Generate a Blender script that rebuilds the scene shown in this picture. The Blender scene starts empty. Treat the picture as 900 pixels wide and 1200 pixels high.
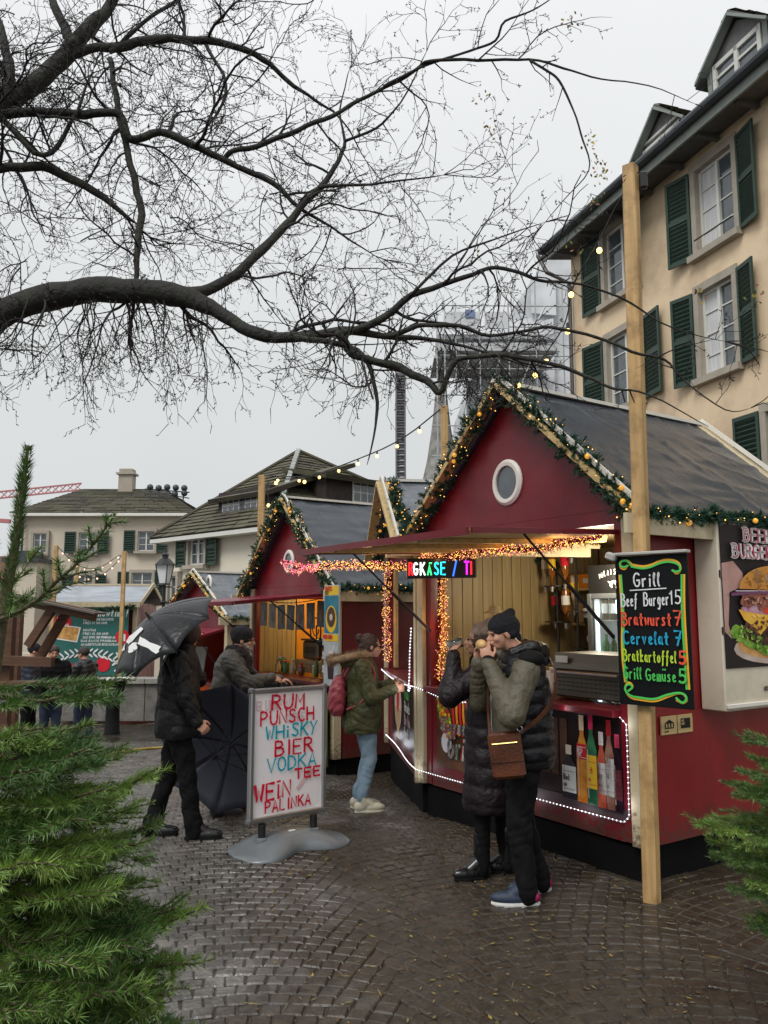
import bpy, bmesh, math, random
import numpy as np
from mathutils import Vector, Matrix, noise
random.seed(7); RNG = np.random.default_rng(11)
PI = math.pi; R = math.radians
sc = bpy.context.scene
COL = sc.collection

# ------------------------------------------------------------------ camera, sky, sun, exposure
PITCH = R(7.2); F = 930.0; CH = 1.75
cam_d = bpy.data.cameras.new('camera'); cam = bpy.data.objects.new('camera', cam_d); COL.objects.link(cam)
cam.location = (0, 0, CH); cam.rotation_euler = (PI/2 + PITCH, 0, 0)
cam_d.sensor_fit = 'VERTICAL'; cam_d.sensor_height = 36; cam_d.lens = 36*F/1200
cam_d.clip_start = 0.05; cam_d.clip_end = 2000
sc.camera = cam
w = bpy.data.worlds.new('World'); sc.world = w; w.use_nodes = True
nt = w.node_tree; N = nt.nodes; LK = nt.links
for n in list(N): N.remove(n)
out = N.new('ShaderNodeOutputWorld'); bg = N.new('ShaderNodeBackground'); LK.new(bg.outputs[0], out.inputs[0])
sky = N.new('ShaderNodeTexSky'); sky.sky_type = 'NISHITA'; sky.sun_disc = False
SUN_EL, SUN_AZ = R(50), R(215)
sky.sun_elevation = SUN_EL; sky.sun_rotation = SUN_AZ; sky.dust_density = 4
hs = N.new('ShaderNodeHueSaturation'); hs.inputs['Saturation'].default_value = 0.05; LK.new(sky.outputs[0], hs.inputs['Color'])
tc = N.new('ShaderNodeTexCoord'); sx = N.new('ShaderNodeSeparateXYZ'); LK.new(tc.outputs['Generated'], sx.inputs[0])
cr = N.new('ShaderNodeValToRGB'); LK.new(sx.outputs['Z'], cr.inputs[0])
e = cr.color_ramp.elements
e[0].position = 0.0; e[0].color = (.62, .64, .645, 1); e[1].position = 1.0; e[1].color = (1.0, 1.02, 1.05, 1)
x_ = cr.color_ramp.elements.new(.3); x_.color = (.66, .68, .685, 1)
x_ = cr.color_ramp.elements.new(.6); x_.color = (.80, .815, .83, 1)
nz = N.new('ShaderNodeTexNoise'); nz.inputs['Scale'].default_value = 2.2; nz.inputs['Detail'].default_value = 3; LK.new(tc.outputs['Generated'], nz.inputs['Vector'])
mr = N.new('ShaderNodeMapRange'); mr.inputs['To Min'].default_value = 9.4; mr.inputs['To Max'].default_value = 11.2; LK.new(nz.outputs['Fac'], mr.inputs['Value'])
ml = N.new('ShaderNodeVectorMath'); ml.operation = 'SCALE'; LK.new(cr.outputs[0], ml.inputs[0]); LK.new(mr.outputs[0], ml.inputs['Scale'])
mx = N.new('ShaderNodeMix'); mx.data_type = 'RGBA'; mx.inputs['Factor'].default_value = .94
LK.new(hs.outputs[0], mx.inputs['A']); LK.new(ml.outputs[0], mx.inputs['B']); LK.new(mx.outputs['Result'], bg.inputs['Color'])
bg.inputs['Strength'].default_value = 0.088
sd = bpy.data.lights.new('sun', 'SUN'); sd.energy = 1.5; sd.angle = R(25); sd.color = (1, .97, .93)
so = bpy.data.objects.new('sun', sd); COL.objects.link(so); so.rotation_euler = (PI/2 - SUN_EL, 0, PI - SUN_AZ + R(0))
so.rotation_euler = Vector((math.sin(SUN_AZ)*math.cos(SUN_EL), math.cos(SUN_AZ)*math.cos(SUN_EL), math.sin(SUN_EL))).to_track_quat('Z', 'Y').to_euler()
sc.view_settings.view_transform = 'Standard'; sc.view_settings.look = 'None'; sc.view_settings.exposure = 0.32; sc.view_settings.gamma = 1
try:
    sc.cycles.sample_clamp_indirect = 4; sc.cycles.max_bounces = 8; sc.cycles.transparent_max_bounces = 24
except Exception: pass

# ------------------------------------------------------------------ helpers
def P(x, y, Y):                      # point of the place seen at photo pixel x,y at forward distance Y
    u = (x-450)/F; v = (600-y)/F; c, s = math.cos(PITCH), math.sin(PITCH)
    d = Vector((u, c - v*s, s + v*c)); d *= Y/d.y
    return Vector((0, 0, CH)) + d
def smst(t): t = min(1, max(0, t)); return t*t*(3-2*t)
def gz(x, y):                        # height of the ground: level, then falling away
    if y < 6: return 0.0
    t = min(y, 15.5) - 6
    return -.085*(t - 1.2*(1-math.exp(-t/1.2)))
def G(x, y):                         # ground point at pixel
    Y = 5.
    for _ in range(30):
        p = P(x, y, 1.0); k = (gz(0, Y) - CH)/(p.z - CH); Y = .5*Y + .5*k
    return P(x, y, Y)

MATS = {}
def rgb(c): return (c[0], c[1], c[2], 1)
def mk(name, c, rough=.6, metal=0., var=.18, scale=6., bump=0., bs=40., c2=None, em=None, es=0., stretch=None, alpha=1., trans=0., rvar=0., spec=.5, coat=0., detail=4., sheen=0., dirt=None, dscale=3.):
    if name in MATS: return MATS[name]
    m = bpy.data.materials.new(name); m.use_nodes = True; MATS[name] = m
    nt = m.node_tree; b = nt.nodes['Principled BSDF']; L = nt.links
    b.inputs['Metallic'].default_value = metal; b.inputs['Roughness'].default_value = rough
    b.inputs['Specular IOR Level'].default_value = spec; b.inputs['Alpha'].default_value = alpha
    b.inputs['Transmission Weight'].default_value = trans; b.inputs['Coat Weight'].default_value = coat
    if sheen: b.inputs['Sheen Weight'].default_value = sheen
    tc = nt.nodes.new('ShaderNodeTexCoord'); mp = nt.nodes.new('ShaderNodeMapping'); L.new(tc.outputs['Object'], mp.inputs[0])
    if stretch: mp.inputs['Scale'].default_value = stretch
    n = nt.nodes.new('ShaderNodeTexNoise'); n.inputs['Scale'].default_value = scale; n.inputs['Detail'].default_value = detail; L.new(mp.outputs[0], n.inputs['Vector'])
    r = nt.nodes.new('ShaderNodeValToRGB'); L.new(n.outputs['Fac'], r.inputs[0])
    r.color_ramp.elements[0].position = .3; r.color_ramp.elements[1].position = .7
    if c2 is None:
        r.color_ramp.elements[0].color = rgb([k*(1-var) for k in c]); r.color_ramp.elements[1].color = rgb([min(1, k*(1+var)) for k in c])
    else:
        r.color_ramp.elements[0].color = rgb(c); r.color_ramp.elements[1].color = rgb(c2)
    col = r.outputs[0]
    if dirt:
        n3 = nt.nodes.new('ShaderNodeTexNoise'); n3.inputs['Scale'].default_value = dscale; n3.inputs['Detail'].default_value = 6; n3.inputs['Roughness'].default_value = .65; L.new(tc.outputs['Object'], n3.inputs['Vector'])
        r3 = nt.nodes.new('ShaderNodeValToRGB'); r3.color_ramp.elements[0].position = .48; r3.color_ramp.elements[1].position = .66; L.new(n3.outputs['Fac'], r3.inputs[0])
        mx = nt.nodes.new('ShaderNodeMix'); mx.data_type = 'RGBA'; L.new(r3.outputs[0], mx.inputs['Factor']); L.new(col, mx.inputs['A']); mx.inputs['B'].default_value = rgb(dirt); col = mx.outputs['Result']
    L.new(col, b.inputs['Base Color'])
    if rvar:
        q = nt.nodes.new('ShaderNodeMapRange'); q.inputs['From Min'].default_value = .35; q.inputs['From Max'].default_value = .65
        q.inputs['To Min'].default_value = max(.03, rough-rvar); q.inputs['To Max'].default_value = min(1, rough+rvar)
        n4 = nt.nodes.new('ShaderNodeTexNoise'); n4.inputs['Scale'].default_value = scale*.6; n4.inputs['Detail'].default_value = 4; L.new(mp.outputs[0], n4.inputs['Vector'])
        L.new(n4.outputs['Fac'], q.inputs['Value']); L.new(q.outputs[0], b.inputs['Roughness'])
    if bump:
        n2 = nt.nodes.new('ShaderNodeTexNoise'); n2.inputs['Scale'].default_value = bs; n2.inputs['Detail'].default_value = 5; L.new(mp.outputs[0], n2.inputs['Vector'])
        bp = nt.nodes.new('ShaderNodeBump'); bp.inputs['Strength'].default_value = min(1, bump); bp.inputs['Distance'].default_value = .02*max(1, bump); L.new(n2.outputs['Fac'], bp.inputs['Height']); L.new(bp.outputs[0], b.inputs['Normal'])
    if em:
        b.inputs['Emission Color'].default_value = rgb(em); b.inputs['Emission Strength'].default_value = es
        m.cycles.emission_sampling = 'NONE'
    return m

def smoothf(v): return v
class MB:
    def __init__(s): s.v = []; s.f = []; s.m = []; s.cm = 0; s.nv = 0
    def add(s, vs, fs):
        o = len(s.v); s.v.extend([tuple(p) for p in vs]); s.f.extend([tuple(i+o for i in f) for f in fs]); s.m.extend([s.cm]*len(fs)); return s
    def box(s, c, d, M=None):
        x, y, z = c; a, b, h = d[0]/2, d[1]/2, d[2]/2
        vs = [Vector((sx*a, sy*b, sz*h)) for sz in (-1, 1) for sx, sy in ((-1, -1), (1, -1), (1, 1), (-1, 1))]
        if M is not None: vs = [M @ v for v in vs]
        vs = [v + Vector(c) for v in vs]
        return s.add(vs, [(0, 3, 2, 1), (4, 5, 6, 7), (0, 1, 5, 4), (1, 2, 6, 5), (2, 3, 7, 6), (3, 0, 4, 7)])
    def bev(s, c, d, b=.006, M=None):    # box with chamfered edges
        a, e_, h = d[0]/2, d[1]/2, d[2]/2; b = min(b, a*.45, e_*.45, h*.45)
        vs = []; 
        for z, k in ((-h, b), (-h+b, 0), (h-b, 0), (h, b)):
            A, E = a-k, e_-k; q = b*(1 if k == 0 else .6)
            vs += [(-A+q, -E, z), (A-q, -E, z), (A, -E+q, z), (A, E-q, z), (A-q, E, z), (-A+q, E, z), (-A, E-q, z), (-A, -E+q, z)]
        vs = [Vector(v) for v in vs]
        if M is not None: vs = [M @ v for v in vs]
        vs = [v + Vector(c) for v in vs]
        fs = [tuple(range(7, -1, -1)), tuple(range(24, 32))]
        for r in range(3):
            for i in range(8): fs.append((r*8+i, r*8+(i+1) % 8, r*8+8+(i+1) % 8, r*8+8+i))
        return s.add(vs, fs)
    def bar(s, p, q, w, h=None, up=(0, 0, 1), bev=0):
        p, q = Vector(p), Vector(q); h = h or w; d = q-p; L = d.length
        if L < 1e-6: return s
        z = d.normalized(); u = Vector(up)
        if abs(z.dot(u)) > .98: u = Vector((1, 0, 0)) if abs(z.x) < .9 else Vector((0, 1, 0))
        x = u.cross(z).normalized(); y = z.cross(x)
        M = Matrix((x, y, z)).transposed()
        return s.bev((p+q)/2, (w, h, L), bev, M) if bev else s.box((p+q)/2, (w, h, L), M)
    def tube(s, pts, r, n=8, cap=True, closed=False):
        pts = [Vector(p) for p in pts]; k = len(pts)
        if not hasattr(r, '__len__'): r = [r]*k
        o = len(s.v); prev = None
        for i, p in enumerate(pts):
            a = pts[max(0, i-1)] if not closed else pts[i-1]; b = pts[min(k-1, i+1)] if not closed else pts[(i+1) % k]
            t = (b-a); t = t.normalized() if t.length > 1e-9 else Vector((0, 0, 1))
            if prev is None:
                u = Vector((0, 0, 1)) if abs(t.z) < .9 else Vector((1, 0, 0))
                x = t.cross(u).normalized()
            else:
                x = prev - t*prev.dot(t); x = x.normalized() if x.length > 1e-6 else t.orthogonal().normalized()
            prev = x; y = t.cross(x)
            for j in range(n):
                an = 2*PI*j/n; s.v.append(tuple(p + (x*math.cos(an)+y*math.sin(an))*r[i]))
        for i in range(k if closed else k-1):
            i2 = (i+1) % k
            for j in range(n):
                s.f.append((o+i*n+j, o+i*n+(j+1) % n, o+i2*n+(j+1) % n, o+i2*n+j)); s.m.append(s.cm)
        if cap and not closed:
            s.f.append(tuple(o+j for j in range(n-1, -1, -1))); s.f.append(tuple(o+(k-1)*n+j for j in range(n))); s.m += [s.cm]*2
        return s
    def lathe(s, prof, c=(0, 0, 0), n=16, M=None, sx=1, sy=1):
        vs = []; fs = []
        for (r, z) in prof:
            for j in range(n):
                a = 2*PI*j/n; v = Vector((r*math.cos(a)*sx, r*math.sin(a)*sy, z))
                if M is not None: v = M @ v
                vs.append(v+Vector(c))
        for i in range(len(prof)-1):
            for j in range(n): fs.append((i*n+j, i*n+(j+1) % n, (i+1)*n+(j+1) % n, (i+1)*n+j))
        fs.append(tuple(range(n-1, -1, -1))); fs.append(tuple((len(prof)-1)*n+j for j in range(n)))
        return s.add(vs, fs)
    def ell(s, c, r, M=None, n=14, k=9):
        return s.lathe([(max(.004, math.sin(PI*i/k)), -math.cos(PI*i/k)) for i in range(k+1)], c, n, (M or Matrix.Identity(3)) @ Matrix.Diagonal(r if hasattr(r, '__len__') else (r, r, r)))
    def cap(s, p, q, r0, r1=None, n=12, flat=1.):   # rounded tapered limb
        p, q = Vector(p), Vector(q); r1 = r0 if r1 is None else r1; d = q-p; L = d.length
        if L < 1e-6: return s.ell(p, r0)
        z = d/L; x = z.orthogonal().normalized(); y = z.cross(x); M = Matrix((x, y, z)).transposed()
        pr = [(max(.002, r0*math.sin(a)), -r0*math.cos(a)) for a in (0, .5, 1.0)] + [(r0, 0)] + [(r0+(r1-r0)*t, L*t) for t in (.33, .66)] + [(r1, L)] + [(max(.002, r1*math.sin(a)), L+r1*math.cos(a)) for a in (1.0, .5, 0)]
        return s.lathe(pr, p, n, M)
    def loft(s, rings, n=20, pw=2.):      # rings: (cx, cy, cz, rx, ry)
        vs = []; fs = []
        for (cx, cy, cz, rx, ry) in rings:
            for j in range(n):
                a = 2*PI*j/n; c, q = math.cos(a), math.sin(a)
                k = (abs(c)**pw+abs(q)**pw)**(-1/pw); vs.append((cx+rx*c*k, cy+ry*q*k, cz))
        for i in range(len(rings)-1):
            for j in range(n): fs.append((i*n+j, i*n+(j+1) % n, (i+1)*n+(j+1) % n, (i+1)*n+j))
        fs.append(tuple(range(n-1, -1, -1))); fs.append(tuple((len(rings)-1)*n+j for j in range(n)))
        return s.add(vs, fs)
    def poly(s, pts, d, o=(0, 0, 0), ax=((1, 0, 0), (0, 0, 1)), nrm=None):  # extruded 2D outline
        X, Z = Vector(ax[0]), Vector(ax[1]); Nn = Vector(nrm) if nrm else X.cross(Z)*-1
        n = len(pts); A = [Vector(o)+X*p[0]+Z*p[1] for p in pts]; B = [a + Nn*d for a in A]
        fs = [tuple(range(n)), tuple(range(2*n-1, n-1, -1))] + [(i, i+n, (i+1) % n+n, (i+1) % n) for i in range(n)]
        return s.add(A+B, fs)
    def sheet(s, pts, o, X, Z):
        X, Z = Vector(X), Vector(Z)
        return s.add([Vector(o)+X*p[0]+Z*p[1] for p in pts], [tuple(range(len(pts)))])
    def build(s, name, mats, parent=None, smooth=False, loc=None, rz=None, kind=None, label=None):
        me = bpy.data.meshes.new(name); me.from_pydata(s.v, [], s.f)
        if not isinstance(mats, (list, tuple)): mats = [mats]
        for m in mats: me.materials.append(m)
        if len(mats) > 1: me.polygons.foreach_set('material_index', s.m)
        if smooth:
            me.polygons.foreach_set('use_smooth', [True]*len(me.polygons))
        me.update()
        return link(name, me, parent, loc, rz, kind, label)
def link(name, me, parent=None, loc=None, rz=None, kind=None, label=None):
    o = bpy.data.objects.new(name, me); COL.objects.link(o)
    if parent: o.parent = parent
    if loc is not None: o.location = loc
    if rz is not None: o.rotation_euler = (0, 0, rz)
    if kind: o['kind'] = kind
    if label: o['label'] = label
    return o
def tag(o, label, cat, group=None, kind=None):
    o['label'] = label; o['category'] = cat
    if group: o['group'] = group
    if kind: o['kind'] = kind
    return o
def thing(name, label, cat, loc=(0, 0, 0), rz=0, group=None):
    o = bpy.data.objects.new(name, None); COL.objects.link(o); o.empty_display_size = .2
    o.location = loc; o.rotation_euler = (0, 0, rz); return tag(o, label, cat, group)
def dup(root, loc, rz=None, label=None):
    r = root.copy(); COL.objects.link(r); r.location = loc
    if rz is not None: r.rotation_euler = (0, 0, rz)
    if label: r['label'] = label
    for ch in root.children:
        c = ch.copy(); COL.objects.link(c); c.parent = r
        for g in ch.children: d = g.copy(); COL.objects.link(d); d.parent = c
    return r
def rawmesh(name, V, Fc, mats, parent=None, mi=None, smooth=False, kind=None, label=None, loc=None):
    V = np.asarray(V, dtype=np.float32); Fc = np.asarray(Fc, dtype=np.int32); k = Fc.shape[1]; n = len(Fc)
    me = bpy.data.meshes.new(name); me.vertices.add(len(V)); me.vertices.foreach_set('co', V.ravel())
    me.loops.add(n*k); me.loops.foreach_set('vertex_index', Fc.ravel())
    me.polygons.add(n); me.polygons.foreach_set('loop_start', np.arange(0, n*k, k, dtype=np.int32))
    for m in (mats if isinstance(mats, (list, tuple)) else [mats]): me.materials.append(m)
    if mi is not None: me.polygons.foreach_set('material_index', np.asarray(mi, dtype=np.int32))
    if smooth: me.polygons.foreach_set('use_smooth', [True]*n)
    me.update(calc_edges=True); me.validate()
    return link(name, me, parent, loc, None, kind, label)
def blob(name, mb, mat, parent=None, vox=.009, it=4, disp=None, smooth=True):
    me = bpy.data.meshes.new('tmp'); me.from_pydata(mb.v, [], mb.f); o = bpy.data.objects.new('tmp', me); COL.objects.link(o)
    bm = bmesh.new(); bm.from_mesh(me); bmesh.ops.recalc_face_normals(bm, faces=bm.faces); bm.to_mesh(me); bm.free()
    m = o.modifiers.new('r', 'REMESH'); m.mode = 'VOXEL'; m.voxel_size = vox
    if it: q = o.modifiers.new('s', 'SMOOTH'); q.factor = .6; q.iterations = it
    dg = bpy.context.evaluated_depsgraph_get(); ev = o.evaluated_get(dg); m2 = bpy.data.meshes.new_from_object(ev)
    bpy.data.objects.remove(o); bpy.data.meshes.remove(me)
    n = len(m2.vertices); co = np.empty(n*3, np.float32); m2.vertices.foreach_get('co', co); co = co.reshape(-1, 3)
    if disp is not None:
        no = np.empty(n*3, np.float32); m2.vertex_normals.foreach_get('vector', no); no = no.reshape(-1, 3)
        co = co + no*disp(co)[:, None]; m2.vertices.foreach_set('co', co.astype(np.float32).ravel())
    m2.materials.clear(); m2.materials.append(mat); m2.name = name
    m2.polygons.foreach_set('use_smooth', [smooth]*len(m2.polygons)); m2.update()
    return link(name, m2, parent)
def folds(a=.004, f=9., q=.25, seed=0.):
    def fn(co):
        x, y, z = co[:, 0]+seed, co[:, 1], co[:, 2]
        w1 = np.sin(f*(z*1.1+x*.7)+3*np.sin(f*.45*y+seed)+2*np.sin(f*.5*z*q*4))
        w2 = np.sin(f*2.3*(z-.6*x+.5*y)+2.2*np.sin(f*.8*x+1.3))
        w3 = np.abs(np.sin(f*1.9*(z+.8*y-.3*x)+2.6*np.sin(f*.9*(x+z)+seed)+1.7*np.sin(f*1.3*y)))
        w4 = np.sin(f*4.7*(z*.8+x)+2*np.sin(f*2*y))*np.sin(f*3.9*(y-z*.6))
        return a*(w1*.6+w2*.4-.9*(1-w3)**3+w4*.22)
    return fn
def puff(a=.012, pitch=.09, seed=0.):
    def fn(co):
        z = co[:, 2]+.012*np.sin(9*co[:, 0]+seed)+.01*np.sin(13*co[:, 1])
        return a*(np.abs(np.sin(PI*z/pitch))**.5-.5) + .0025*np.sin(55*co[:, 0]+40*co[:, 1])*np.sin(38*co[:, 2])
    return fn

# single-stroke letters: points on a 6 x 9 grid, '|' between strokes, '~' = curved
GL = {
'A': '0,0 3,9 6,0|1,3 5,3', 'B': '0,0 0,9|~0,9 3.5,9 5,7.5 4.5,5.5 1,5|~1,5 5,4.6 6,2.5 4.5,.2 0,0', 'C': '~5.5,8 4,9 1.5,8.5 .2,5 1.5,.8 4,0 5.6,1.2',
'D': '0,0 0,9|~0,9 4,8.5 6,5 4.5,1 0,0', 'E': '5.5,9 0,9 0,0 5.5,0|0,4.7 4.5,4.7', 'F': '5.5,9 0,9 0,0|0,4.7 4.3,4.7', 'G': '~5.5,7.8 4,9 1.5,8.5 .2,5 1.5,.8 4,0 5.7,1.5 5.6,4|5.7,4.2 3.3,4.2',
'H': '0,0 0,9|6,0 6,9|0,4.6 6,4.6', 'I': '3,0 3,9', 'K': '0,0 0,9|5.5,9 0,4|1.6,5.3 6,0', 'L': '0,9 0,0 5,0', 'M': '0,0 .4,9 3,3.5 5.6,9 6,0', 'N': '0,0 0,9 5.7,0 5.7,9',
'O': '~3,9 .8,7.8 0,4.5 .8,1.2 3,0 5.2,1.2 6,4.5 5.2,7.8 3,9', 'P': '0,0 0,9|~0,9 4,9 5.6,7 4,4.6 0,4.2', 'R': '0,0 0,9|~0,9 4,9 5.4,7 4,4.9 0,4.6|2.4,4.6 6,0', 'S': '~5.3,7.8 3.5,9 1,8.2 .8,6 3,4.8 5.3,3.4 5.2,1 3,0 .4,1.3',
'T': '0,9 6,9|3,9 3,0', 'U': '~0,9 0,3 1,.6 3,0 5,.6 6,3 6,9', 'V': '0,9 3,0 6,9', 'W': '0,9 1.5,0 3,6.5 4.5,0 6,9', 'Y': '0,9 3,4.5 6,9|3,4.5 2,0', 'Z': '0,9 6,9 0,0 6,0',
'a': '~4.6,4.6 2,5.6 .3,3 1.5,.2 4,1.4 4.6,4.6|~4.6,5 4.5,1 5.6,.2', 'b': '~.5,9 .6,3 .8,.3|~.7,3.4 3,5.5 5,3.2 3.4,.2 .8,.6', 'c': '~4.6,4.6 2.6,5.4 .6,3 1.8,.2 4.8,.8', 'd': '~4.6,4.6 2,5.6 .3,3 1.5,.2 4,1.4|4.8,9 4.8,.2',
'e': '~.6,2.8 4.6,3.2 3.6,5.4 1.2,4.8 .7,2 2.4,.1 5,1', 'f': '~5,8.4 3.4,9 2.6,7 2.2,1 1.4,-2|.6,4.8 4.4,5', 'g': '~4.6,4.8 2,5.6 .4,3.2 1.8,.6 4.4,2|~4.8,5 4.6,-1 2.8,-3 .6,-2', 'h': '.6,9 .6,0|~.6,3 2.6,5.4 4.6,4 4.6,0',
'i': '2,5 2,0|2,7 2.2,7.6', 'l': '~1.6,4 3.6,8 2.8,9 1.8,7 2,1 3.6,.2', 'm': '.3,5 .3,0|~.3,3.6 1.8,5.4 2.8,4 2.8,0|~2.8,3.6 4.6,5.4 5.6,4 5.6,0', 'n': '.5,5 .5,0|~.5,3.4 2.6,5.5 4.6,4 4.6,0', 'o': '~2.6,5.3 .5,3.8 .6,1.2 2.6,.1 4.7,1.4 4.6,4 2.6,5.3',
'p': '.6,5 .6,-3|~.6,4.4 3,5.5 5,3 3,.2 .6,.8', 'r': '.6,5 .8,0|~.8,3 2.2,5 4.2,5', 's': '~4.2,4.8 2,5.4 1,4 3.4,2.6 4.2,1 2.4,0 .6,.6', 't': '2.4,8 2.4,.6 4,.2|.6,5.3 4.6,5.4', 'u': '~.5,5 .6,1.4 2.2,.1 4.4,1.4|4.6,5 4.7,.2', 'v': '.5,5 2.5,0 4.5,5', 'w': '.2,5 1.5,0 2.8,4 4.2,0 5.5,5', 'x': '.5,5 4.5,0|4.5,5 .5,0', 'y': '.6,5 2.6,1|4.8,5 1.4,-3', 'z': '.5,5 4.5,5 .5,0 4.5,0', 'k': '.6,9 .6,0|4,5 .6,2.2 4.6,0',
'1': '1.4,6.8 3.4,9 3.4,0', '5': '~.5,1 2.6,0 5,1.6 4.8,4.4 2.6,5.4 1,4.8|1,4.8 1.2,9 5,9', '7': '.4,9 5.4,9 2.4,0|1.6,4.8 4.8,4.8', '/': '.5,-1 5,10', '.': '2.4,0 3,.3', "'": '3,9 2.6,7.4', '!': '3,9 3,3|3,.8 3,0', '-': '1,4.5 5,4.5', '"': '1.6,7.6 1.8,8.2|4,7.6 4.2,8.2', '2': '~.5,7.4 2.4,9 4.8,7.6 4,4.6 .6,0|.6,0 5.4,0', '0': '~3,9 .8,7.8 .5,4.5 .8,1.2 3,0 5.2,1.2 5.5,4.5 5.2,7.8 3,9', ':': '3,6 3,6.6|3,1.4 3,2'}
def chaik(p, k=2):
    for _ in range(k):
        q = [p[0]]
        for a, b in zip(p, p[1:]): q += [(a[0]*.75+b[0]*.25, a[1]*.75+b[1]*.25), (a[0]*.25+b[0]*.75, a[1]*.25+b[1]*.75)]
        q.append(p[-1]); p = q
    return p
def ribbon(mb, pts, w, o, X, Z, var=0.):
    X, Z, o = Vector(X), Vector(Z), Vector(o); n = len(pts); L = []; Rr = []
    for i in range(n):
        a = pts[max(0, i-1)]; b = pts[min(n-1, i+1)]; dx, dy = b[0]-a[0], b[1]-a[1]; l = math.hypot(dx, dy) or 1
        e = .0
        ww = w/2*(1+var*math.sin(i*1.7+pts[0][0]*40))
        px, py = pts[i]
        if i == 0: px -= dx/l*w*.3; py -= dy/l*w*.3
        if i == n-1: px += dx/l*w*.3; py += dy/l*w*.3
        L.append(o+X*(px-dy/l*ww)+Z*(py+dx/l*ww)); Rr.append(o+X*(px+dy/l*ww)+Z*(py-dx/l*ww))
    mb.add(L+Rr, [(i, n+i, n+i+1, i+1) for i in range(n-1)])
def text(mb, s, x, y, h, w, o, X, Z, pitch=1.25, slant=0., rise=0., jit=0., wx=.62, serif=0., var=.0):
    """strokes of s from (x,y), cap height h, in plane o,X,Z; returns end x"""
    k = h/9; cx = x; rnd = random.Random(len(s)*7+int(x*100))
    for ch in s:
        if ch == ' ': cx += h*.45; continue
        wd = 6*k*wx*(.75 if ch.islower() else 1)*(.55 if ch in 'iIl1.\'!' else 1)
        g = GL.get(ch)
        jy = rnd.uniform(-jit, jit)*h
        if g:
            for st in g.split('|'):
                cur = st[0] == '~'; st = st.lstrip('~')
                pts = [tuple(map(float, q.split(','))) for q in st.split()]
                if ch in 'iIl1.\'!': pts = [(3+(a-3)*1.5 if ch in 'l1' else a, b) for a, b in pts]
                if cur: pts = chaik(pts)
                def mp(p):
                    yy = p[1]*k+jy+rise*(cx-x); return (cx+p[0]/6*wd+slant*p[1]*k, y+yy)
                q = [mp(p) for p in pts]; ribbon(mb, q, w, o, X, Z, var)
                if serif and not cur:
                    for p in (q[0], q[-1]): ribbon(mb, [(p[0]-serif*h, p[1]), (p[0]+serif*h, p[1])], w*.55, Vector(o), X, Z)
        cx += wd*pitch + w*.6
    return cx
# ------------------------------------------------------------------ materials
M_red = mk('red_paint', (.15, .005, .012), .42, var=.14, scale=3, bump=.06, bs=30, rvar=.12, dirt=(.10, .006, .012), dscale=2)
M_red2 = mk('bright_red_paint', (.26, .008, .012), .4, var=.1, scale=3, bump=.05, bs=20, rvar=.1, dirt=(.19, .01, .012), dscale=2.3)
M_creamb = mk('pale_cream_panel', (.68, .62, .50), .5, var=.05, scale=3, dirt=(.58, .52, .40), dscale=3)
M_cream = mk('cream_paint', (.55, .47, .31), .5, var=.08, scale=4, bump=.05, dirt=(.42, .35, .22), dscale=4)
M_white = mk('white_paint', (.72, .70, .64), .45, var=.05)
M_ply = mk('plywood', (.60, .44, .20), .55, var=.2, scale=3, stretch=(1, 8, 8), bump=.05)
M_pine = mk('pine_board', (.33, .245, .115), .5, var=.22, scale=2.2, stretch=(10, 10, .7), bump=.12, bs=12, detail=7)
M_pine2 = mk('weathered_pine', (.50, .32, .135), .55, var=.25, scale=2.4, stretch=(12, 12, .6), bump=.15, bs=10, detail=8, dirt=(.30, .18, .07), dscale=5)
M_tarp = mk('wet_roof_tarp', (.040, .047, .058), .27, var=.06, scale=1.2, rvar=.04, bump=.25, bs=2.2, stretch=(1, 5, 5))
M_tarp2 = mk('grey_roof_tarp', (.12, .135, .155), .32, var=.25, scale=1.5, rvar=.12, bump=.5, bs=3, stretch=(1, 5, 5))
M_black = mk('black_plastic', (.012, .012, .013), .4, var=.2)
M_skirt = mk('black_skirt', (.004, .004, .0045), .8, var=.3, spec=.15)
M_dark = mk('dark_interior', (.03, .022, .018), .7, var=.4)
M_steel = mk('brushed_steel', (.13, .12, .10), .36, metal=.8, var=.15, scale=3, stretch=(1, 20, 20), bump=.03)
M_alu = mk('aluminium', (.42, .42, .42), .35, metal=.85, var=.06)
M_greypl = mk('grey_plastic', (.15, .165, .175), .33, var=.06, bump=.05, bs=90, coat=.2)
M_glass = mk('window_glass', (.07, .085, .095), .06, var=.25, spec=.9)
M_clear = mk('clear_glass', (.85, .9, .9), .03, trans=.95, var=.02)
M_skin = mk('skin', (.50, .255, .17), .5, var=.08, scale=14)
M_wgreen = mk('shutter_green', (.018, .045, .030), .5, var=.15)
M_needle = mk('fir_needles', (.045, .12, .022), .42, c2=(.22, .34, .06), scale=5)
M_needle2 = mk('fir_needles_dark', (.03, .09, .02), .42, c2=(.12, .22, .045), scale=5)
M_bark = mk('bark', (.014, .013, .011), .8, var=.45, scale=9, bump=1., bs=25, dirt=(.03, .034, .02), dscale=4)
M_twig = mk('twig_bark', (.014, .011, .010), .75, var=.3)
M_fbark = mk('fir_bark', (.075, .065, .03), .8, var=.3, bump=.5, bs=60)
M_garl = mk('garland_green', (.010, .05, .028), .5, c2=(.03, .10, .055), scale=7)
M_bulb = mk('warm_bulb', (1, .7, .3), .4, em=(1, .62, .16), es=3.2)
M_fairy = mk('warm_fairy_light', (1, .7, .3), .4, em=(1, .46, .09), es=2.4)
M_fairyp = mk('pink_fairy_light', (1, .4, .5), .4, em=(1, .16, .24), es=1.5)
M_led = mk('white_led', (1, 1, 1), .4, em=(.92, .93, 1.), es=3.)
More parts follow.
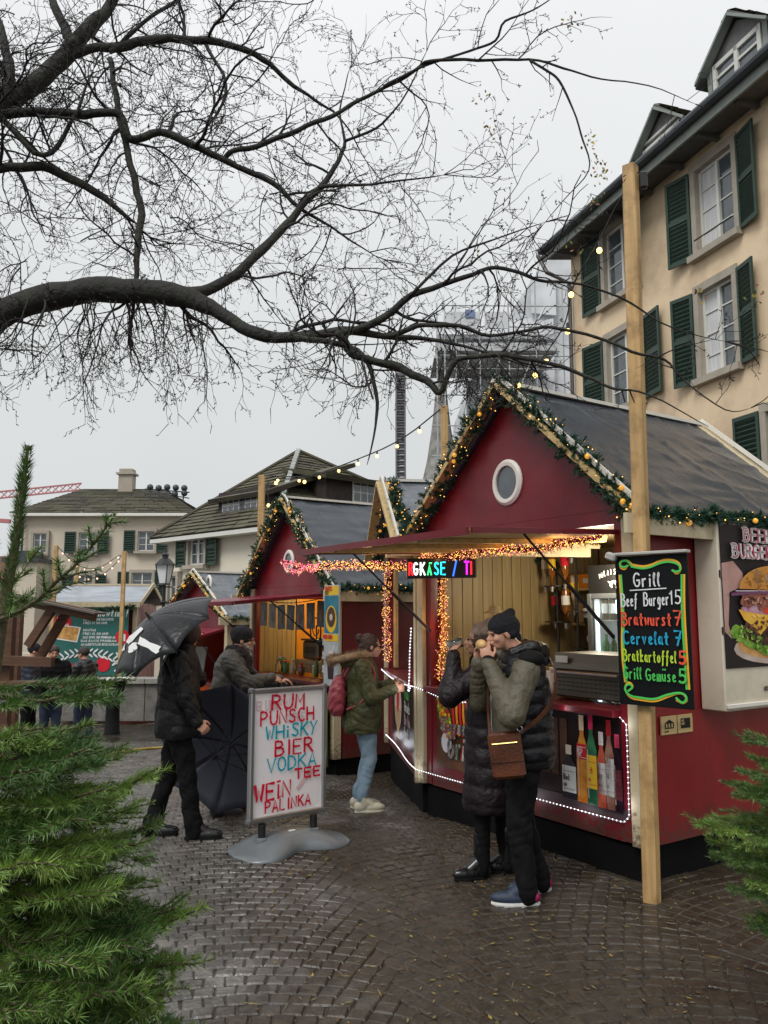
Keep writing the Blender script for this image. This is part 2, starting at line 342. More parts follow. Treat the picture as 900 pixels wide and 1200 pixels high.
M_tinsel = mk('pink_tinsel', (.10, .02, .06), .25, metal=.7, var=.3)
def splash(m):           # dried mud spattered up the lowest boards
    nt = m.node_tree; b = nt.nodes['Principled BSDF']; L = nt.links; src = b.inputs['Base Color'].links[0].from_socket; tc = nt.nodes.new('ShaderNodeTexCoord'); s = nt.nodes.new('ShaderNodeSeparateXYZ'); L.new(tc.outputs['Object'], s.inputs[0])
    n = nt.nodes.new('ShaderNodeTexNoise'); n.inputs['Scale'].default_value = 26; n.inputs['Detail'].default_value = 8; n.inputs['Roughness'].default_value = .75; L.new(tc.outputs['Object'], n.inputs['Vector'])
    r = nt.nodes.new('ShaderNodeMapRange'); L.new(s.outputs['Z'], r.inputs['Value']); r.inputs['From Min'].default_value = .24; r.inputs['From Max'].default_value = .75; r.inputs['To Min'].default_value = .16; r.inputs['To Max'].default_value = -.14
    a = nt.nodes.new('ShaderNodeMath'); L.new(n.outputs['Fac'], a.inputs[0]); L.new(r.outputs[0], a.inputs[1]); c = nt.nodes.new('ShaderNodeMapRange'); L.new(a.outputs[0], c.inputs['Value']); c.inputs['From Min'].default_value = .56; c.inputs['From Max'].default_value = .68; c.inputs['To Max'].default_value = .75
    x = nt.nodes.new('ShaderNodeMix'); x.data_type = 'RGBA'; L.new(c.outputs[0], x.inputs['Factor']); L.new(src, x.inputs['A']); x.inputs['B'].default_value = (.06, .045, .03, 1); L.new(x.outputs['Result'], b.inputs['Base Color'])
splash(M_red); splash(M_red2); splash(M_cream)
M_cable = mk('black_cable', (.01, .01, .01), .5)

def lamp(parent, loc, e, col=(1, .55, .2), r=.1, name='glow'):
    d = bpy.data.lights.new(name, 'POINT'); d.energy = e; d.color = col; d.shadow_soft_size = r
    o = bpy.data.objects.new(name, d); COL.objects.link(o); o.location = loc
    if parent: o.parent = parent
    return o
def curve_pts(pts, k=3):
    p = [Vector(q) for q in pts]
    for _ in range(k):
        q = [p[0]]
        for a, b in zip(p, p[1:]): q += [a.lerp(b, .25), a.lerp(b, .75)]
        q.append(p[-1]); p = q
    return p
def resample(pts, step):
    out = [Vector(pts[0])]; acc = 0
    for a, b in zip(pts, pts[1:]):
        a, b = Vector(a), Vector(b); L = (b-a).length
        if L < 1e-9: continue
        t = step-acc
        while t <= L: out.append(a.lerp(b, t/L)); t += step
        acc = L-(t-step)
    return out
OCT = np.array([(1, 0, 0), (-1, 0, 0), (0, 1, 0), (0, -1, 0), (0, 0, 1), (0, 0, -1)], float)
OF = np.array([(0, 2, 4), (2, 1, 4), (1, 3, 4), (3, 0, 4), (2, 0, 5), (1, 2, 5), (3, 1, 5), (0, 3, 5)])
def beads(pos, r):
    pos = np.asarray(pos, float); n = len(pos); rr = np.broadcast_to(np.asarray(r, float).reshape(-1, 1, 1), (n, 1, 1)) if np.ndim(r) else r
    V = (pos[:, None, :]+OCT[None]*rr).reshape(-1, 3); Fc = (OF[None]+np.arange(n)[:, None, None]*6).reshape(-1, 3)
    return V, Fc
def needles(pts, per_m, ln, wd, lean=.8, spread=1., up=.15, rad=0., jitter=.25):
    """thin pointed leaves around a polyline: returns V,F (triangles)"""
    P0 = np.array([tuple(p) for p in pts], float); seg = np.diff(P0, axis=0); L = np.linalg.norm(seg, axis=1); T = L.sum(); n = max(4, int(T*per_m))
    c = np.concatenate([[0], np.cumsum(L)]); t = RNG.uniform(0, T, n); i = np.clip(np.searchsorted(c, t)-1, 0, len(L)-1)
    f = ((t-c[i])/np.maximum(L[i], 1e-9))[:, None]; B = P0[i]+seg[i]*f; D = seg[i]/np.maximum(L[i], 1e-9)[:, None]
    rv = RNG.normal(size=(n, 3)); rv[:, 2] += up; rv -= D*(rv*D).sum(1)[:, None]; rv /= np.linalg.norm(rv, axis=1)[:, None]
    d = rv*spread + D*lean + RNG.normal(size=(n, 3))*jitter; d /= np.linalg.norm(d, axis=1)[:, None]
    s = np.cross(d, D+RNG.normal(size=(n, 3))*.3); s /= np.maximum(np.linalg.norm(s, axis=1), 1e-6)[:, None]
    l = ln*RNG.uniform(.65, 1.15, n)[:, None]; taper = np.clip((T-t)/max(T*.12, 1e-6), .55, 1)[:, None]
    a = B+rv*rad; V = np.stack([a-s*wd/2, a+s*wd/2, a+d*l*taper*.6+s*wd*.5, a+d*l*taper], 1)
    V = np.stack([a-s*wd*.5, a+s*wd*.5, a+d*l*taper], 1).reshape(-1, 3)
    return V, np.arange(n*3).reshape(-1, 3)
def cat(parts):
    Vs = []; Fs = []; o = 0
    for V, Fc in parts: Vs.append(V); Fs.append(Fc+o); o += len(V)
    return np.concatenate(Vs), np.concatenate(Fs)

# ------------------------------------------------------------------ ground
def cobble_mat(name, dark):
    m = bpy.data.materials.new(name); m.use_nodes = True; nt = m.node_tree; L = nt.links; b = nt.nodes['Principled BSDF']
    geo = nt.nodes.new('ShaderNodeNewGeometry'); pos = geo.outputs['Position']
    def noi(s, d=4, r=.5):
        n = nt.nodes.new('ShaderNodeTexNoise'); n.inputs['Scale'].default_value = s; n.inputs['Detail'].default_value = d; n.inputs['Roughness'].default_value = r; L.new(pos, n.inputs['Vector']); return n.outputs['Fac']
    def ramp(f, a, ca, b_, cb):
        r = nt.nodes.new('ShaderNodeValToRGB'); r.color_ramp.elements[0].position = a; r.color_ramp.elements[1].position = b_; r.color_ramp.elements[0].color = rgb(ca); r.color_ramp.elements[1].color = rgb(cb); L.new(f, r.inputs[0]); return r.outputs[0]
    base = ramp(noi(6, 5), .3, (.070, .063, .056), .7, (.155, .146, .135)) if not dark else ramp(noi(9, 5), .3, (.012, .010, .008), .7, (.045, .036, .026))
    vo = nt.nodes.new('ShaderNodeTexVoronoi'); vo.inputs['Scale'].default_value = 10.2; L.new(pos, vo.inputs['Vector']); sv = nt.nodes.new('ShaderNodeSeparateColor'); L.new(vo.outputs['Color'], sv.inputs[0])
    vr = nt.nodes.new('ShaderNodeMapRange'); L.new(sv.outputs[0], vr.inputs['Value']); vr.inputs['To Min'].default_value = .62; vr.inputs['To Max'].default_value = 1.3
    vm = nt.nodes.new('ShaderNodeVectorMath'); vm.operation = 'SCALE'; L.new(base, vm.inputs[0]); L.new(vr.outputs[0], vm.inputs['Scale']); base = vm.outputs[0]
    # mud film, mostly along the middle and right where people walk
    sp = nt.nodes.new('ShaderNodeSeparateXYZ'); L.new(pos, sp.inputs[0])
    mm = nt.nodes.new('ShaderNodeMapRange'); L.new(sp.outputs['X'], mm.inputs['Value']); mm.inputs['From Min'].default_value = -1.7; mm.inputs['From Max'].default_value = .0; mm.inputs['To Min'].default_value = -.25; mm.inputs['To Max'].default_value = .20
    ad = nt.nodes.new('ShaderNodeMath'); ad.operation = 'ADD'; L.new(noi(1.1, 6, .6), ad.inputs[0]); L.new(mm.outputs[0], ad.inputs[1])
    mud = ramp(ad.outputs[0], .40, (0, 0, 0), .62, (1, 1, 1))
    mx = nt.nodes.new('ShaderNodeMix'); mx.data_type = 'RGBA'; L.new(mud, mx.inputs['Factor']); L.new(base, mx.inputs['A'])
    mc = ramp(noi(14, 6, .6), .3, (.020, .015, .010), .75, (.062, .048, .032)); L.new(mc, mx.inputs['B']); L.new(mx.outputs['Result'], b.inputs['Base Color'])
    # wetness
    r1 = nt.nodes.new('ShaderNodeMapRange'); L.new(noi(2.6, 5), r1.inputs['Value']); r1.inputs['From Min'].default_value = .35; r1.inputs['From Max'].default_value = .68; r1.inputs['To Min'].default_value = .12; r1.inputs['To Max'].default_value = .50
    r2 = nt.nodes.new('ShaderNodeMix'); r2.data_type = 'FLOAT'; L.new(mud, r2.inputs['Factor']); L.new(r1.outputs[0], r2.inputs['A'])
    r3 = nt.nodes.new('ShaderNodeMapRange'); L.new(noi(3.4, 5), r3.inputs['Value']); r3.inputs['From Min'].default_value = .4; r3.inputs['From Max'].default_value = .6; r3.inputs['To Min'].default_value = .32; r3.inputs['To Max'].default_value = .62
    L.new(r3.outputs[0], r2.inputs['B']); L.new(r2.outputs['Result'], b.inputs['Roughness'])
    bp = nt.nodes.new('ShaderNodeBump'); bp.inputs['Strength'].default_value = .55; bp.inputs['Distance'].default_value = .012; L.new(noi(38, 5), bp.inputs['Height']); L.new(bp.outputs[0], b.inputs['Normal'])
    return m
M_cob = cobble_mat('wet_cobble', False); M_mud = cobble_mat('muddy_joint', True)
def make_ground():
    xs = [-400, -150, -60, -30, -18] + [i*.5 for i in range(-28, 29)] + [18, 30, 60, 150, 400]
    ys = [-60, -20, -6, 0, 2] + [3+i*.5 for i in range(35)] + [24, 32, 60, 150, 400, 900]
    V = [(x, y, gz(x, y)-.002) for y in ys for x in xs]; n = len(xs)
    Fc = [(j*n+i, j*n+i+1, (j+1)*n+i+1, (j+1)*n+i) for j in range(len(ys)-1) for i in range(n-1)]
    g = rawmesh('ground', V, Fc, M_mud, smooth=True); g['kind'] = 'structure'
    # segmental arcs of small setts
    W = 1.75; s = .095; Rr = 1.5; st = []
    rnd = random.Random(3); ca, sa = math.cos(R(12)), math.sin(R(12))
    for k in range(-9, 10):
        xc = k*W
        for j in range(-20, 190):
            yc = j*s*1.03
            amax = math.asin(W/2/Rr); cnt = int(2*amax*Rr/s); off = (j % 2)*.5
            for q in range(cnt+1):
                a = -amax + (q+off)*2*amax/cnt
                if a > amax: continue
                x = xc + Rr*math.sin(a); y = yc + Rr*math.cos(a)-Rr
                X, Y = x*ca - y*sa, x*sa + y*ca
                if Y < 2.9 or Y > 15.5 or abs(X) > Y*.56+.5: continue
                if X > 1.9+(Y-5.5)*.1 and Y > 5.6 and Y < 9: continue
                st.append((X, Y, a, q, j))
    st.sort(key=lambda t: math.hypot(t[0], t[1]))
    mats = [M_cob]
    def stone(mb, X, Y, a):
        z = gz(X, Y)+rnd.uniform(.001, .007); h = s*.5*rnd.uniform(.92, .99); h2 = s*.5*rnd.uniform(.92, .985); rz = -a+R(12)+rnd.uniform(-.09, .09); c, q = math.cos(rz), math.sin(rz)
        tx, ty = rnd.uniform(-.05, .05), rnd.uniform(-.05, .05)
        lay = []
        for lv, (kk, zz) in enumerate(((1.0, -.03), (1.0, -.005), (.84, .003))):
            for (i, (px, py)) in enumerate(((-1, -1), (1, -1), (1, 1), (-1, 1))):
                rr = random.Random(int(X*1000)*31+int(Y*1000)*17+i); jx, jy = rr.uniform(-.08, .08), rr.uniform(-.08, .08)
                lx, ly = (px+jx)*h*kk, (py+jy)*h2*kk
                lay.append((X+lx*c-ly*q, Y+lx*q+ly*c, z+zz+lx*tx+ly*ty))
        fs = [(8, 9, 10, 11)]
        for r in (0, 1):
            for i in range(4): fs.append((r*4+i, r*4+(i+1) % 4, r*4+4+(i+1) % 4, r*4+4+i))
        mb.add(lay, fs)
    vis = [t for t in st if abs(t[0]) < t[1]*.47 and t[1] > 3.55][:300]; vs = set(id(t) for t in vis)
    big = MB()
    for t in st:
        if id(t) in vs:
            mb = MB(); stone(mb, t[0], t[1], t[2]); mb.build('sett', mats, g, smooth=False)
        else: stone(big, t[0], t[1], t[2])
    big.build('setts_field', mats, g, kind='stuff')
make_ground()
def litter():
    pos = []; V = []; Fc = []; mi = []; rnd = random.Random(9)
    for i in range(1700):
        Y = rnd.uniform(3.4, 8.5)*rnd.uniform(.75, 1); X = rnd.gauss(.75, 1.1)
        if abs(X) > Y*.55 or Y < 3.2: continue
        if X < -.7 and rnd.random() < .7: continue
        z = gz(X, Y)+.012; a = rnd.uniform(0, 6.28); l = rnd.uniform(.005, .022); wd = rnd.uniform(.003, .008)
        if rnd.random() < .12: l *= 3.2; wd = .0022
        c, s = math.cos(a), math.sin(a); o = len(V)
        for (p, q, h) in ((-l, 0, 0), (0, -wd, .002), (l, 0, rnd.uniform(0, .006)), (0, wd, .001)): V.append((X+p*c-q*s, Y+p*s+q*c, z+h))
        Fc.append((o, o+1, o+2, o+3)); mi.append(rnd.choice((0, 1, 1, 1, 2, 2)))
    o = rawmesh('leaf_litter', V, Fc, [mk('yellow_leaf', (.30, .21, .035), .5), mk('straw_leaf', (.17, .125, .055), .6), mk('brown_leaf', (.09, .05, .02), .6)], mi=mi)
    tag(o, 'small yellow leaf bits and stalks scattered on the wet setts', 'leaf litter', kind='stuff')
litter()

# ------------------------------------------------------------------ far buildings
M_wallL = mk('greige_render', (.58, .51, .41), .85, var=.07, scale=.6, bump=.1, bs=8)
M_wallL2 = mk('pale_render', (.68, .63, .52), .85, var=.06, scale=.6, bump=.1, bs=8)
M_wallR = mk('apricot_render', (.74, .58, .39), .85, var=.07, scale=1.3, stretch=(1, 1, .22), bump=.12, bs=20, dirt=(.55, .41, .27), dscale=.7)
M_tile = mk('mossy_tiles', (.062, .050, .040), .75, c2=(.10, .10, .055), scale=.8, detail=8)
M_frame = mk('window_frame', (.62, .62, .58), .5, var=.03)
M_stone = mk('stone_surround', (.36, .32, .26), .75, var=.12, scale=4)
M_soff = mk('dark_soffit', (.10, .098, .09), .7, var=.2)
M_fasc = mk('grey_green_fascia', (.24, .27, .25), .6, var=.1)
M_zinc = mk('dark_gutter', (.055, .065, .075), .45, metal=.3, var=.15)
M_curt = mk('curtain', (.55, .56, .56), .8, var=.15, scale=3, stretch=(8, 8, .5))
def tile_add(m, sc_=9):
    nt = m.node_tree; b = nt.nodes['Principled BSDF']; tc = nt.nodes.new('ShaderNodeTexCoord')
    wv = nt.nodes.new('ShaderNodeTexWave'); wv.wave_type = 'BANDS'; wv.bands_direction = 'Z'; wv.wave_profile = 'SAW'; wv.inputs['Scale'].default_value = sc_/6.28*1.2; wv.inputs['Distortion'].default_value = .5
    nt.links.new(tc.outputs['Object'], wv.inputs['Vector']); bp = nt.nodes.new('ShaderNodeBump'); bp.inputs['Distance'].default_value = .05; bp.inputs['Strength'].default_value = .8
    nt.links.new(wv.outputs['Fac'], bp.inputs['Height']); nt.links.new(bp.outputs[0], b.inputs['Normal'])
tile_add(M_tile, 14)
def roof_courses(parent, quad, step, name='roof'):
    """roof slope from eave edge a,b to ridge edge c,d laid in overlapping rough courses"""
    a, b, c, d = [Vector(q) for q in quad]; n = max(2, int(((d-a).length+(c-b).length)/2/step)); mb = MB(); nrm = (b-a).cross(d-a).normalized()
    if nrm.z < 0: nrm = -nrm
    rnd = random.Random(n)
    for i in range(n):
        t0, t1 = i/n, (i+1.15)/n; t1 = min(t1, 1)
        l0, r0, l1, r1 = a.lerp(d, t0), b.lerp(c, t0), a.lerp(d, t1), b.lerp(c, t1); m = max(1, int((r0-l0).length/(step*2.2))) if (r0-l0).length > .3 else 1
        for k in range(m):
            s0, s1 = k/m, (k+.97)/m; u = nrm*(.045+rnd.uniform(-.012, .018))
            p = [l0.lerp(r0, s0)+u, l0.lerp(r0, s1)+u, l1.lerp(r1, s1)+nrm*.004, l1.lerp(r1, s0)+nrm*.004]
            q = [l0.lerp(r0, s0)-nrm*.02, l0.lerp(r0, s1)-nrm*.02]
            mb.add(p+q, [(0, 1, 2, 3), (4, 5, 1, 0)])
    mb.build(name, M_tile, parent)
def window(parent, x, z, w, h, cols=2, rows=3, leafs=True, shut=(1, 1), sw=None, cur=False, y=0, sillm=None, deep=.14, ang=(0, 0), louv=14):
    """casement in a wall whose outside faces local -y; x,z = centre"""
    fr = MB(); t = .055
    for sx in (-1, 1): fr.box((x+sx*(w/2-t/2), y+deep-.03, z), (t, .06, h))
    for sz in (-1, 1): fr.box((x, y+deep-.032, z+sz*(h/2-t/2)), (w-2*t, .056, t))
    if cols > 1: fr.box((x, y+deep-.04, z), (.07, .07, h-2*t))
    for r in range(1, rows): fr.box((x, y+deep-.026, z-h/2+h*r/rows), (w-2*t, .03, .028))
    f = fr.build('window', M_frame, parent)
    for c in range(cols):
        for r in range(rows):
            pw = (w-2*t-.07*(cols-1))/cols; px = x-w/2+t+pw/2+c*(pw+.07)
            MB().box((px, y+deep-.02+.004, z-h/2+h*(r+.5)/rows), (pw-.004, .008, h/rows-.04)).build('pane', M_curt if cur and c == 0 else M_glass, f)
    su = MB()
    for sx in (-1, 1): su.box((x+sx*(w/2+.07), y+deep/2-.02, z), (.14, deep+.04, h))
    su.box((x, y+deep/2-.021, z+h/2+.08), (w+.28, deep+.045, .16)); su.box((x, y-.05, z-h/2-.07), (w+.36, .22, .13))
    su.build('surround', sillm or M_stone, parent)
    sw = sw or w*.55
    for i, s in enumerate((-1, 1)):
        if not shut[i]: continue
        sh = MB(); H = h+.1; an = ang[i]*s; hx = x+s*(w/2+.15)
        Mz = Matrix.Rotation(-an, 3, 'Z')
        def q(px, py, pz, dx, dy, dz, tl=0):
            c = Mz @ Vector((s*px, py, pz)); sh.box((hx+c.x, y-.045+c.y, z+c.z), (dx, dy, dz), Mz @ Matrix.Rotation(tl, 3, 'X'))
        for px in (.03, sw-.03): q(px, 0, 0, .06, .04, H)
        for pz in (-H/2+.04, 0, H/2-.04): q(sw/2, 0.001, pz, sw-.12, .036, .08)
        q(sw/2, .012, 0, sw-.12, .006, H-.1)
        for k in range(louv):
            zz = -H/2+.1+(H-.2)*(k+.5)/louv
            if abs(zz) > .05: q(sw/2, -.004, zz, sw-.12, .008, (H-.2)/louv*.85, R(35))
        sh.build('shutter', M_wgreen, parent)
def wall_holes(x0, x1, z0, z1, holes, y0, y1, name, mat, parent):
    xs = sorted({x0, x1} | {round(v, 4) for h in holes for v in h[:2]}); zs = sorted({z0, z1} | {round(v, 4) for h in holes for v in h[2:]}); mb = MB()
    xs = [v for v in xs if x0 <= v <= x1]; zs = [v for v in zs if z0 <= v <= z1]
    for a, b in zip(xs, xs[1:]):
        run = None
        for c, d in zip(zs, zs[1:]):
            inside = any(h[0] < (a+b)/2 < h[1] and h[2] < (c+d)/2 < h[3] for h in holes)
            if not inside: run = (run[0], d) if run else (c, d)
            if (inside or d == zs[-1]) and run: mb.box(((a+b)/2, (y0+y1)/2, (run[0]+run[1])/2), (b-a, y1-y0, run[1]-run[0])); run = None
    return mb.build(name, mat, parent)
def make_house_left():
    Y0 = 44.; a = P(28, 602, Y0); zE = a.z; x0 = a.x; x1 = P(222, 602, Y0).x; Z0 = -1.
    t = thing('pale_house', 'greige house with low hipped mossy roof and small chimney at far left', 'house', (0, Y0, 0))
    D = 9.
    MB().box(((x0+x1)/2, D/2+.001, (Z0+zE)/2), (x1-x0, D, zE-Z0)).build('wall', M_wallL, t)
    o = .55; e = [Vector((x0-o, -o, zE)), Vector((x1+o, -o, zE)), Vector((x1+o, D+o, zE)), Vector((x0-o, D+o, zE))]
    rz_ = P(150, 573, Y0+D/2).z; r0 = Vector((P(98, 572, Y0+D/2).x, D/2, rz_)); r1 = Vector((P(192, 575, Y0+D/2).x, D/2, rz_))
    roof_courses(t, (e[0], e[1], r1, r0), .35); roof_courses(t, (e[3], e[0], r0, r0), .35); roof_courses(t, (e[1], e[2], r1, r1), .35); roof_courses(t, (e[2], e[3], r0, r1), .35)
    MB().box(((x0+x1)/2, D/2, zE-.1), (x1-x0+2*o, D+2*o, .16)).build('eave_board', M_white, t)
    c = MB(); cx = P(148, 560, Y0+4).x; c.box((cx, 4.2, rz_+.25), (.85, .7, 1.1)); c.box((cx, 4.2, rz_+.86), (1.1, .95, .12)); c.box((cx, 4.2, rz_+1.05), (.8, .7, .22)); c.build('chimney', M_stone, t)
    for (px, py, w, h, sh) in ((172, 634.5, 1., 1.1, (1, 1)), (103, 636, 1., 1.1, (1, 1)), (167, 685.5, 1.25, 1.35, (1, 1)), (215, 686, 1.1, 1.3, (0, 0)), (100, 687, 1., 1.2, (1, 1)), (48, 637, .8, 1.1, (0, 0))):
        p = P(px, py, Y0); window(t, p.x, p.z, w*.9, h, 2, 3, shut=sh, y=-.16, sw=.62, louv=8)
    b = MB(); p = P(32, 655, Y0-1); b.box((p.x, -1.0, p.z-.1), (1.9, 1.9, .22)); b.box((p.x, -1, p.z+.2), (1.2, 1.2, .4)); b.build('bay_canopy', M_zinc, t); MB().box((p.x+.1, -.9, p.z/2-.7), (1.5, 1.6, p.z+1.0)).build('bay', M_wallL, t)
    dp = MB(); q = P(27, 640, Y0); dp.tube([(x0+.1, -.25, zE-.2), (x0+.1, -.2, Z0)], .06, 6); dp.build('downpipe', M_zinc, t)
make_house_left()
def vent_globes():
    t = thing('roof_vent_rack', 'rack of round vent cowls on the ridge of the far left house', 'vents', (0, 46, 0))
    p0, p1 = P(170, 573, 46), P(222, 577, 46); m = MB(); m.bar((p0.x, 0, p0.z), (p1.x, 0, p1.z), .07); m.bar((p0.x, 0, p0.z-.1), (p1.x, 0, p1.z-.35), .06)
    for px in (176, 186, 196, 206, 215): q = P(px, 575, 46); m.bar((q.x, 0, q.z-1.2), (q.x, 0, q.z), .07)
    m.build('rail', M_zinc, t)
    for px, py in ((176, 571), (186, 572), (196, 571), (206, 571.5), (216, 572), (216, 578), (205, 579)):
        q = P(px, py, 46); MB().ell((q.x, 0, q.z), .19).build('cowl', M_zinc, t, smooth=True)
vent_globes()
def make_house_mid():
    # square house on a corner: hip ridge runs towards the viewer
    c0 = P(322, 614, 24.); zE = c0.z; C = Vector((c0.x, 24., 0)); Z0 = -1.
    pl = P(176, 622, 29.); Lf = Vector((pl.x, 29., 0)); pr = P(470, 600, 31.); Rt = Vector((C.x+8.2, 24+7.2, 0))
    t = thing('corner_house', 'pale house with steep pyramidal mossy roof and dark flat dormers behind the stalls', 'house')
    ul = (Lf-C); ur = (Rt-C); B = C+ul+ur
    w = MB(); ins = .045
    cn = [C, Rt, B, Lf]; cen = (C+B)/2; q = [cen+(v-cen)*.9 for v in cn]
    w.add([(v.x, v.y, Z0) for v in q]+[(v.x, v.y, zE) for v in q], [(0, 1, 5, 4), (1, 2, 6, 5), (2, 3, 7, 6), (3, 0, 4, 7), (4, 5, 6, 7)]); w.build('wall', M_wallL2, t)
    ap = P(350, 530, (cen.y)); ap = Vector((ap.x, cen.y, ap.z)); E = [Vector((v.x, v.y, zE)) for v in cn]
    for i in range(4): roof_courses(t, (E[i], E[(i+1) % 4], ap, ap), .3)
    s = MB(); s.add([(v.x, v.y, zE-.17) for v in cn]+[(v.x, v.y, zE-.03) for v in cn], [(0, 1, 5, 4), (1, 2, 6, 5), (2, 3, 7, 6), (3, 0, 4, 7), (3, 2, 1, 0)]); s.build('eave_board', M_frame, t)
    hp = MB()
    for k in range(22):
        a = E[0].lerp(ap, k/22)+Vector((0, 0, .1)); b = E[0].lerp(ap, (k+.62)/22)+Vector((0, 0, .13)); hp.bar(a, b, .16, .14)
    hp.build('ridge_caps', mk('lead_grey', (.30, .31, .30), .5), t)
    hp = MB()
    for k in (1, 3): hp.tube([E[k]+Vector((0, 0, .05)), ap+Vector((0, 0, .05))], .09, 6)
    hp.build('hip_ridge', M_tile, t)
    # dormers on the two visible slopes
    for (A, Bv, ax, s0, s1, zc) in ((C, Lf, ul, .22, .62, P(270, 592, 26.).z), (C, Rt, ur, .25, .75, P(400, 580, 27.).z)):
        u = ax.normalized(); nrm = Vector((u.y, -u.x, 0));
        if nrm.y > 0: nrm = -nrm
        mid = C+ax*((s0+s1)/2)-nrm*2.05; wd = ax.length*(s1-s0)
        Mz = Matrix((u, -nrm, Vector((0, 0, 1)))).transposed(); dr = MB()
        dr.box((mid.x, mid.y, zc), (wd, 2.0, 1.35), Mz); dr.build('dormer', M_dark, t)
        rf = MB(); m2 = mid+Vector((0, 0, zc+.8)); LL, an = (4.2, R(20)) if ax is ul else (2.7, R(12)); q_ = LL/2-1.35; rf.box(m2-nrm*q_*math.cos(an)+Vector((0, 0, q_*math.sin(an)+.02)), (wd+.5, LL, .16), Mz @ Matrix.Rotation(an, 3, 'X')); rf.build('dormer_roof', M_tile, t)
        for k in (-1, 1):
            wc = mid+nrm*1.02+u*(k*wd*.17)+Vector((0, 0, zc)); f = MB(); f.box(wc, (1.32, .06, 1.05), Mz); fo = f.build('window', M_frame, t)
            for a in (-1.5, -.5, .5, 1.5):
                for b in (-1, 0, 1): MB().box(wc+nrm*.035+u*(a*.315)+Vector((0, 0, b*.33)), (.26, .012, .29), Mz).build('pane', M_glass, fo)
    # wall windows on the left face
    u = -ul.normalized(); o = cen+(Lf-cen)*.9; rz = math.atan2(u.y, u.x)
    e = bpy.data.objects.new('facade', None); COL.objects.link(e); e.parent = t; e.location = (o.x, o.y, 0); e.rotation_euler = (0, 0, rz)
    for (px, py, s) in ((235, 643, (1, 1)), (206, 694, (0, 0))):
        # intersect pixel ray with face
        best = None
        for k in range(200):
            q = o+u*(k/200*ul.length*.95); pp = P(px, py, q.y)
            if best is None or abs(pp.x-q.x) < best[0]: best = (abs(pp.x-q.x), k/200*ul.length*.95, pp.z)
        window(e, best[1], best[2], .95 if s[0] else .5, 1.15, 2 if s[0] else 1, 3, shut=s, y=-.16, sw=.62, louv=9)
    for ch in list(e.children): ch.parent = t; ch.location = e.location; ch.rotation_euler = e.rotation_euler
    bpy.data.objects.remove(e)
make_house_mid()
def make_crane():
    t = thing('tower_crane_jib', 'faint red lattice crane jib far beyond the left house', 'crane', (0, 120, 0))
    a, b = P(-60, 590, 120), P(95, 574, 120); up = MB(); col = mk('red_lattice', (.45, .16, .17), .6)
    for dz in (0, 1.0): up.bar((a.x, 0, a.z+dz), (b.x, 0, b.z+dz), .22)
    n = 18
    for k in range(n):
        p = Vector((a.x, 0, a.z)).lerp(Vector((b.x, 0, b.z)), k/n); q = Vector((a.x, 0, a.z)).lerp(Vector((b.x, 0, b.z)), (k+1)/n)
        up.bar(p, q+Vector((0, 0, 1)), .12); up.bar(p+Vector((0, 0, 1)), q, .1)
    up.build('jib', col, t)
    m = MB(); m.box((P(-60, 600, 120).x, 0, 6), (1.4, 1.4, 22)); m.build('mast', col, t)
    t2 = thing('red_scaffold_arm', 'lower plain red crane arm at the left edge of the view', 'crane', (0, 100, 0))
    a, b = P(-60, 606, 100), P(12, 611, 100); MB().bar((a.x, 0, a.z), (b.x, 0, b.z), .5).build('arm', col, t2); MB().bar((a.x, 0, a.z), (a.x, 0, -1), .7).build('mast', col, t2)
make_crane()
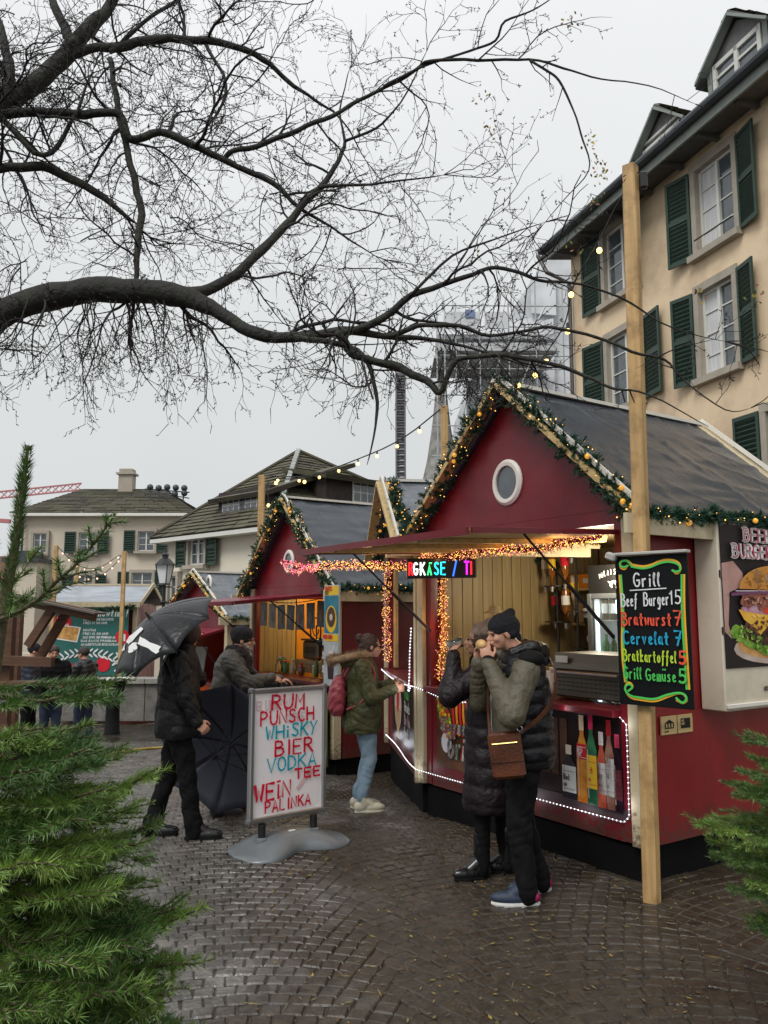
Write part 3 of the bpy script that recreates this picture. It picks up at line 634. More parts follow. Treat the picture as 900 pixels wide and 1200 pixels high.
# ------------------------------------------------------------------ scaffolded church and lattice mast
M_net = mk('scaffold_net', (.60, .62, .64), .8, var=.2, scale=.9, detail=8)  # base colour kept paler to stand in for haze over the church
M_net2 = mk('white_sheet', (.62, .64, .66), .7, var=.15, scale=1.2, bump=.5, bs=2, detail=6)
M_pipe = mk('scaffold_pipe', (.42, .43, .44), .5, metal=.5, var=.1)
M_deck = mk('scaffold_deck', (.46, .47, .48), .8, var=.4, scale=5)  # lightened like the net, distance haze put into the colour
def make_church():
    Y = 34.; t = thing('scaffolded_church', 'church tower wrapped in scaffold netting behind the big stall', 'church', (0, Y, 0))
    def X(px): return P(px, 600, Y).x
    def Zp(py): return P(560, py, Y).z
    # sheeted block with sloping top
    s = MB(); s.poly([(X(560), Zp(620)), (X(760), Zp(620)), (X(760), Zp(200)), (X(655), Zp(285)), (X(575), Zp(395)), (X(560), Zp(430))], 9, (0, 2.5, 0)); s.poly([(X(520), -1), (X(800), -1), (X(800), Zp(600)), (X(520), Zp(600))], 8, (0, 2.6, 0)); s.build('netted_block', M_net, t)
    s = MB()
    for (a, b, c, d) in ((640, 672, 300, 345), (600, 640, 352, 392), (610, 668, 455, 520), (530, 600, 500, 560), (640, 668, 352, 440), (555, 640, 425, 470)):
        s.poly([(X(a), Zp(d)), (X(b), Zp(d+3)), (X(b), Zp(c)), (X(a), Zp(c+4))], .12, (0, 2.2, 0))
    s.build('white_sheet', M_net2, t)
    # platform
    s = MB(); s.box(((X(512)+X(652))/2, 0.6, Zp(415)), (X(652)-X(512), 3.2, .35)); s.box(((X(512)+X(652))/2, -.6, Zp(402)), (X(652)-X(515), .5, .2))
    s.poly([(X(509), Zp(424)), (X(640), Zp(424)), (X(640), Zp(400)), (X(516), Zp(400))], 3, (0, -.5, 0)); s.build('platform', M_deck, t)
    s = MB(); s.box(((X(520)+X(562))/2, -1.1, Zp(386)), (X(562)-X(520), .06, .75)); s.box(((X(568)+X(595))/2, -1.1, Zp(386)), (X(595)-X(568), .06, .75)); s.build('white_banner', M_net2, t)
    MB().box(((X(545)+X(556))/2, -1.16, Zp(379)), (X(556)-X(545), .04, .35)).build('blue_patch', mk('blue_sheet', (.16, .22, .36), .5), t)
    MB().box((X(648), 2.0, Zp(382)), (X(672)-X(640), .05, .18)).build('red_tape', mk('pink_tape', (.55, .12, .16), .5), t)
    s = MB(); rnd = random.Random(5)
    for px in (512, 521, 534, 562, 596, 628, 660):
        s.tube([(X(px), -1, Zp(470 if px > 530 else 600)), (X(px), -1, Zp(365 if px < 600 else 340))], .035, 5)
    for py in (368, 392, 425, 440, 470, 505, 540): s.tube([(X(505 if py > 470 else 516), -1, Zp(py)), (X(668), -1, Zp(py+1))], .03, 5)
    for k in range(8): a = 515+k*18; s.tube([(X(a), -1.05, Zp(470 if k % 2 else 400)), (X(a+16), -1.05, Zp(430 if k % 2 else 370))], .04, 5)
    s.build('scaffold_pipes', M_pipe, t)
    # conical spire stub, netted
    s = MB(); cx = (X(478)+X(545))/2; s.lathe([(1.15, Zp(590)), (.9, Zp(560)), (.65, Zp(530)), (.42, Zp(490)), (.22, Zp(440)), (.08, Zp(415))], (X(521), 1.4, 0), 10); s.build('spire', mk('spire_net', (.24, .235, .22), .9, var=.4, scale=2.5, detail=8), t)
    # lattice mast
    t2 = thing('lattice_mast', 'thin dark lattice mast between the tree twigs and the stall roofs', 'mast', (0, 36, 0)); s = MB()
    a, b = P(464.5, 570, 36).x, P(475, 570, 36).x
    zt, zb = P(470, 436, 36).z, P(470, 600, 36).z
    for x in (a, b):
        for y in (0, .45): s.bar((x, y, zb-8), (x, y, zt), .07)
    n = 25
    for k in range(n):
        z = zb+(zt-zb)*k/n; s.bar((a, 0, z), (b, 0, z), .05); s.box(((a+b)/2, .2, z+.18), (b-a-.06, .3, .13)); s.bar((a, 0, z), (b, .45, z+(zt-zb)/n), .04)
    s.build('mast_frame', mk('mast_grey', (.17, .17, .19), .6), t2)
make_church()
class Frame:                          # upright local frame: x to the right along a front, y inwards
    def __init__(s, x, y, rz, z=0): s.o = Vector((x, y, z)); s.rz = rz; s.u = Vector((math.cos(rz), math.sin(rz), 0)); s.n = Vector((-math.sin(rz), math.cos(rz), 0))
    def hit(s, px, py, yo=0.):        # (local x, local z) where the sight line meets the plane y = yo
        d = P(px, py, 1.) - Vector((0, 0, CH)); t = (s.o.dot(s.n)+yo)/d.dot(s.n); p = Vector((0, 0, CH))+d*t
        return (p-s.o).dot(s.u), p.z-s.o.z
    def hitx(s, px, py, xo=0.):
        d = P(px, py, 1.) - Vector((0, 0, CH)); t = (s.o.dot(s.u)+xo)/d.dot(s.u); p = Vector((0, 0, CH))+d*t
        return (p-s.o).dot(s.n), p.z-s.o.z
    def w(s, x, y, z): return s.o+s.u*x+s.n*y+Vector((0, 0, z))
    def loc(s, p): p = Vector(p)-s.o; return Vector((p.dot(s.u), p.dot(s.n), p.z))

def make_house_right():
    fr = Frame(6.5, 14.4, math.atan2(-.955, .297)); t = thing('apricot_house', 'tall apricot rendered house with green shutters and dormers on the right', 'house', fr.o, fr.rz)
    xl = fr.hit(672, 400)[0]; xr = 9.; zw = fr.hit(672, 297)[1]; D = 9
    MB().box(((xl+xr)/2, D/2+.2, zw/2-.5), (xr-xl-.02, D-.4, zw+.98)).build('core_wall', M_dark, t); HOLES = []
    ov = .58
    zo = zw-.1
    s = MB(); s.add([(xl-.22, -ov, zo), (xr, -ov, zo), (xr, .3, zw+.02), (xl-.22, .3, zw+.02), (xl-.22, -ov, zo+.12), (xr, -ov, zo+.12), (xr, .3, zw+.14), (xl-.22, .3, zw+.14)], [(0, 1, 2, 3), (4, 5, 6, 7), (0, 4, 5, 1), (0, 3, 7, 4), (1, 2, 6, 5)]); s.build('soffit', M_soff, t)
    s = MB(); s.box(((xl-.225+xr)/2, -ov-.03, zo+.10), (xr-xl+.55, .05, .26)); s.build('fascia', M_fasc, t)
    for k in range(14):
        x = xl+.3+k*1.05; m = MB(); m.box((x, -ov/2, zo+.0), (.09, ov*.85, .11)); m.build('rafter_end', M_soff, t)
    g = MB(); g.tube([(xl-.3, -ov-.14, zo+.24), (xr, -ov-.14, zo+.24)], .095, 10); g.build('gutter', M_zinc, t)
    g = MB(); g.tube([(xl-.45, -ov-.14, zo+.2), (xl-.2, -.6, zo-.35), (xl+.08, -.12, zo-.7), (xl+.08, -.12, -1)], .055, 8); g.build('downpipe', mk('pipe_brown', (.09, .08, .07), .5), t)
    th = R(42); ry = D/2; rh = zo+.35+(ry+ov)*math.tan(th)
    roof_courses(t, ((xl-.22, -ov, zo+.3), (xr, -ov, zo+.3), (xr, ry, rh), (xl-.22, ry, rh)), .33)
    def slopez(y): return zo+.3+(y+ov)*math.tan(th)
    for (cx, top, base) in ((775, 122, 185), (862, 12, 95)):
        yd = -.35
        x, z1 = fr.hit(cx, top, yd); wd = 1.5; zb = slopez(yd)-.1; zt = z1-.15
        he = zt-.55
        d = MB(); d.poly([(x-wd/2, zb-.2), (x+wd/2, zb-.2), (x+wd/2, he), (x, zt-.05), (x-wd/2, he)], 2.6, (0, yd, 0), nrm=(0, 1, 0)); d.build('dormer', mk('dormer_grey', (.16, .165, .16), .7), t)
        f = MB(); ww = 1.12; hb = he-.02; hh = hb-zb
        for k in (-1, 0, 1): f.box((x+k*(ww/2), yd-.03, (zb+hb)/2), (.09, .07, hh))
        f.box((x, yd-.032, hb-.05), (ww, .066, .09)); f.box((x, yd-.03, zb+.45), (ww, .05, .05)); fo = f.build('dormer_window', M_frame, t)
        for k in (-1, 1): MB().box((x+k*ww/4, yd-.012, (zb+hb)/2), (ww/2-.1, .02, hh-.1)).build('pane', M_glass, fo)
        p = MB()
        for k in (-1, 1): p.box((x+k*(wd/2-.05), yd-.03, (zb+he)/2), (.11, .05, he-zb))
        p.build('corner_post', M_fasc, t)
        b = MB()
        for k in (-1, 1): b.bar((x+k*(wd/2+.16), yd-.14, he-.2), (x, yd-.14, zt+.03), .05, .17, up=(0, 1, 0))
        b.build('barge_board', M_fasc, t)
        for k in (-1, 1):
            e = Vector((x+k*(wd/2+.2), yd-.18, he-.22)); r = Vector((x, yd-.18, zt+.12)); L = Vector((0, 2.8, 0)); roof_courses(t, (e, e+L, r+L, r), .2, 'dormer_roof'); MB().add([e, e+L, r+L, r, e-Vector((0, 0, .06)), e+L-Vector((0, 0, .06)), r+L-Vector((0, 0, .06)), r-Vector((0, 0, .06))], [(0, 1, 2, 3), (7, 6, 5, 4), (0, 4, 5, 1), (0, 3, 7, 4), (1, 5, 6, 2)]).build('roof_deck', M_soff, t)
    def win(cx, cy, xa, xb, h, **k):
        a = fr.hit(xa, cy)[0]; b = fr.hit(xb, cy)[0]; x, z = fr.hit(cx, cy); window(t, (a+b)/2, z, abs(b-a), h, y=0., **k); HOLES.append(((a+b)/2-abs(b-a)/2-.12, (a+b)/2+abs(b-a)/2+.12, z-h/2-.1, z+h/2+.1)); return (a+b)/2, z, abs(b-a)
    win(838, 235, 816, 861, 1.75, cols=2, rows=4, cur=True, ang=(R(15), R(12)), louv=18)
    win(843, 383, 821, 862, 1.75, cols=2, rows=4, cur=True, ang=(R(15), R(12)), louv=18)
    x, z, w_ = win(731, 432, 713, 752, 1.75, cols=2, rows=4, ang=(R(10), R(8)), louv=18)
    # upper window near the left corner, its shutters pulled to
    z2 = fr.hit(731, 300)[1]; HOLES.append((x-w_/2-.12, x+w_/2+.12, z2-.975, z2+.975)); window(t, x, z2, w_, 1.75, 2, 4, y=0, ang=(R(6), R(60)), louv=18)
    x3, z3 = fr.hit(925, 505); zz = fr.hit(843, 383)[1]-2.8; HOLES.append((x3+.1-.695, x3+.1+.695, zz-.975, zz+.975)); window(t, x3+.1, zz, 1.15, 1.75, 2, 4, y=0, louv=18)
    for dx in (3.2,):
        for zq in (fr.hit(838, 235)[1], fr.hit(843, 383)[1]): HOLES.append((x3+dx-.695, x3+dx+.695, zq-.975, zq+.975)); window(t, x3+dx, zq, 1.15, 1.75, 2, 4, y=0, louv=18)
    wall_holes(xl, xr, -1, zw, HOLES, 0, .4, 'wall', M_wallR, t)
    r = MB(); xa, za = fr.hit(818, 275); xb, zb = fr.hit(858, 258)
    for (cx, cy) in ((838, 235),):
        X1 = fr.hit(816, cy)[0]; X2 = fr.hit(861, cy)[0]; zc = fr.hit(cx, cy)[1]-.6; r.tube([(X1, -.1, zc), (X2, -.1, zc)], .014, 6)
    r.build('window_rail', M_black, t)
make_house_right()

# ------------------------------------------------------------------ market stalls
def garland(name, label, pts, rad=.075, ln=.075, per=900, lights=70, fat=1., group=None, sag=None, cones=0):
    base = Vector(pts[0]); pl = [Vector(p)-base for p in pts]; pl = resample(curve_pts(pl, 2), .03)
    pl = [p+Vector((noise.noise(p*7+base), noise.noise(p*7+base+Vector((5, 0, 0))), noise.noise(p*7+base+Vector((0, 9, 0)))))*.035 for p in pl]
    t = thing(name, label, 'garland', base, 0, group)
    parts = []
    T = sum((b-a).length for a, b in zip(pl, pl[1:]))
    nsp = int(T*270*fat)
    for i in range(nsp):          # short sprigs
        p = pl[random.randrange(len(pl))]; d = Vector(RNG.normal(size=3)).normalized(); q = p+d*rad*random.uniform(.5, 1.35)
        parts.append(needles([p, q], 300, ln*.6, .011, lean=1., spread=.9, jitter=.2))
    V, Fc = cat(parts); rawmesh('sprigs', V, Fc, M_garl, t, kind='stuff')
    MB().tube(pl[::3]+[pl[-1]], .014, 5).build('wire', M_twig, t)
    if lights:
        n = int(T*lights*.45); ps = []
        for i in range(n):
            p = pl[random.randrange(len(pl))]; d = Vector(RNG.normal(size=3)).normalized(); d.y -= .3; ps.append(p+d*rad*random.uniform(.6, 1.15))
        V, Fc = beads(ps, RNG.uniform(.003, .0065, n)); rawmesh('fairy_lights', V, Fc, M_fairy, t, kind='stuff')
    for i in range(cones):
        p = pl[random.randrange(len(pl))]; MB().ell(p+Vector((random.uniform(-.03, .03), -rad*.8, random.uniform(-.05, .03))), (.019, .019, .019)).build('bauble', mk('gold_bauble', (.6, .30, .05), .3, metal=.6, em=(1, .45, .06), es=.5), t, smooth=True)
    return t
def tinsel(name, label, pts, rad=.035, dens=900, mat2=None, pink=.35, glow=0.):
    base = Vector(pts[0]); pl = resample([Vector(p)-base for p in pts], .012); t = thing(name, label, 'fairy lights', base)
    T = sum((b-a).length for a, b in zip(pl, pl[1:])); n = int(T*dens)
    def scat(n, k): 
        o = []
        for i in range(n):
            p = pl[random.randrange(len(pl))]; d = Vector(RNG.normal(size=3)).normalized(); o.append(p+d*rad*k*random.uniform(.3, 1))
        return o
    a = scat(int(n*(1-pink)), 1.1); V, Fc = beads(a, RNG.uniform(.002, .0055, len(a))); rawmesh('gold_lights', V, Fc, M_fairy, t, kind='stuff')
    if pink: a = scat(int(n*pink)+2, 1.2); V, Fc = beads(a, RNG.uniform(.002, .005, len(a))); rawmesh('pink_lights', V, Fc, M_fairyp, t, kind='stuff')
    V, Fc = needles(pl, 1500, rad*1.3, .005, lean=.3, jitter=.5); rawmesh('tinsel_strands', V, Fc, mat2 or M_tinsel, t, kind='stuff')
    if glow:
        m = max(1, int(T/.7))
        for i in range(m): p = pl[int((i+.5)/m*len(pl))]; lamp(t, p+Vector((-.05, -.08, -.03)), glow, (1, .52, .2), .08)
    return t
def led_rope(label, pts, r=.0045, step=.034, glow=0):
    base = Vector(pts[0]); pl = [Vector(p)-base for p in pts]; t = thing('led_rope', label, 'LED rope', base)
    MB().tube(pl, r*.8, 5).build('clear_hose', mk('milky_hose', (.6, .6, .65), .3), t)
    ps = [p+Vector((0, 0, 0)) for p in resample(pl, step)]; V, Fc = beads(ps, r*1.25); rawmesh('diodes', V, Fc, M_led, t, kind='stuff')
    if glow:
        for i in range(2, len(ps), max(1, len(ps)//5)): lamp(t, ps[i]+Vector((-.06, -.06, 0)), glow, (.9, .93, 1), .05)
    return t

def tarp_roof(t, x0, z0_, x1, z1, y0, y1, m, nx=40, ny=56, name='roof'):
    V = []; Fc = []
    ux, uz = x1-x0, z1-z0_; l = math.hypot(ux, uz); nx_, nz_ = -uz/l, ux/l
    if nz_ < 0: nx_, nz_ = -nx_, -nz_
    for lay in (0, 1):
        for j in range(ny+1):
            for i in range(nx+1):
                a, b = i/nx, j/ny; h = .010*noise.noise(Vector((a*2.2+x0, b*3, 1)))+.010*max(0, 1-5*abs(noise.noise(Vector((a*9+x0, b*1.1+a*1.5, 3)))))+.009*max(0, 1-6*abs(noise.noise(Vector((a*4+b*3, b*5-a*3, x0)))))+.012*max(0, 1-abs(b-.52-.1*a)*45)
                h = h*(1 if 0 < i < nx and 0 < j < ny else 0) if lay == 0 else -.045
                V.append((x0+ux*a+nx_*h, y0+(y1-y0)*b, z0_+uz*a+nz_*h))
    W = nx+1; n1 = W*(ny+1)
    for j in range(ny):
        for i in range(nx): q = (j*W+i, j*W+i+1, (j+1)*W+i+1, (j+1)*W+i); Fc.append(q); Fc.append(tuple(k+n1 for k in q[::-1]))
    for j in range(ny): a, b = j*W, (j+1)*W; Fc += [(a, b, b+n1, a+n1), (a+nx, a+nx+n1, b+nx+n1, b+nx)]
    for i in range(nx): a, b = i, ny*W+i; Fc += [(a, a+n1, a+1+n1, a+1), (b, b+1, b+1+n1, b+n1)]
    rawmesh(name, V, Fc, m, t, smooth=True)
def stall(fr, label, L, D, z0=.24, zs=1.11, zt=2.36, zb=2.46, zp=3.62, red=None, tarp=None, jl=.16, jr=.18, left=True, right=True, back=True, flap=1.3, tilt=R(3), group='red market huts', flapz=None, oval=None, panel=True, planks=True, struts=None, rov=.08):
    red = red or M_red; tarp = tarp or M_tarp
    t = thing('market_hut', label, 'market hut', fr.o, fr.rz, group)
    cw = .09
    # base skirt
    MB().box((-L/2, D/2, z0/2-.1), (L-.12, D-.1, z0+.16)).build('skirt', M_skirt, t)
    # corner posts and jambs
    for x in (-cw/2, -L+cw/2): MB().bev((x, cw/2-.012, (z0+zb)/2), (cw, cw+.024, zb-z0), .006).build('corner_post', M_cream, t)
    MB().bev((-cw-jr/2+.045, .045, (z0+zb)/2), (jr-.09, .06, zb-z0-.01), .004).build('jamb', red, t)
    MB().bev((-L+cw+jl/2-.045, .045, (z0+zb)/2), (jl-.09, .06, zb-z0-.01), .004).build('jamb', red, t)
    xa, xb = -L+jl, -jr
    if panel: MB().box(((xa+xb)/2, .05, (z0+zs-.07)/2), (xb-xa-.002, .05, zs-.07-z0)).build('front_panel', red, t)
    c = MB(); c.bev(((xa+xb)/2, .10, zs-.035), (xb-xa+.02, .34, .05), .006); c.build('counter', red, t)
    MB().box(((xa+xb)/2, .055, (zt+zb)/2), (xb-xa-.004, .052, zb-zt)).build('lintel', red, t)
    # gable
    g = MB(); g.poly([(-L+.01, zb+.002), (-.01, zb+.002), (-L/2, zp-.03)], .05, (0, .03, 0), nrm=(0, 1, 0)); g.build('gable', red, t)
    if oval:
        ox, oz, rx, rz_ = oval; rg = MB(); n = 32; sec = [(0, 0), (.034, 0), (.034, -.012), (.02, -.028), (0, -.024)]
        V = []; Fc = []
        for k in range(n):
            a = 2*PI*k/n; c_, s_ = math.cos(a), math.sin(a)
            for (dr, dy) in sec: V.append((ox+(rx-.034+dr*1.5)*c_, .028+dy, oz+(rz_-.034+dr*1.5)*s_))
        m = len(sec)
        for k in range(n):
            for q in range(m): Fc.append((k*m+q, k*m+(q+1) % m, ((k+1) % n)*m+(q+1) % m, ((k+1) % n)*m+q))
        rg.add(V, Fc); o = rg.build('oval_frame', M_white, t, smooth=False)
        MB().poly([((rx-.03)*math.cos(2*PI*k/24)+ox, (rz_-.03)*math.sin(2*PI*k/24)+oz) for k in range(24)], .006, (0, .022, 0), nrm=(0, 1, 0)).build('oval_pane', M_glass, o)
    # roof
    hw = L/2; sl = (zp-zb)/hw; ex = .16
    tarp_roof(t, -L/2, zp+.06, ex, zb+.06-ex*sl, -rov, D+.12, tarp); tarp_roof(t, -L/2, zp+.06, -L-ex, zb+.06-ex*sl, -rov, D+.12, tarp)
    MB().box((-L/2, (D+.14-rov)/2, zp+.075), (.09, D+.14+rov, .03)).build('ridge_board', M_white, t)
    for yy, nm in ((-rov-.03, 'barge_board'), (D+.14, 'barge_board')):
        for k in (-1, 1): MB().bar((-L/2+k*(hw+ex), yy, zb-.02-ex*sl+.05), (-L/2+k*.012, yy, zp+.045), .035, .15, up=(0, 1, 0)).build(nm, M_ply if yy < 0 else M_cream, t)
    for yy in (-rov-.05, D+.16):
        for k in (-1, 1): MB().bar((-L/2+k*(hw+ex+.01), yy, zb+.055-ex*sl+.05), (-L/2+k*.012, yy, zp+.12), .035, .02, up=(0, 1, 0)).build('barge_edge', M_white, t)
    for k in (-1, 1): MB().box((-L/2+k*(hw+ex-.01), D/2-.07, zb+.0-ex*sl), (.03, D+.38, .13)).build('eave_board', M_cream, t)
    # walls
    if right:
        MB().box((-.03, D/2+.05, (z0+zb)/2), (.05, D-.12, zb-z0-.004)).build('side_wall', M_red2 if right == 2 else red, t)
        MB().bev((-.025, D-.04, (z0+zb)/2), (.09, .09, zb-z0), .006).build('corner_post', M_cream, t)
    if left: MB().box((-L+.03, D/2+.05, (z0+zb)/2), (.05, D-.12, zb-z0-.004)).build('side_wall', red, t)
    MB().box((-L/2, D/2, z0+.02), (L-.12, D-.14, .05)).build('floor', M_dark, t)
    if back:
        n = int((L-.14)/.095) if planks else 1; wpl = (L-.14)/n
        for k in range(n): MB().bev((-L+.07+wpl*(k+.5), D-.06-.004*(k % 3), (z0+zb)/2+.02), (wpl-.006, .03, zb-z0-.06), .004).build('plank', M_pine, t)
        MB().box((-L/2, D-.02, (z0+zb)/2), (L-.1, .03, zb-z0-.01)).build('back_wall', M_dark, t)
    if planks and back:
        for k in (-1, 1):
            nn = int((D-.3)/.12)
            for q in range(nn): MB().bev((-L/2+k*(L/2-.075), .2+(D-.3)*(q+.5)/nn, (z0+zb)/2), (.02, (D-.3)/nn-.006, zb-z0-.06), .003).build('lining_board', M_pine, t)
    MB().box((-L/2, D/2, zb-.012), (L-.16, D-.2, .02)).build('ceiling', M_pine, t)
    if flap:
        fz = flapz or zt-.03; Mx = Matrix.Rotation(tilt, 3, 'X'); W = xb-xa+.06; c = Vector(((xa+xb)/2, -.01, fz))
        def fo(dx, dy, dz): return c+Mx @ Vector((dx, dy, dz))
        f = MB(); f.box(fo(0, -flap/2, 0), (W, flap, .022), Mx); fl = f.build('awning_flap', M_ply, t)
        f = MB(); f.box(fo(0, -flap/2, .0135), (W+.004, flap+.004, .006), Mx); f.build('flap_skin', mk('wet_red_sheet', (.26, .03, .055), .22, var=.1), fl)
        f = MB(); f.box(fo(0, -flap-.018, -.01), (W+.02, .028, .045), Mx)
        for k in (-1, 1): f.box(fo(k*(W/2+.014), -flap/2+.01, -.005), (.02, flap, .034), Mx)
        f.build('flap_rim', red, fl)
        for k in range(1, 4): MB().box(fo(-W/2+W*k/4, -flap/2, -.028), (.05, flap-.06, .03), Mx).build('flap_batten', M_ply, fl)
        for k in (struts or (-1, 1)):
            a = fo(k*(W/2-.05), -flap*.62, -.02); b = Vector((a.x, .0, fz-.72)); st = MB(); m = a.lerp(b, .48); st.tube([a, m], .008, 7); st.tube([m, b], .014, 7); st.build('gas_strut', M_black, t)
    return t
FB = Frame(0, 0, 0)
c1 = P(757, 995, 5.32); BX, BY = c1.x, c1.y
FB = Frame(BX, BY, R(-56.4)); BL, BD = 2.46, 2.45
ov = FB.hit(592, 565, .0)
pk = FB.hit(597, 452, 0)
print('peak', pk, 'oval', ov, 'sillR', FB.hit(726, 827), 'sillL', FB.hit(505, 799), 'topR', FB.hit(735, 600), 'leftbot', FB.hit(498, 915), 'botR', FB.hit(745, 993), 'eaveL', FB.hit(495, 623), 'sideeave', FB.hitx(760, 582), 'sidefar', FB.hitx(900, 597))
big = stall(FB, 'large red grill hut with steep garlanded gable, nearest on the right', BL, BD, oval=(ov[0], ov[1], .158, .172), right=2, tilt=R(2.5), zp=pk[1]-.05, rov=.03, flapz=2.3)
# bay standing against its far end
FY = Frame(FB.w(-BL, 0, 0).x-.01, FB.w(-BL, 0, 0).y+.02, R(-83))
bay = stall(FY, 'narrow red side hut joined to the far end of the large grill hut', 2.35, 1.5, z0=.22, zs=1.11, zt=2.3, zb=2.42, zp=3.1, left=False, right=False, back=False, flap=0, tarp=M_tarp2, rov=.15, panel=True)
FM = Frame(P(393, 800, 10.).x, 10., R(-56.4), gz(0, 10))
mo = FM.hit(337, 658); mp_ = FM.hit(336, 588); print('mid', mo, mp_, FM.hit(378, 803), FM.hit(305, 788), FM.hit(300, 695), FM.hit(297, 690), FM.hit(390, 672))
mid = stall(FM, 'middle red hut selling hot drinks, with green cloth skirt below its counter', 2.55, 2.4, z0=.2, zs=1.12, zt=2.2, zb=2.34, zp=3.52, oval=(mo[0], mo[1], .14, .15), tarp=M_tarp, tilt=R(5), flapz=2.22, back=False)
FT = Frame(P(266, 800, 13.6).x, 13.6, R(-50), gz(0, 13.6))
to = FT.hit(243.5, 684); print('third', to, FT.hit(243, 660), FT.hit(262, 800), FT.hit(226, 735), FT.hit(268, 690), FT.hit(222, 693))
third = stall(FT, 'small red hut furthest back, half hidden behind the umbrella', 2.2, 2.2, z0=.2, zs=1.1, zt=1.98, zb=2.25, zp=2.95, oval=(to[0], to[1], .09, .14), tarp=M_tarp2, flap=.75, tilt=R(14), flapz=2.0, planks=False)
# ------------------------------------------------------------------ flat prints and signs
class Board:
    """flat print: N towards the reader; each layer 1.2 mm prouder than the last"""
    def __init__(s, w, h): s.w, s.h = w, h; s.mb = MB(); s.mats = []; s.o = Vector((0, 0, 0)); s.X = Vector((1, 0, 0)); s.Z = Vector((0, 0, 1)); s.k = 0
    def _m(s, m):
        if m not in s.mats: s.mats.append(m)
        s.mb.cm = s.mats.index(m); s.k += 1; return Vector((0, -.0008*min(s.k, 26), 0))
    def poly(s, pts, m): s.mb.sheet(pts, s.o+s._m(m), s.X, s.Z)
    def rect(s, x0, z0, x1, z1, m): s.poly([(x0, z0), (x1, z0), (x1, z1), (x0, z1)], m)
    def disc(s, x, z, rx, rz, m, a0=0, a1=2*PI, n=20, jag=0, rot=0):
        p = []
        for k in range(n+(0 if a1-a0 > 6.2 else 1)):
            a = a0+(a1-a0)*k/n; j = 1+(random.uniform(-jag, jag) if jag else 0); u, v = rx*j*math.cos(a), rz*j*math.sin(a); p.append((x+u*math.cos(rot)-v*math.sin(rot), z+u*math.sin(rot)+v*math.cos(rot)))
        s.poly(p, m)
    def line(s, pts, w, m, sm=2): ribbon(s.mb, chaik(pts, sm) if sm else pts, w, s.o+s._m(m), s.X, s.Z)
    def specks(s, n, x, z, rx, rz, sz, mats, seed=1, el=1.):
        r = random.Random(seed)
        for i in range(n):
            a = r.uniform(0, 6.28); q = math.sqrt(r.random()); k = s.k; s.disc(x+rx*q*math.cos(a), z+rz*q*math.sin(a), sz*r.uniform(.5, 1.3)*el, sz*r.uniform(.4, 1.1), r.choice(mats), n=6, jag=.3, rot=r.uniform(0, 3)); s.k = k+(i == n-1)
    def text(s, tx, x, z, h, w, m, **k): return text(s.mb, tx, x, z, h, w, s.o+s._m(m), s.X, s.Z, **k)
    def fit(s, tx, x0, x1, z, h, w, m, rise=0., **k):
        k.setdefault('pitch', 1.22); e1 = text(MB(), tx, 0, 0, h, w, s.o, s.X, s.Z, wx=1., **k); e0 = text(MB(), tx, 0, 0, h, w, s.o, s.X, s.Z, wx=.001, **k)
        g = (e1-e0)/.999; wx = max(.25, ((x1-x0)+w*.6-e0)/g*1.04); return s.text(tx, x0, z, h, w, m, wx=wx, rise=rise, **k)
    def build(s, parent, name='print'): return s.mb.build(name, s.mats, parent)
def flat(n, c, r=.45, **k): return mk(n, c, r, var=k.pop('var', .06), spec=k.pop('spec', .3), **k)
P_blk = flat('print_black', (.012, .011, .012), .3); P_wht = flat('print_white', (.75, .75, .74)); P_red = flat('print_red', (.62, .015, .03)); P_yel = flat('print_yellow', (.75, .48, .03)); P_pink = flat('print_pink', (.60, .05, .12))

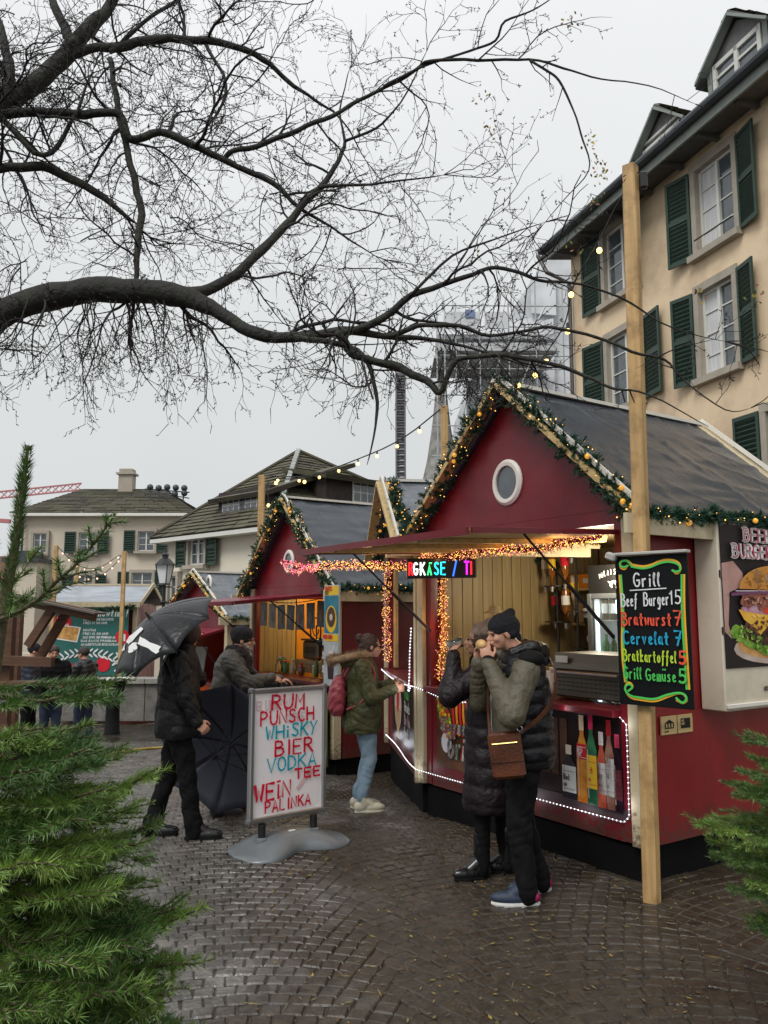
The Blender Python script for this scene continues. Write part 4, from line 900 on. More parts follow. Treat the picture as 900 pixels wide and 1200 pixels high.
def standing_sign():
    a = P(290, 966, 6.0); b = P(380, 951, 6.42); d = (b-a); d.z = 0; W = d.length; rz = math.atan2(d.y, d.x); H = .96
    gz_ = 0; t = thing('pavement_sign', 'white menu sign hand-lettered in red and blue drink names, on a grey wheeled base', 'sign', (a.x, a.y, gz_), rz); z0 = a.z
    f = MB(); b_ = .035
    f.bev((b_/2, 0, z0+H/2), (b_, .05, H), .01); f.bev((W-b_/2, 0, z0+H/2), (b_, .05, H), .01)
    f.bev((W/2, -.001, z0+H-b_/2), (W-.04, .048, b_), .01); f.bev((W/2, -.001, z0+b_/2), (W-.04, .048, b_), .01); f.build('frame', M_alu, t)
    f = MB()
    for x in (.012, W-.012):
        for z in (z0+.012, z0+H-.012): MB().bev((x, 0, z), (.04, .056, .04), .012).build('corner_cap', flat('corner_grey', (.12, .12, .12)), t)
    MB().box((W/2, .004, z0+H/2), (W-2*b_+.01, .02, H-2*b_+.01)).build('panel', flat('whiteboard', (.88, .85, .87), .3, c2=(.93, .91, .92), scale=2), t)
    B = Board(W, H); B.o = Vector((0, -.0085, z0)); red = flat('red_marker', (.66, .012, .045), .4); blu = flat('blue_marker', (.01, .38, .50), .4); gh = flat('rubbed_pink', (.74, .58, .60), .4)
    B.text('GLUHWEIN', .05, .80, .07, .012, gh, pitch=1.1); B.text('SUPPE', .30, .70, .06, .010, gh); B.line([(.42, .20), (.5, .28), (.56, .32)], .03, flat('rubbed_pink2', (.74, .50, .52)), 1)
    k = dict(var=.22, jit=.02); f = lambda tx, a, b_, z, h, w_, m, **q: B.fit(tx, W*a, W*b_, z, h, w_, m, **{**k, **q})
    f('RUM', .27, .70, .800, .105, .017, red, slant=.05); f('PUNSCH', .13, .82, .690, .098, .015, red, rise=.02)
    f('WH', .20, .44, .585, .092, .016, blu); f('i', .47, .50, .588, .092, .015, blu); f('SKY', .53, .87, .588, .098, .015, blu, slant=.06)
    f('BIER', .32, .82, .460, .105, .016, red); f('VODKA', .22, .86, .345, .100, .0135, blu, rise=.02)
    f('TEE', .58, .93, .275, .068, .018, red); f('WE', .07, .33, .150, .115, .020, red); f('I', .35, .38, .155, .092, .018, red); B.line([(W*.345, .272), (W*.385, .274)], .014, red, 0); f('N', .42, .54, .158, .112, .018, red)
    f("PALINKA", .20, .78, .060, .078, .0135, red, rise=.03); B.line([(W*.36, .150), (W*.39, .165)], .010, red, 0); B.build(t)
    for x in (.12, W-.10):
        MB().lathe([(.028, 0), (.028, .10)], (x, .0, z0-.115), 12).build('spring_post', M_black, t, smooth=False)
        MB().lathe([(.045, 0), (.045, .025), (.03, .035)], (x, 0, z0-.145), 12).build('post_foot', M_greypl, t)
    # moulded base: arched bridge with two spread feet at each end
    cx = W/2+.03; V = []; Fc = []; NX, NY = 36, 18; Lx, Ly = .94, .58; zt = z0-.10
    for i in range(NX+1):
        u = i/NX*2-1; notch = .12*math.exp(-(u/.42)**2); half = Ly/2*max(0, 1-abs(u)**4)**.4*(1-.42*math.exp(-(u/.38)**2)); xx = cx+u*Lx/2
        for j in range(NY+1):
            v = j/NY*2-1; top = zt*(.38+.62*math.exp(-(u/.62)**4))*(1-.10*abs(v)**3)*(1-.5*abs(u)**6); e = (1-abs(v)**6)
            V.append((xx, v*half*1.0, max(.012, top*(.35+.65*(1-abs(v)**4)))))
    n = NY+1; 
    for i in range(NX):
        for j in range(NY): Fc.append((i*n+j, (i+1)*n+j, (i+1)*n+j+1, i*n+j+1))
    o = len(V)
    for i in range(NX+1):
        for j in (0, NY): x, y, z = V[i*n+j]; V.append((x, y, .004))
    for i in range(NX):
        Fc.append((i*n, o+2*i, o+2*i+2, (i+1)*n)); Fc.append((i*n+NY, (i+1)*n+NY, o+2*i+3, o+2*i+1))
    m = rawmesh('base', V, Fc, M_greypl, t, smooth=True)
    MB().box((cx, -.02, zt*1.0+.003), (.05, .03, .004)).build('filler_cap', P_wht, t)
standing_sign()

def chalk_sign():
    a = P(726, 825, 5.10); b = P(813, 832, 4.78); d = b-a; W = math.hypot(d.x, d.y); rz = math.atan2(d.y, d.x); z0 = (a.z+b.z)/2-.0; H = .925
    t = thing('chalk_menu_board', 'black chalk menu board with yellow and green scroll border, hung on the big post', 'menu board', (a.x, a.y, z0), rz)
    MB().bev((W/2, .012, H/2), (W, .016, H), .003).build('board', flat('chalkboard', (.006, .007, .008), .5, spec=.15), t)
    q = MB(); q.bev((W/2, -.004, H+.012), (W+.03, .07, .02), .006); q.bev((-.01, -.02, H+.0), (.07, .05, .05), .01, Matrix.Rotation(R(20), 3, 'Y')); q.build('clip_rail', mk('grey_sheet', (.40, .39, .36), .4), t)
    B = Board(W, H); B.o = Vector((0, .0035, 0)); ye = flat('chalk_orange', (.85, .42, .03)); gr = flat('chalk_green', (.08, .55, .10)); wh = flat('chalk_white', (.72, .72, .74)); re = flat('chalk_red', (.80, .10, .05)); bl = flat('chalk_blue', (.02, .35, .55)); li = flat('chalk_lime', (.50, .70, .05))
    e = .03; ins = .012
    for (m, o_) in ((ye, 0), (gr, .013)):
        B.line([(e+o_, H-.12), (e+.01+o_, H*.6), (e-.005+o_, H*.35), (e+.012+o_, .14)], .013, m, 3)
        B.line([(W-e-o_+.01, H-.13), (W-e-o_, H*.65), (W-e-.008-o_+.012, H*.35), (W-e-o_+.008, .12)], .013, m, 3)
        B.line([(.12, H-.055-o_), (W*.45, H-.075-o_), (W-.14, H-.028-o_), (W-.05, H-.045-o_), (W-.035, H-.10), (W-.065, H-.125+o_), (W-.09, H-.10)], .013, m, 3)
        B.line([(.12, H-.055-o_), (.09, H-.025), (.045, H-.03), (.035, H-.07+o_), (.07, H-.085+o_), (.09, H-.06)], .013, m, 3)
        B.line([(.14, .035+o_), (W*.5, .03+o_), (W-.16, .065+o_), (W-.07, .10), (W-.03, .06+o_), (W-.06, .03), (W-.10, .05+o_)], .013, m, 3)
        B.line([(.16, .035+o_), (.07, .04+o_), (.035, .10), (.07, .145-o_), (.10, .11), (.065, .085)], .013, m, 3)
    k = dict(var=.15, jit=.02)
    f = lambda tx, a_, b_, z, h, w_, m, **q: B.fit(tx, W*a_, W*b_, H*z, h, w_, m, **{**k, **q})
    f('Grill', .27, .64, .79, .085, .010, wh); B.line([(W*.22, H*.765), (W*.72, H*.775)], .007, wh, 0)
    f('Beef Burger', .09, .74, .655, .080, .0085, wh, rise=.03, pitch=1.12); f('15', .76, .93, .672, .082, .009, wh)
    f('Bratwurst', .09, .76, .530, .080, .011, re, pitch=1.14); f('7', .80, .93, .535, .085, .011, re)
    f('Cervelat', .10, .72, .405, .080, .0105, bl, pitch=1.14); f('7', .80, .92, .405, .085, .012, bl)
    f('Bratkartoffel', .09, .80, .290, .072, .0085, li, pitch=1.12); f('5', .85, .97, .285, .075, .013, re)
    f('Grill', .09, .34, .175, .072, .0085, gr, pitch=1.14); f('Gemuse', .40, .80, .170, .070, .0085, gr, pitch=1.12); f('"', .62, .70, .175, .075, .008, gr); f('5', .84, .97, .165, .08, .013, gr)
    B.build(t)
chalk_sign()
def post_big():
    f = P(768, 1060, 5.20); f2 = G(768, 1062); tp = P(738.5, 195, f2.y+.06); b = Vector((f2.x, f2.y+.06, 0)); t = thing('timber_post', 'tall rough pine post carrying the lights in front of the grill hut', 'post', b)
    ax = (tp-b); m = MB(); n = 14; M = Matrix.Rotation(R(-40), 3, 'Z')
    for w_, nm, mt in ((.087, 'post', M_pine2),):
        V = []; Fc = []
        for i in range(n+1):
            p = ax*(i/n); j = .0015*math.sin(i*2.1)
            for (sx_, sy_) in ((-1, -.8), (-.8, -1), (.8, -1), (1, -.8), (1, .8), (.8, 1), (-.8, 1), (-1, .8)): V.append(p+M @ Vector((sx_*(w_/2+j), sy_*(w_/2-j), 0)))
        for i in range(n):
            for k in range(8): Fc.append((i*8+k, i*8+(k+1) % 8, i*8+8+(k+1) % 8, i*8+8+k))
        Fc.append(tuple(n*8+k for k in range(8))); m.add(V, Fc)
    m.build('timber', M_pine2, t)
    MB().bev(ax+Vector((.075, -.03, -.12)), (.05, .05, .12), .01).build('light_fitting', M_black, t)
    return b+ax
PTOP = post_big()

# burger hatch on the side of the grill hut
def burger_box():
    y0, z1 = FB.hitx(839, 611, .19); _, z0 = FB.hitx(839, 836, .19); _, zp0 = FB.hitx(860, 785, .20); W = 1.34; H = z1-z0
    t = thing('folded_hatch_box', 'cream folded serving hatch on the hut side, carrying the burger poster', 'hatch', FB.w(0, y0, z0), FB.rz+PI/2)
    MB().bev((W/2, -.097, H/2), (W, .19, H), .008).build('box', M_creamb, t)
    MB().bev((W/2, -.202, .035), (W, .02, .03), .004).build('lower_rail', M_white, t); MB().bev((W/2, -.10, H+.006), (W+.02, .21, .012), .003).build('lid_edge', M_black, t)
    for z in (H*.42, H*.72): MB().box((.012, -.195, z), (.02, .012, .05)).build('hinge', M_steel, t)
    pw, ph = 1.22, z1-zp0-.02; pz = H-ph-.01
    p = thing('burger_poster', 'dark poster of a giant beef burger under red lettering', 'poster', FB.w(.193, y0, z0+pz), FB.rz+PI/2)
    MB().box((.02+pw/2, -.004, ph/2), (pw, .006, ph)).build('poster_sheet', flat('poster_dark', (.030, .024, .026), .5, c2=(.012, .010, .012), scale=2, spec=.15), p)
    B = Board(pw, ph); B.o = Vector((.02, -.008, 0)); B.X = Vector((pw/.80, 0, 0))
    B.poly([(0, .72*ph), (.09, .74*ph), (.16, .66*ph), (.17, .57*ph), (.05, .52*ph), (.03, .3*ph), (.05, .2*ph), (0, .25*ph)], flat('print_skin', (.42, .22, .19), .35, c2=(.58, .36, .32), scale=6))
    B.disc(.42, .13*ph, .36, .115*ph, flat('plate_rim', (.42, .30, .24), .3, c2=(.6, .5, .45)))
    B.disc(.42, .16*ph, .33, .11*ph, flat('bun_base', (.52, .24, .05), .35, c2=(.75, .45, .18), scale=9))
    lg = flat('lettuce', (.07, .22, .015), .35, c2=(.30, .52, .07), scale=14, detail=6)
    for i in range(13): a = i/12; B.disc(.10+.64*a, (.245-.12*math.sin(PI*a))*ph, .075, .055*ph, lg, jag=.25, n=14)
    B.disc(.43, .26*ph, .31, .115*ph, flat('patty', (.022, .010, .006), .45, c2=(.11, .045, .02), scale=28, detail=8), jag=.04, n=40)
    B.poly([(.10, .40*ph), (.70, .42*ph), (.74, .34*ph), (.62, .30*ph), (.55, .335*ph), (.44, .28*ph), (.38, .33*ph), (.26, .22*ph), (.23, .27*ph), (.14, .33*ph)], flat('cheddar', (.80, .36, .02), .3, c2=(.88, .52, .06), scale=8))
    B.disc(.42, .41*ph, .31, .045*ph, flat('onion', (.30, .05, .14), .3, c2=(.62, .40, .50), scale=22), jag=.06, n=30)
    B.disc(.40, .40*ph, .12, .036*ph, flat('tomato', (.62, .03, .015), .25, c2=(.78, .08, .03), scale=12)); B.disc(.58, .405*ph, .11, .034*ph, flat('tomato', (.62, .03, .015), .25))
    bc = flat('bacon', (.13, .02, .012), .35, c2=(.42, .14, .09), scale=30, detail=6)
    for i in range(9): B.disc(.17+.065*i, (.465+.02*math.sin(i*2))*ph, .055, .05*ph, bc, jag=.3, n=14)
    B.line([(.05, .505*ph), (.2, .52*ph), (.42, .525*ph), (.7, .515*ph)], .022, flat('onion_purple', (.16, .045, .12), .3)); B.line([(.08, .53*ph), (.3, .535*ph), (.65, .54*ph)], .008, flat('onion_pale', (.60, .50, .58), .3))
    B.disc(.42, .545*ph, .31, .175*ph, flat('bun_top', (.42, .13, .012), .28, c2=(.72, .34, .05), scale=3.5, detail=6), 0, PI, 28)
    h1, h2, h3 = flat('bun_dark', (.30, .08, .008), .3), flat('bun_mid', (.60, .26, .04), .3), flat('bun_light', (.80, .50, .16), .3)
    B.specks(60, .42, .60*ph, .27, .07*ph, .012, [h2, flat('bun_warm', (.55, .22, .03), .3)], 2, 1.8); B.specks(22, .58, .57*ph, .12, .05*ph, .008, [h1], 3, 2.); B.specks(26, .33, .655*ph, .12, .035*ph, .007, [h3], 5, 2.)
    B.specks(90, .43, .27*ph, .27, .085*ph, .009, [flat('char', (.012, .006, .004), .3), flat('fat', (.26, .12, .06), .3), flat('sear', (.10, .035, .014), .3)], 6, 1.6)
    B.specks(60, .42, .465*ph, .29, .035*ph, .008, [flat('bacon_fat', (.60, .32, .24), .3), flat('bacon_dark', (.08, .012, .01), .3)], 7, 2.4)
    for i in range(13): a = i/12; B.specks(9, .10+.64*a, (.245-.12*math.sin(PI*a))*ph, .06, .045*ph, .010, [flat('leaf_light', (.42, .62, .13), .3), flat('leaf_deep', (.05, .18, .01), .3), flat('leaf_mid', (.20, .42, .04), .3)], 20+i, 1.7)
    B.specks(20, .40, .35*ph, .25, .03*ph, .008, [flat('cheese_gleam', (.92, .66, .22), .3)], 9, 2.)
    for (x, z, r) in ((.26, .635, .035), (.34, .62, .022), (.40, .60, .03)): B.disc(x, z*ph, r, r*1.6, flat('bun_shine', (.85, .72, .52), .3), jag=.15)
    pr = P_pink
    for mat, wd, off in ((P_wht, .021, 0), (pr, .013, 0)):
        B.text('BEEF', .17, .885*ph, .092*ph/1, wd, mat, wx=.62, pitch=1.28, serif=.16); B.text('BURGER', .075, .765*ph, .092*ph, wd, mat, wx=.60, pitch=1.24, serif=.16)
    B.build(p)
    # tiny maker's mark below
    m = thing('hatch_mark', 'tiny black lettering on the cream hatch below the burger poster', 'lettering', FB.w(.196, y0, z0), FB.rz+PI/2); B = Board(1, 1); B.o = Vector((.46, -.002, .12)); B.text('MOSE', 0, 0, .03, .007, P_blk); B.build(m)
burger_box()
# small wooden plaques
def plaque():
    x0, za = FB.hitx(775, 862, .01); x1, zb_ = FB.hitx(811, 836, .01)
    for i, nm in enumerate(('a small wooden plaque with a black house emblem, left of a pair', 'a small wooden plaque with a dark square emblem, right of a pair')):
        w_ = (x1-x0)/2-.006; t = thing('wooden_plaque', nm, 'plaque', FB.w(0, x0+i*(w_+.01), za), FB.rz+PI/2); h = zb_-za
        MB().bev((w_/2, -.008, h/2), (w_, .012, h), .002).build('plate', M_ply, t); B = Board(w_, h); B.o = Vector((0, -.0148, 0))
        if i == 0:
            B.poly([(w_*.2, h*.32), (w_*.8, h*.32), (w_*.8, h*.62), (w_*.5, h*.82), (w_*.2, h*.62)], P_blk)
            for k in range(3): B.rect(w_*(.27+.17*k), h*.38, w_*(.36+.17*k), h*.6, M_ply)
        else:
            B.rect(w_*.18, h*.25, w_*.82, h*.8, P_blk); B.text('CITY', w_*.24, h*.62, h*.10, .004, M_ply, wx=.5); B.text('MARKT', w_*.22, h*.46, h*.10, .004, M_ply, wx=.45)
        if i == 0: B.text('DAS LOGO', w_*.2, h*.15, h*.07, .003, P_blk, wx=.4)
        B.build(t)
plaque()
def front_print(fr, name, label, pxl, pxr, pyt, pyb, y=.018, px=None):
    """poster filling the panel area between pixel columns on the front plane"""
    xa = fr.hit(pxl, pyt, y)[0]; xb = fr.hit(pxr, pyt, y)[0]; z1 = fr.hit(pxr, pyt, y)[1]; z0 = fr.hit(pxr, pyb, y)[1]
    return thing(name, label, 'poster', fr.w(xa, y, z0), fr.rz), xb-xa, z1-z0
def bottle_poster():
    x1, z1 = FB.hit(731, 842); _, z0 = FB.hit(731, 962); x0 = -1.12; W = x1-x0; H = z1-z0
    t = thing('bottle_poster', 'dark poster of six spirit bottles framed by white LED dots', 'poster', FB.w(x0, .024, z0), FB.rz)
    MB().box((W/2, -.003, H/2), (W, .005, H)).build('poster_sheet', flat('poster_night', (.010, .007, .009), .4, c2=(.04, .016, .012), scale=2.5, spec=.2), t)
    B = Board(W, H); B.o = Vector((0, -.0065, 0))
    for i in range(5): B.rect(.02+i*.09, .2, .09+i*.09, H-.06, flat('wood_print', (.05, .022, .012), .4, c2=(.13, .06, .035), scale=6))
    B.rect(0, 0, W, .07, flat('shelf_print', (.04, .03, .035), .4, c2=(.12, .07, .08), scale=5, spec=.2))
    def bottle(x, h, r, neck, cap, glass, lab, lz0, lz1, capc, txt=None, tm=None, txt2=None):
        x = x*.74+.25*W; r *= .80; neck *= .8; h *= 1.06; sh = h*.62
        B.poly([(x-r, .05), (x+r, .05), (x+r, .05+sh), (x+r*.75, .05+sh*1.1), (x+neck, .05+sh*1.28), (x+neck, .05+h), (x-neck, .05+h), (x-neck, .05+sh*1.28), (x-r*.75, .05+sh*1.1), (x-r, .05+sh)], glass)
        B.rect(x-r*.96, .05+lz0*h, x+r*.96, .05+lz1*h, lab); B.rect(x-neck*1.25, .05+h*.84, x+neck*1.25, .05+h*1.02, capc); B.rect(x-r*.75, .09, x-r*.6, .05+sh*.98, flat('glass_gleam', (.5, .45, .42), .3))
        if txt: B.text(txt, x-r*.8, .05+(lz0+lz1)/2*h-.008, min(.04, r*.8), .005, tm or P_blk, wx=.5, pitch=1.0)
        if txt2: B.text(txt2, x-r*.8, .05+(lz0+(lz1-lz0)*.22)*h, .018, .003, tm or P_blk, wx=.5, pitch=1.0)
        for q in (.12, .8): B.line([(x-r*.8, .05+(lz0+(lz1-lz0)*q)*h), (x+r*.8, .05+(lz0+(lz1-lz0)*q)*h)], .003, tm or P_blk, 0)
    k = W/1.0; g = lambda n, c, c2=None: flat(n, c, .15, c2=c2 or [v*2.5 for v in c], scale=8)
    bottle(.30*k, H*.52, .085, .028, 0, g('dark_bottle', (.008, .008, .014)), P_wht, .12, .62, g('capw', (.4, .36, .3)), 'Black', P_blk, 'LABEL')
    bottle(.485*k, H*.83, .065, .022, 0, g('amber_bottle', (.42, .10, .01), (.80, .34, .04)), P_red, .50, .68, g('cap_gold', (.42, .30, .2)), 'RED', P_wht, 'LABEL')
    bottle(.61*k, H*.86, .058, .020, 0, g('green_bottle', (.01, .08, .04), (.05, .22, .10)), P_yel, .18, .55, g('cap_red', (.35, .02, .06)), 'J-B', P_red, 'RARE')
    bottle(.735*k, H*.70, .053, .020, 0, g('clear_bottle', (.30, .03, .02), (.6, .14, .08)), P_wht, .18, .60, g('cap_wh', (.45, .42, .42)), 'RUM', P_blk, 'WHITE')
    bottle(.83*k, H*.82, .050, .020, 0, g('rose_bottle', (.16, .05, .04), (.35, .2, .15)), P_wht, .15, .58, P_red, 'GIN', P_blk, 'DRY')
    bottle(.925*k, H*.70, .046, .019, 0, g('black_bottle', (.012, .006, .01)), g('dark_label', (.07, .02, .025)), .15, .55, P_pink, 'CAPT', P_red, 'RUM')
    B.build(t)
    def w(x, z, d=-.016): return FB.w(x0+x, .024+d, z0+z)
    e = -.012
    rop = [w(.0, e), w(W*.5, e), w(W-.04, e), w(W-e-.005, .03), w(W-e, H*.5), w(W-e, H-.04), w(W-.05, H-e), w(W*.5, H-e+.01), w(0, H-e)]
    led_rope('white LED rope bordering the bottle poster under the grill counter', rop, glow=.25)
bottle_poster()
def grill_poster():
    W = .92; x0 = -BL+.24; _, z1 = FB.hit(513, 806); _, z0 = FB.hit(513, 915); z0 = .42; z1 = 1.02; H = z1-z0
    t = thing('gourmet_poster', 'skewer photo poster with red script lettering beside the cream post', 'poster', FB.w(x0, .024, z0), FB.rz)
    MB().box((W/2, -.003, H/2), (W, .005, H)).build('poster_sheet', flat('poster_brown', (.05, .018, .01), .3, c2=(.14, .06, .03), scale=5), t)
    B = Board(W, H); B.o = Vector((0, -.0065, 0))
    cs = [flat('pepper_yellow', (.75, .50, .02)), flat('pepper_red', (.55, .02, .02)), flat('meat_print', (.28, .09, .04)), flat('pepper_orange', (.72, .24, .02)), flat('pepper_green', (.18, .34, .04))]
    rr = random.Random(4)
    for r in range(5):
        for i in range(11): B.disc(.02+.035*r+.008*i+rr.uniform(-.01, .01), H-.03-i*.03, .019, .018, rr.choice(cs), n=8, jag=.12)
    for i in range(5): B.line([(.26+i*.045, H-.01), (.255+i*.045, H*.75), (.285+i*.05, H*.5)], .028, cs[3] if i % 2 else cs[1])
    for i in range(30): B.disc(rr.uniform(.5, W-.02), rr.uniform(.05, H-.05), .03, .022, rr.choice(cs), n=8, jag=.2)
    B.disc(.16, H*.36, .07, .085, flat('plate_white', (.6, .58, .62)))
    dg = flat('logo_green', (.02, .10, .06))
    for m, wd in ((dg, .036), (P_wht, .025), (P_red, .013)):
        B.text('Gourmet', .09, H*.52, .105, wd, m, wx=.62, pitch=1.2, slant=.15); B.text('Grill', .17, H*.17, .19, wd*1.1, m, wx=.62, pitch=1.2, slant=.15)
    B.build(t)
    sill = FB.w(-BL+.25, -.08, 1.07)
    rp = [FY.w(-2.05, -.09, 1.09), FY.w(-1.2, -.09, 1.06), FY.w(-.3, -.09, 1.07), FY.w(-.02, -.05, 1.08), FB.w(-BL+.05, -.04, 1.07), FB.w(-BL+.3, -.05, 1.03), FB.w(-BL+.55, -.05, .985), FB.w(-BL+.8, -.05, 1.02), FB.w(-BL+1.2, -.05, 1.05)]
    led_rope('white LED rope drooping along the counter edge round the cream corner post', curve_pts(rp, 2), glow=.3)
    rp = [FY.w(-2.1, -.03, .34), FY.w(-1.2, -.03, .37), FY.w(-.5, -.03, .33), FY.w(-.0, -.03, .35), FB.w(-BL+.02, -.03, .35), FB.w(-BL+.5, -.03, .345), FB.w(-BL+1.25, -.03, .35)]
    led_rope('white LED rope low along the red panels below the script poster', curve_pts(rp, 2), glow=.3)
    led_rope('bunched white LED rope hanging at the far cream corner post', curve_pts([FY.w(-.06, -.05, 1.6), FY.w(-.10, -.06, 1.35), FY.w(-.04, -.07, 1.15), FY.w(-.09, -.08, 1.0), FY.w(-.03, -.06, 1.08)], 3), r=.006, step=.03, glow=.1)
    # drinks prints on the bay
    t = thing('ice_cone_print', 'cream cone print with a red drop on the far side hut panel', 'poster', FY.w(-1.9, .024, .42), FY.rz); B = Board(1, 1); B.o = Vector((0, -.003, 0))
    B.rect(0, -.02, 1.78, .60, flat('panel_black', (.010, .009, .012), .3)); B.disc(.45, .34, .26, .27, flat('cone_cream', (.66, .58, .45), .35)); B.poly([(.22, .3), (.68, .3), (.5, -.01), (.42, -.01)], flat('cone_tan', (.52, .34, .18), .4)); B.disc(.45, .40, .10, .14, P_red)
    for i, s_ in enumerate(('Frische', 'Getranke', 'Bier Wein', 'Punsch')): B.text(s_, .95, .46-i*.13, .10, .018, [flat('chalk_green', (.1, .5, .1)), P_wht, flat('chalk_pink', (.6, .4, .45)), P_wht][i], wx=.6, pitch=1.1)
    B.build(t)
grill_poster()
def led_display():
    xa, z1 = FB.hit(476, 655, -.62); xb, _ = FB.hit(556, 652, -.62); _, z0 = FB.hit(556, 673, -.62)
    # the display faces the square, turned towards the viewer
    a = P(476, 678, 6.95); b = P(557, 674, 6.75); d = b-a; W = math.hypot(d.x, d.y); t = thing('led_ticker', 'black LED ticker sign with rainbow running text under the awning', 'LED sign', a, math.atan2(d.y, d.x)); H = .175
    MB().bev((W/2, .03, H/2), (W, .06, H), .008).build('housing', M_black, t); B = Board(W, H); B.o = Vector((0, -.003, 0))
    x = .03
    cs = {'r': (1, .02, .03), 'w': (.9, .95, .9), 'g': (.05, .9, .25), 'c': (.02, .7, .9), 'b': (.03, .15, 1), 'v': (.25, .06, 1), 'm': (.8, .02, .9)}
    M = {k: mk('led_'+k, v, .4, em=v, es=1.7) for k, v in cs.items()}
    for ch, c, ww in (('R', 'r', .045), ('G', 'w', .075), ('K', 'w', .075), ('A', 'g', .07), ('S', 'c', .07), ('E', 'c', .07), (' ', 'w', .05), ('/', 'b', .08), (' ', 'w', .04), ('T', 'm', .055), ('I', 'r', .02)):
        if ch != ' ':
            B.text(ch, x, .03, .105 if ch != 'A' else .085, .014, M[c], wx=.54*(.8 if ch == 'R' else 1))
            if ch == 'A': B.text('"', x+.008, .055, .085, .011, M[c], wx=.6)
        x += ww*.86
    B.build(t, 'led_text')
    h = MB(); 
    for x in (.1, W-.1): h.tube([(x, .03, H), (x, .03, H+.09)], .004, 5)
    h.build('hanger', M_cable, t)
led_display()
def tinsels():
    y = -.06
    hz = 2.27
    tinsel('gold_pink_tinsel', 'gold and pink tinsel light garland along the awning hinge of the grill hut', [FB.w(-.22, y, hz), FB.w(-.8, y-.03, hz-.05), FB.w(-1.3, y, hz-.02), FB.w(-1.9, y-.03, hz-.04), FB.w(-BL+.1, y, hz-.02)], rad=.05, dens=800, pink=.35, glow=1.3)
    a, b = P(506, 660, 7.05), P(440, 663, 7.25); c = P(372, 664, 7.2); tp = P(332, 655, 7.15)
    tinsel('gold_pink_tinsel', 'gold and pink tinsel light garland under the far part of the awning', [a, P(470, 664, 7.15), b, P(410, 662, 7.2), c], rad=.05, dens=800, pink=.35, glow=2.2)
    lp = [c, P(360, 664, 7.1), P(350, 671, 7.1), P(338, 668, 7.1), P(331, 658, 7.1), P(338, 659, 7.15), P(352, 662, 7.15), P(366, 670, 7.1), P(372, 662, 7.1)]
    tinsel('pink_tinsel', 'pink tinsel lights looped up at the outer awning tip', lp, rad=.025, dens=700, pink=.85, glow=.3)
    tinsel('post_tinsel', 'gold and pink tinsel lights wound down the opening frame of the side hut', [FY.w(-1.9, -.04, 2.25), FY.w(-1.88, -.05, 1.7), FY.w(-1.9, -.04, 1.2)], rad=.055, dens=560, pink=.4, glow=.8)
    tinsel('post_tinsel', 'gold tinsel lights down the left jamb inside the grill hut opening', [FB.w(-BL+.24, .10, 2.2), FB.w(-BL+.27, .08, 1.6), FB.w(-BL+.24, .06, 1.15)], rad=.05, dens=560, pink=.35, mat2=mk('gold_tinsel', (.5, .3, .08), .3, metal=.8), glow=1.2)

tinsels()
def bay_fill():
    t = thing('bay_column', 'pine board column standing in the side hut opening behind the lights', 'column', FY.w(-1.9, .06, 1.12), FY.rz); MB().bev((0, 0, .56), (.16, .04, 1.12), .004).build('board', M_pine2, t)
    t = thing('grey_sweet_box', 'grey cardboard tray on the side hut counter', 'box', FY.w(-.9, .3, 1.11), FY.rz); MB().bev((0, 0, .1), (.3, .2, .2), .004).build('tray', flat('card_grey', (.30, .25, .24)), t); MB().box((0, -.102, .12), (.10, .003, .06)).build('tag', P_wht, t)
bay_fill()

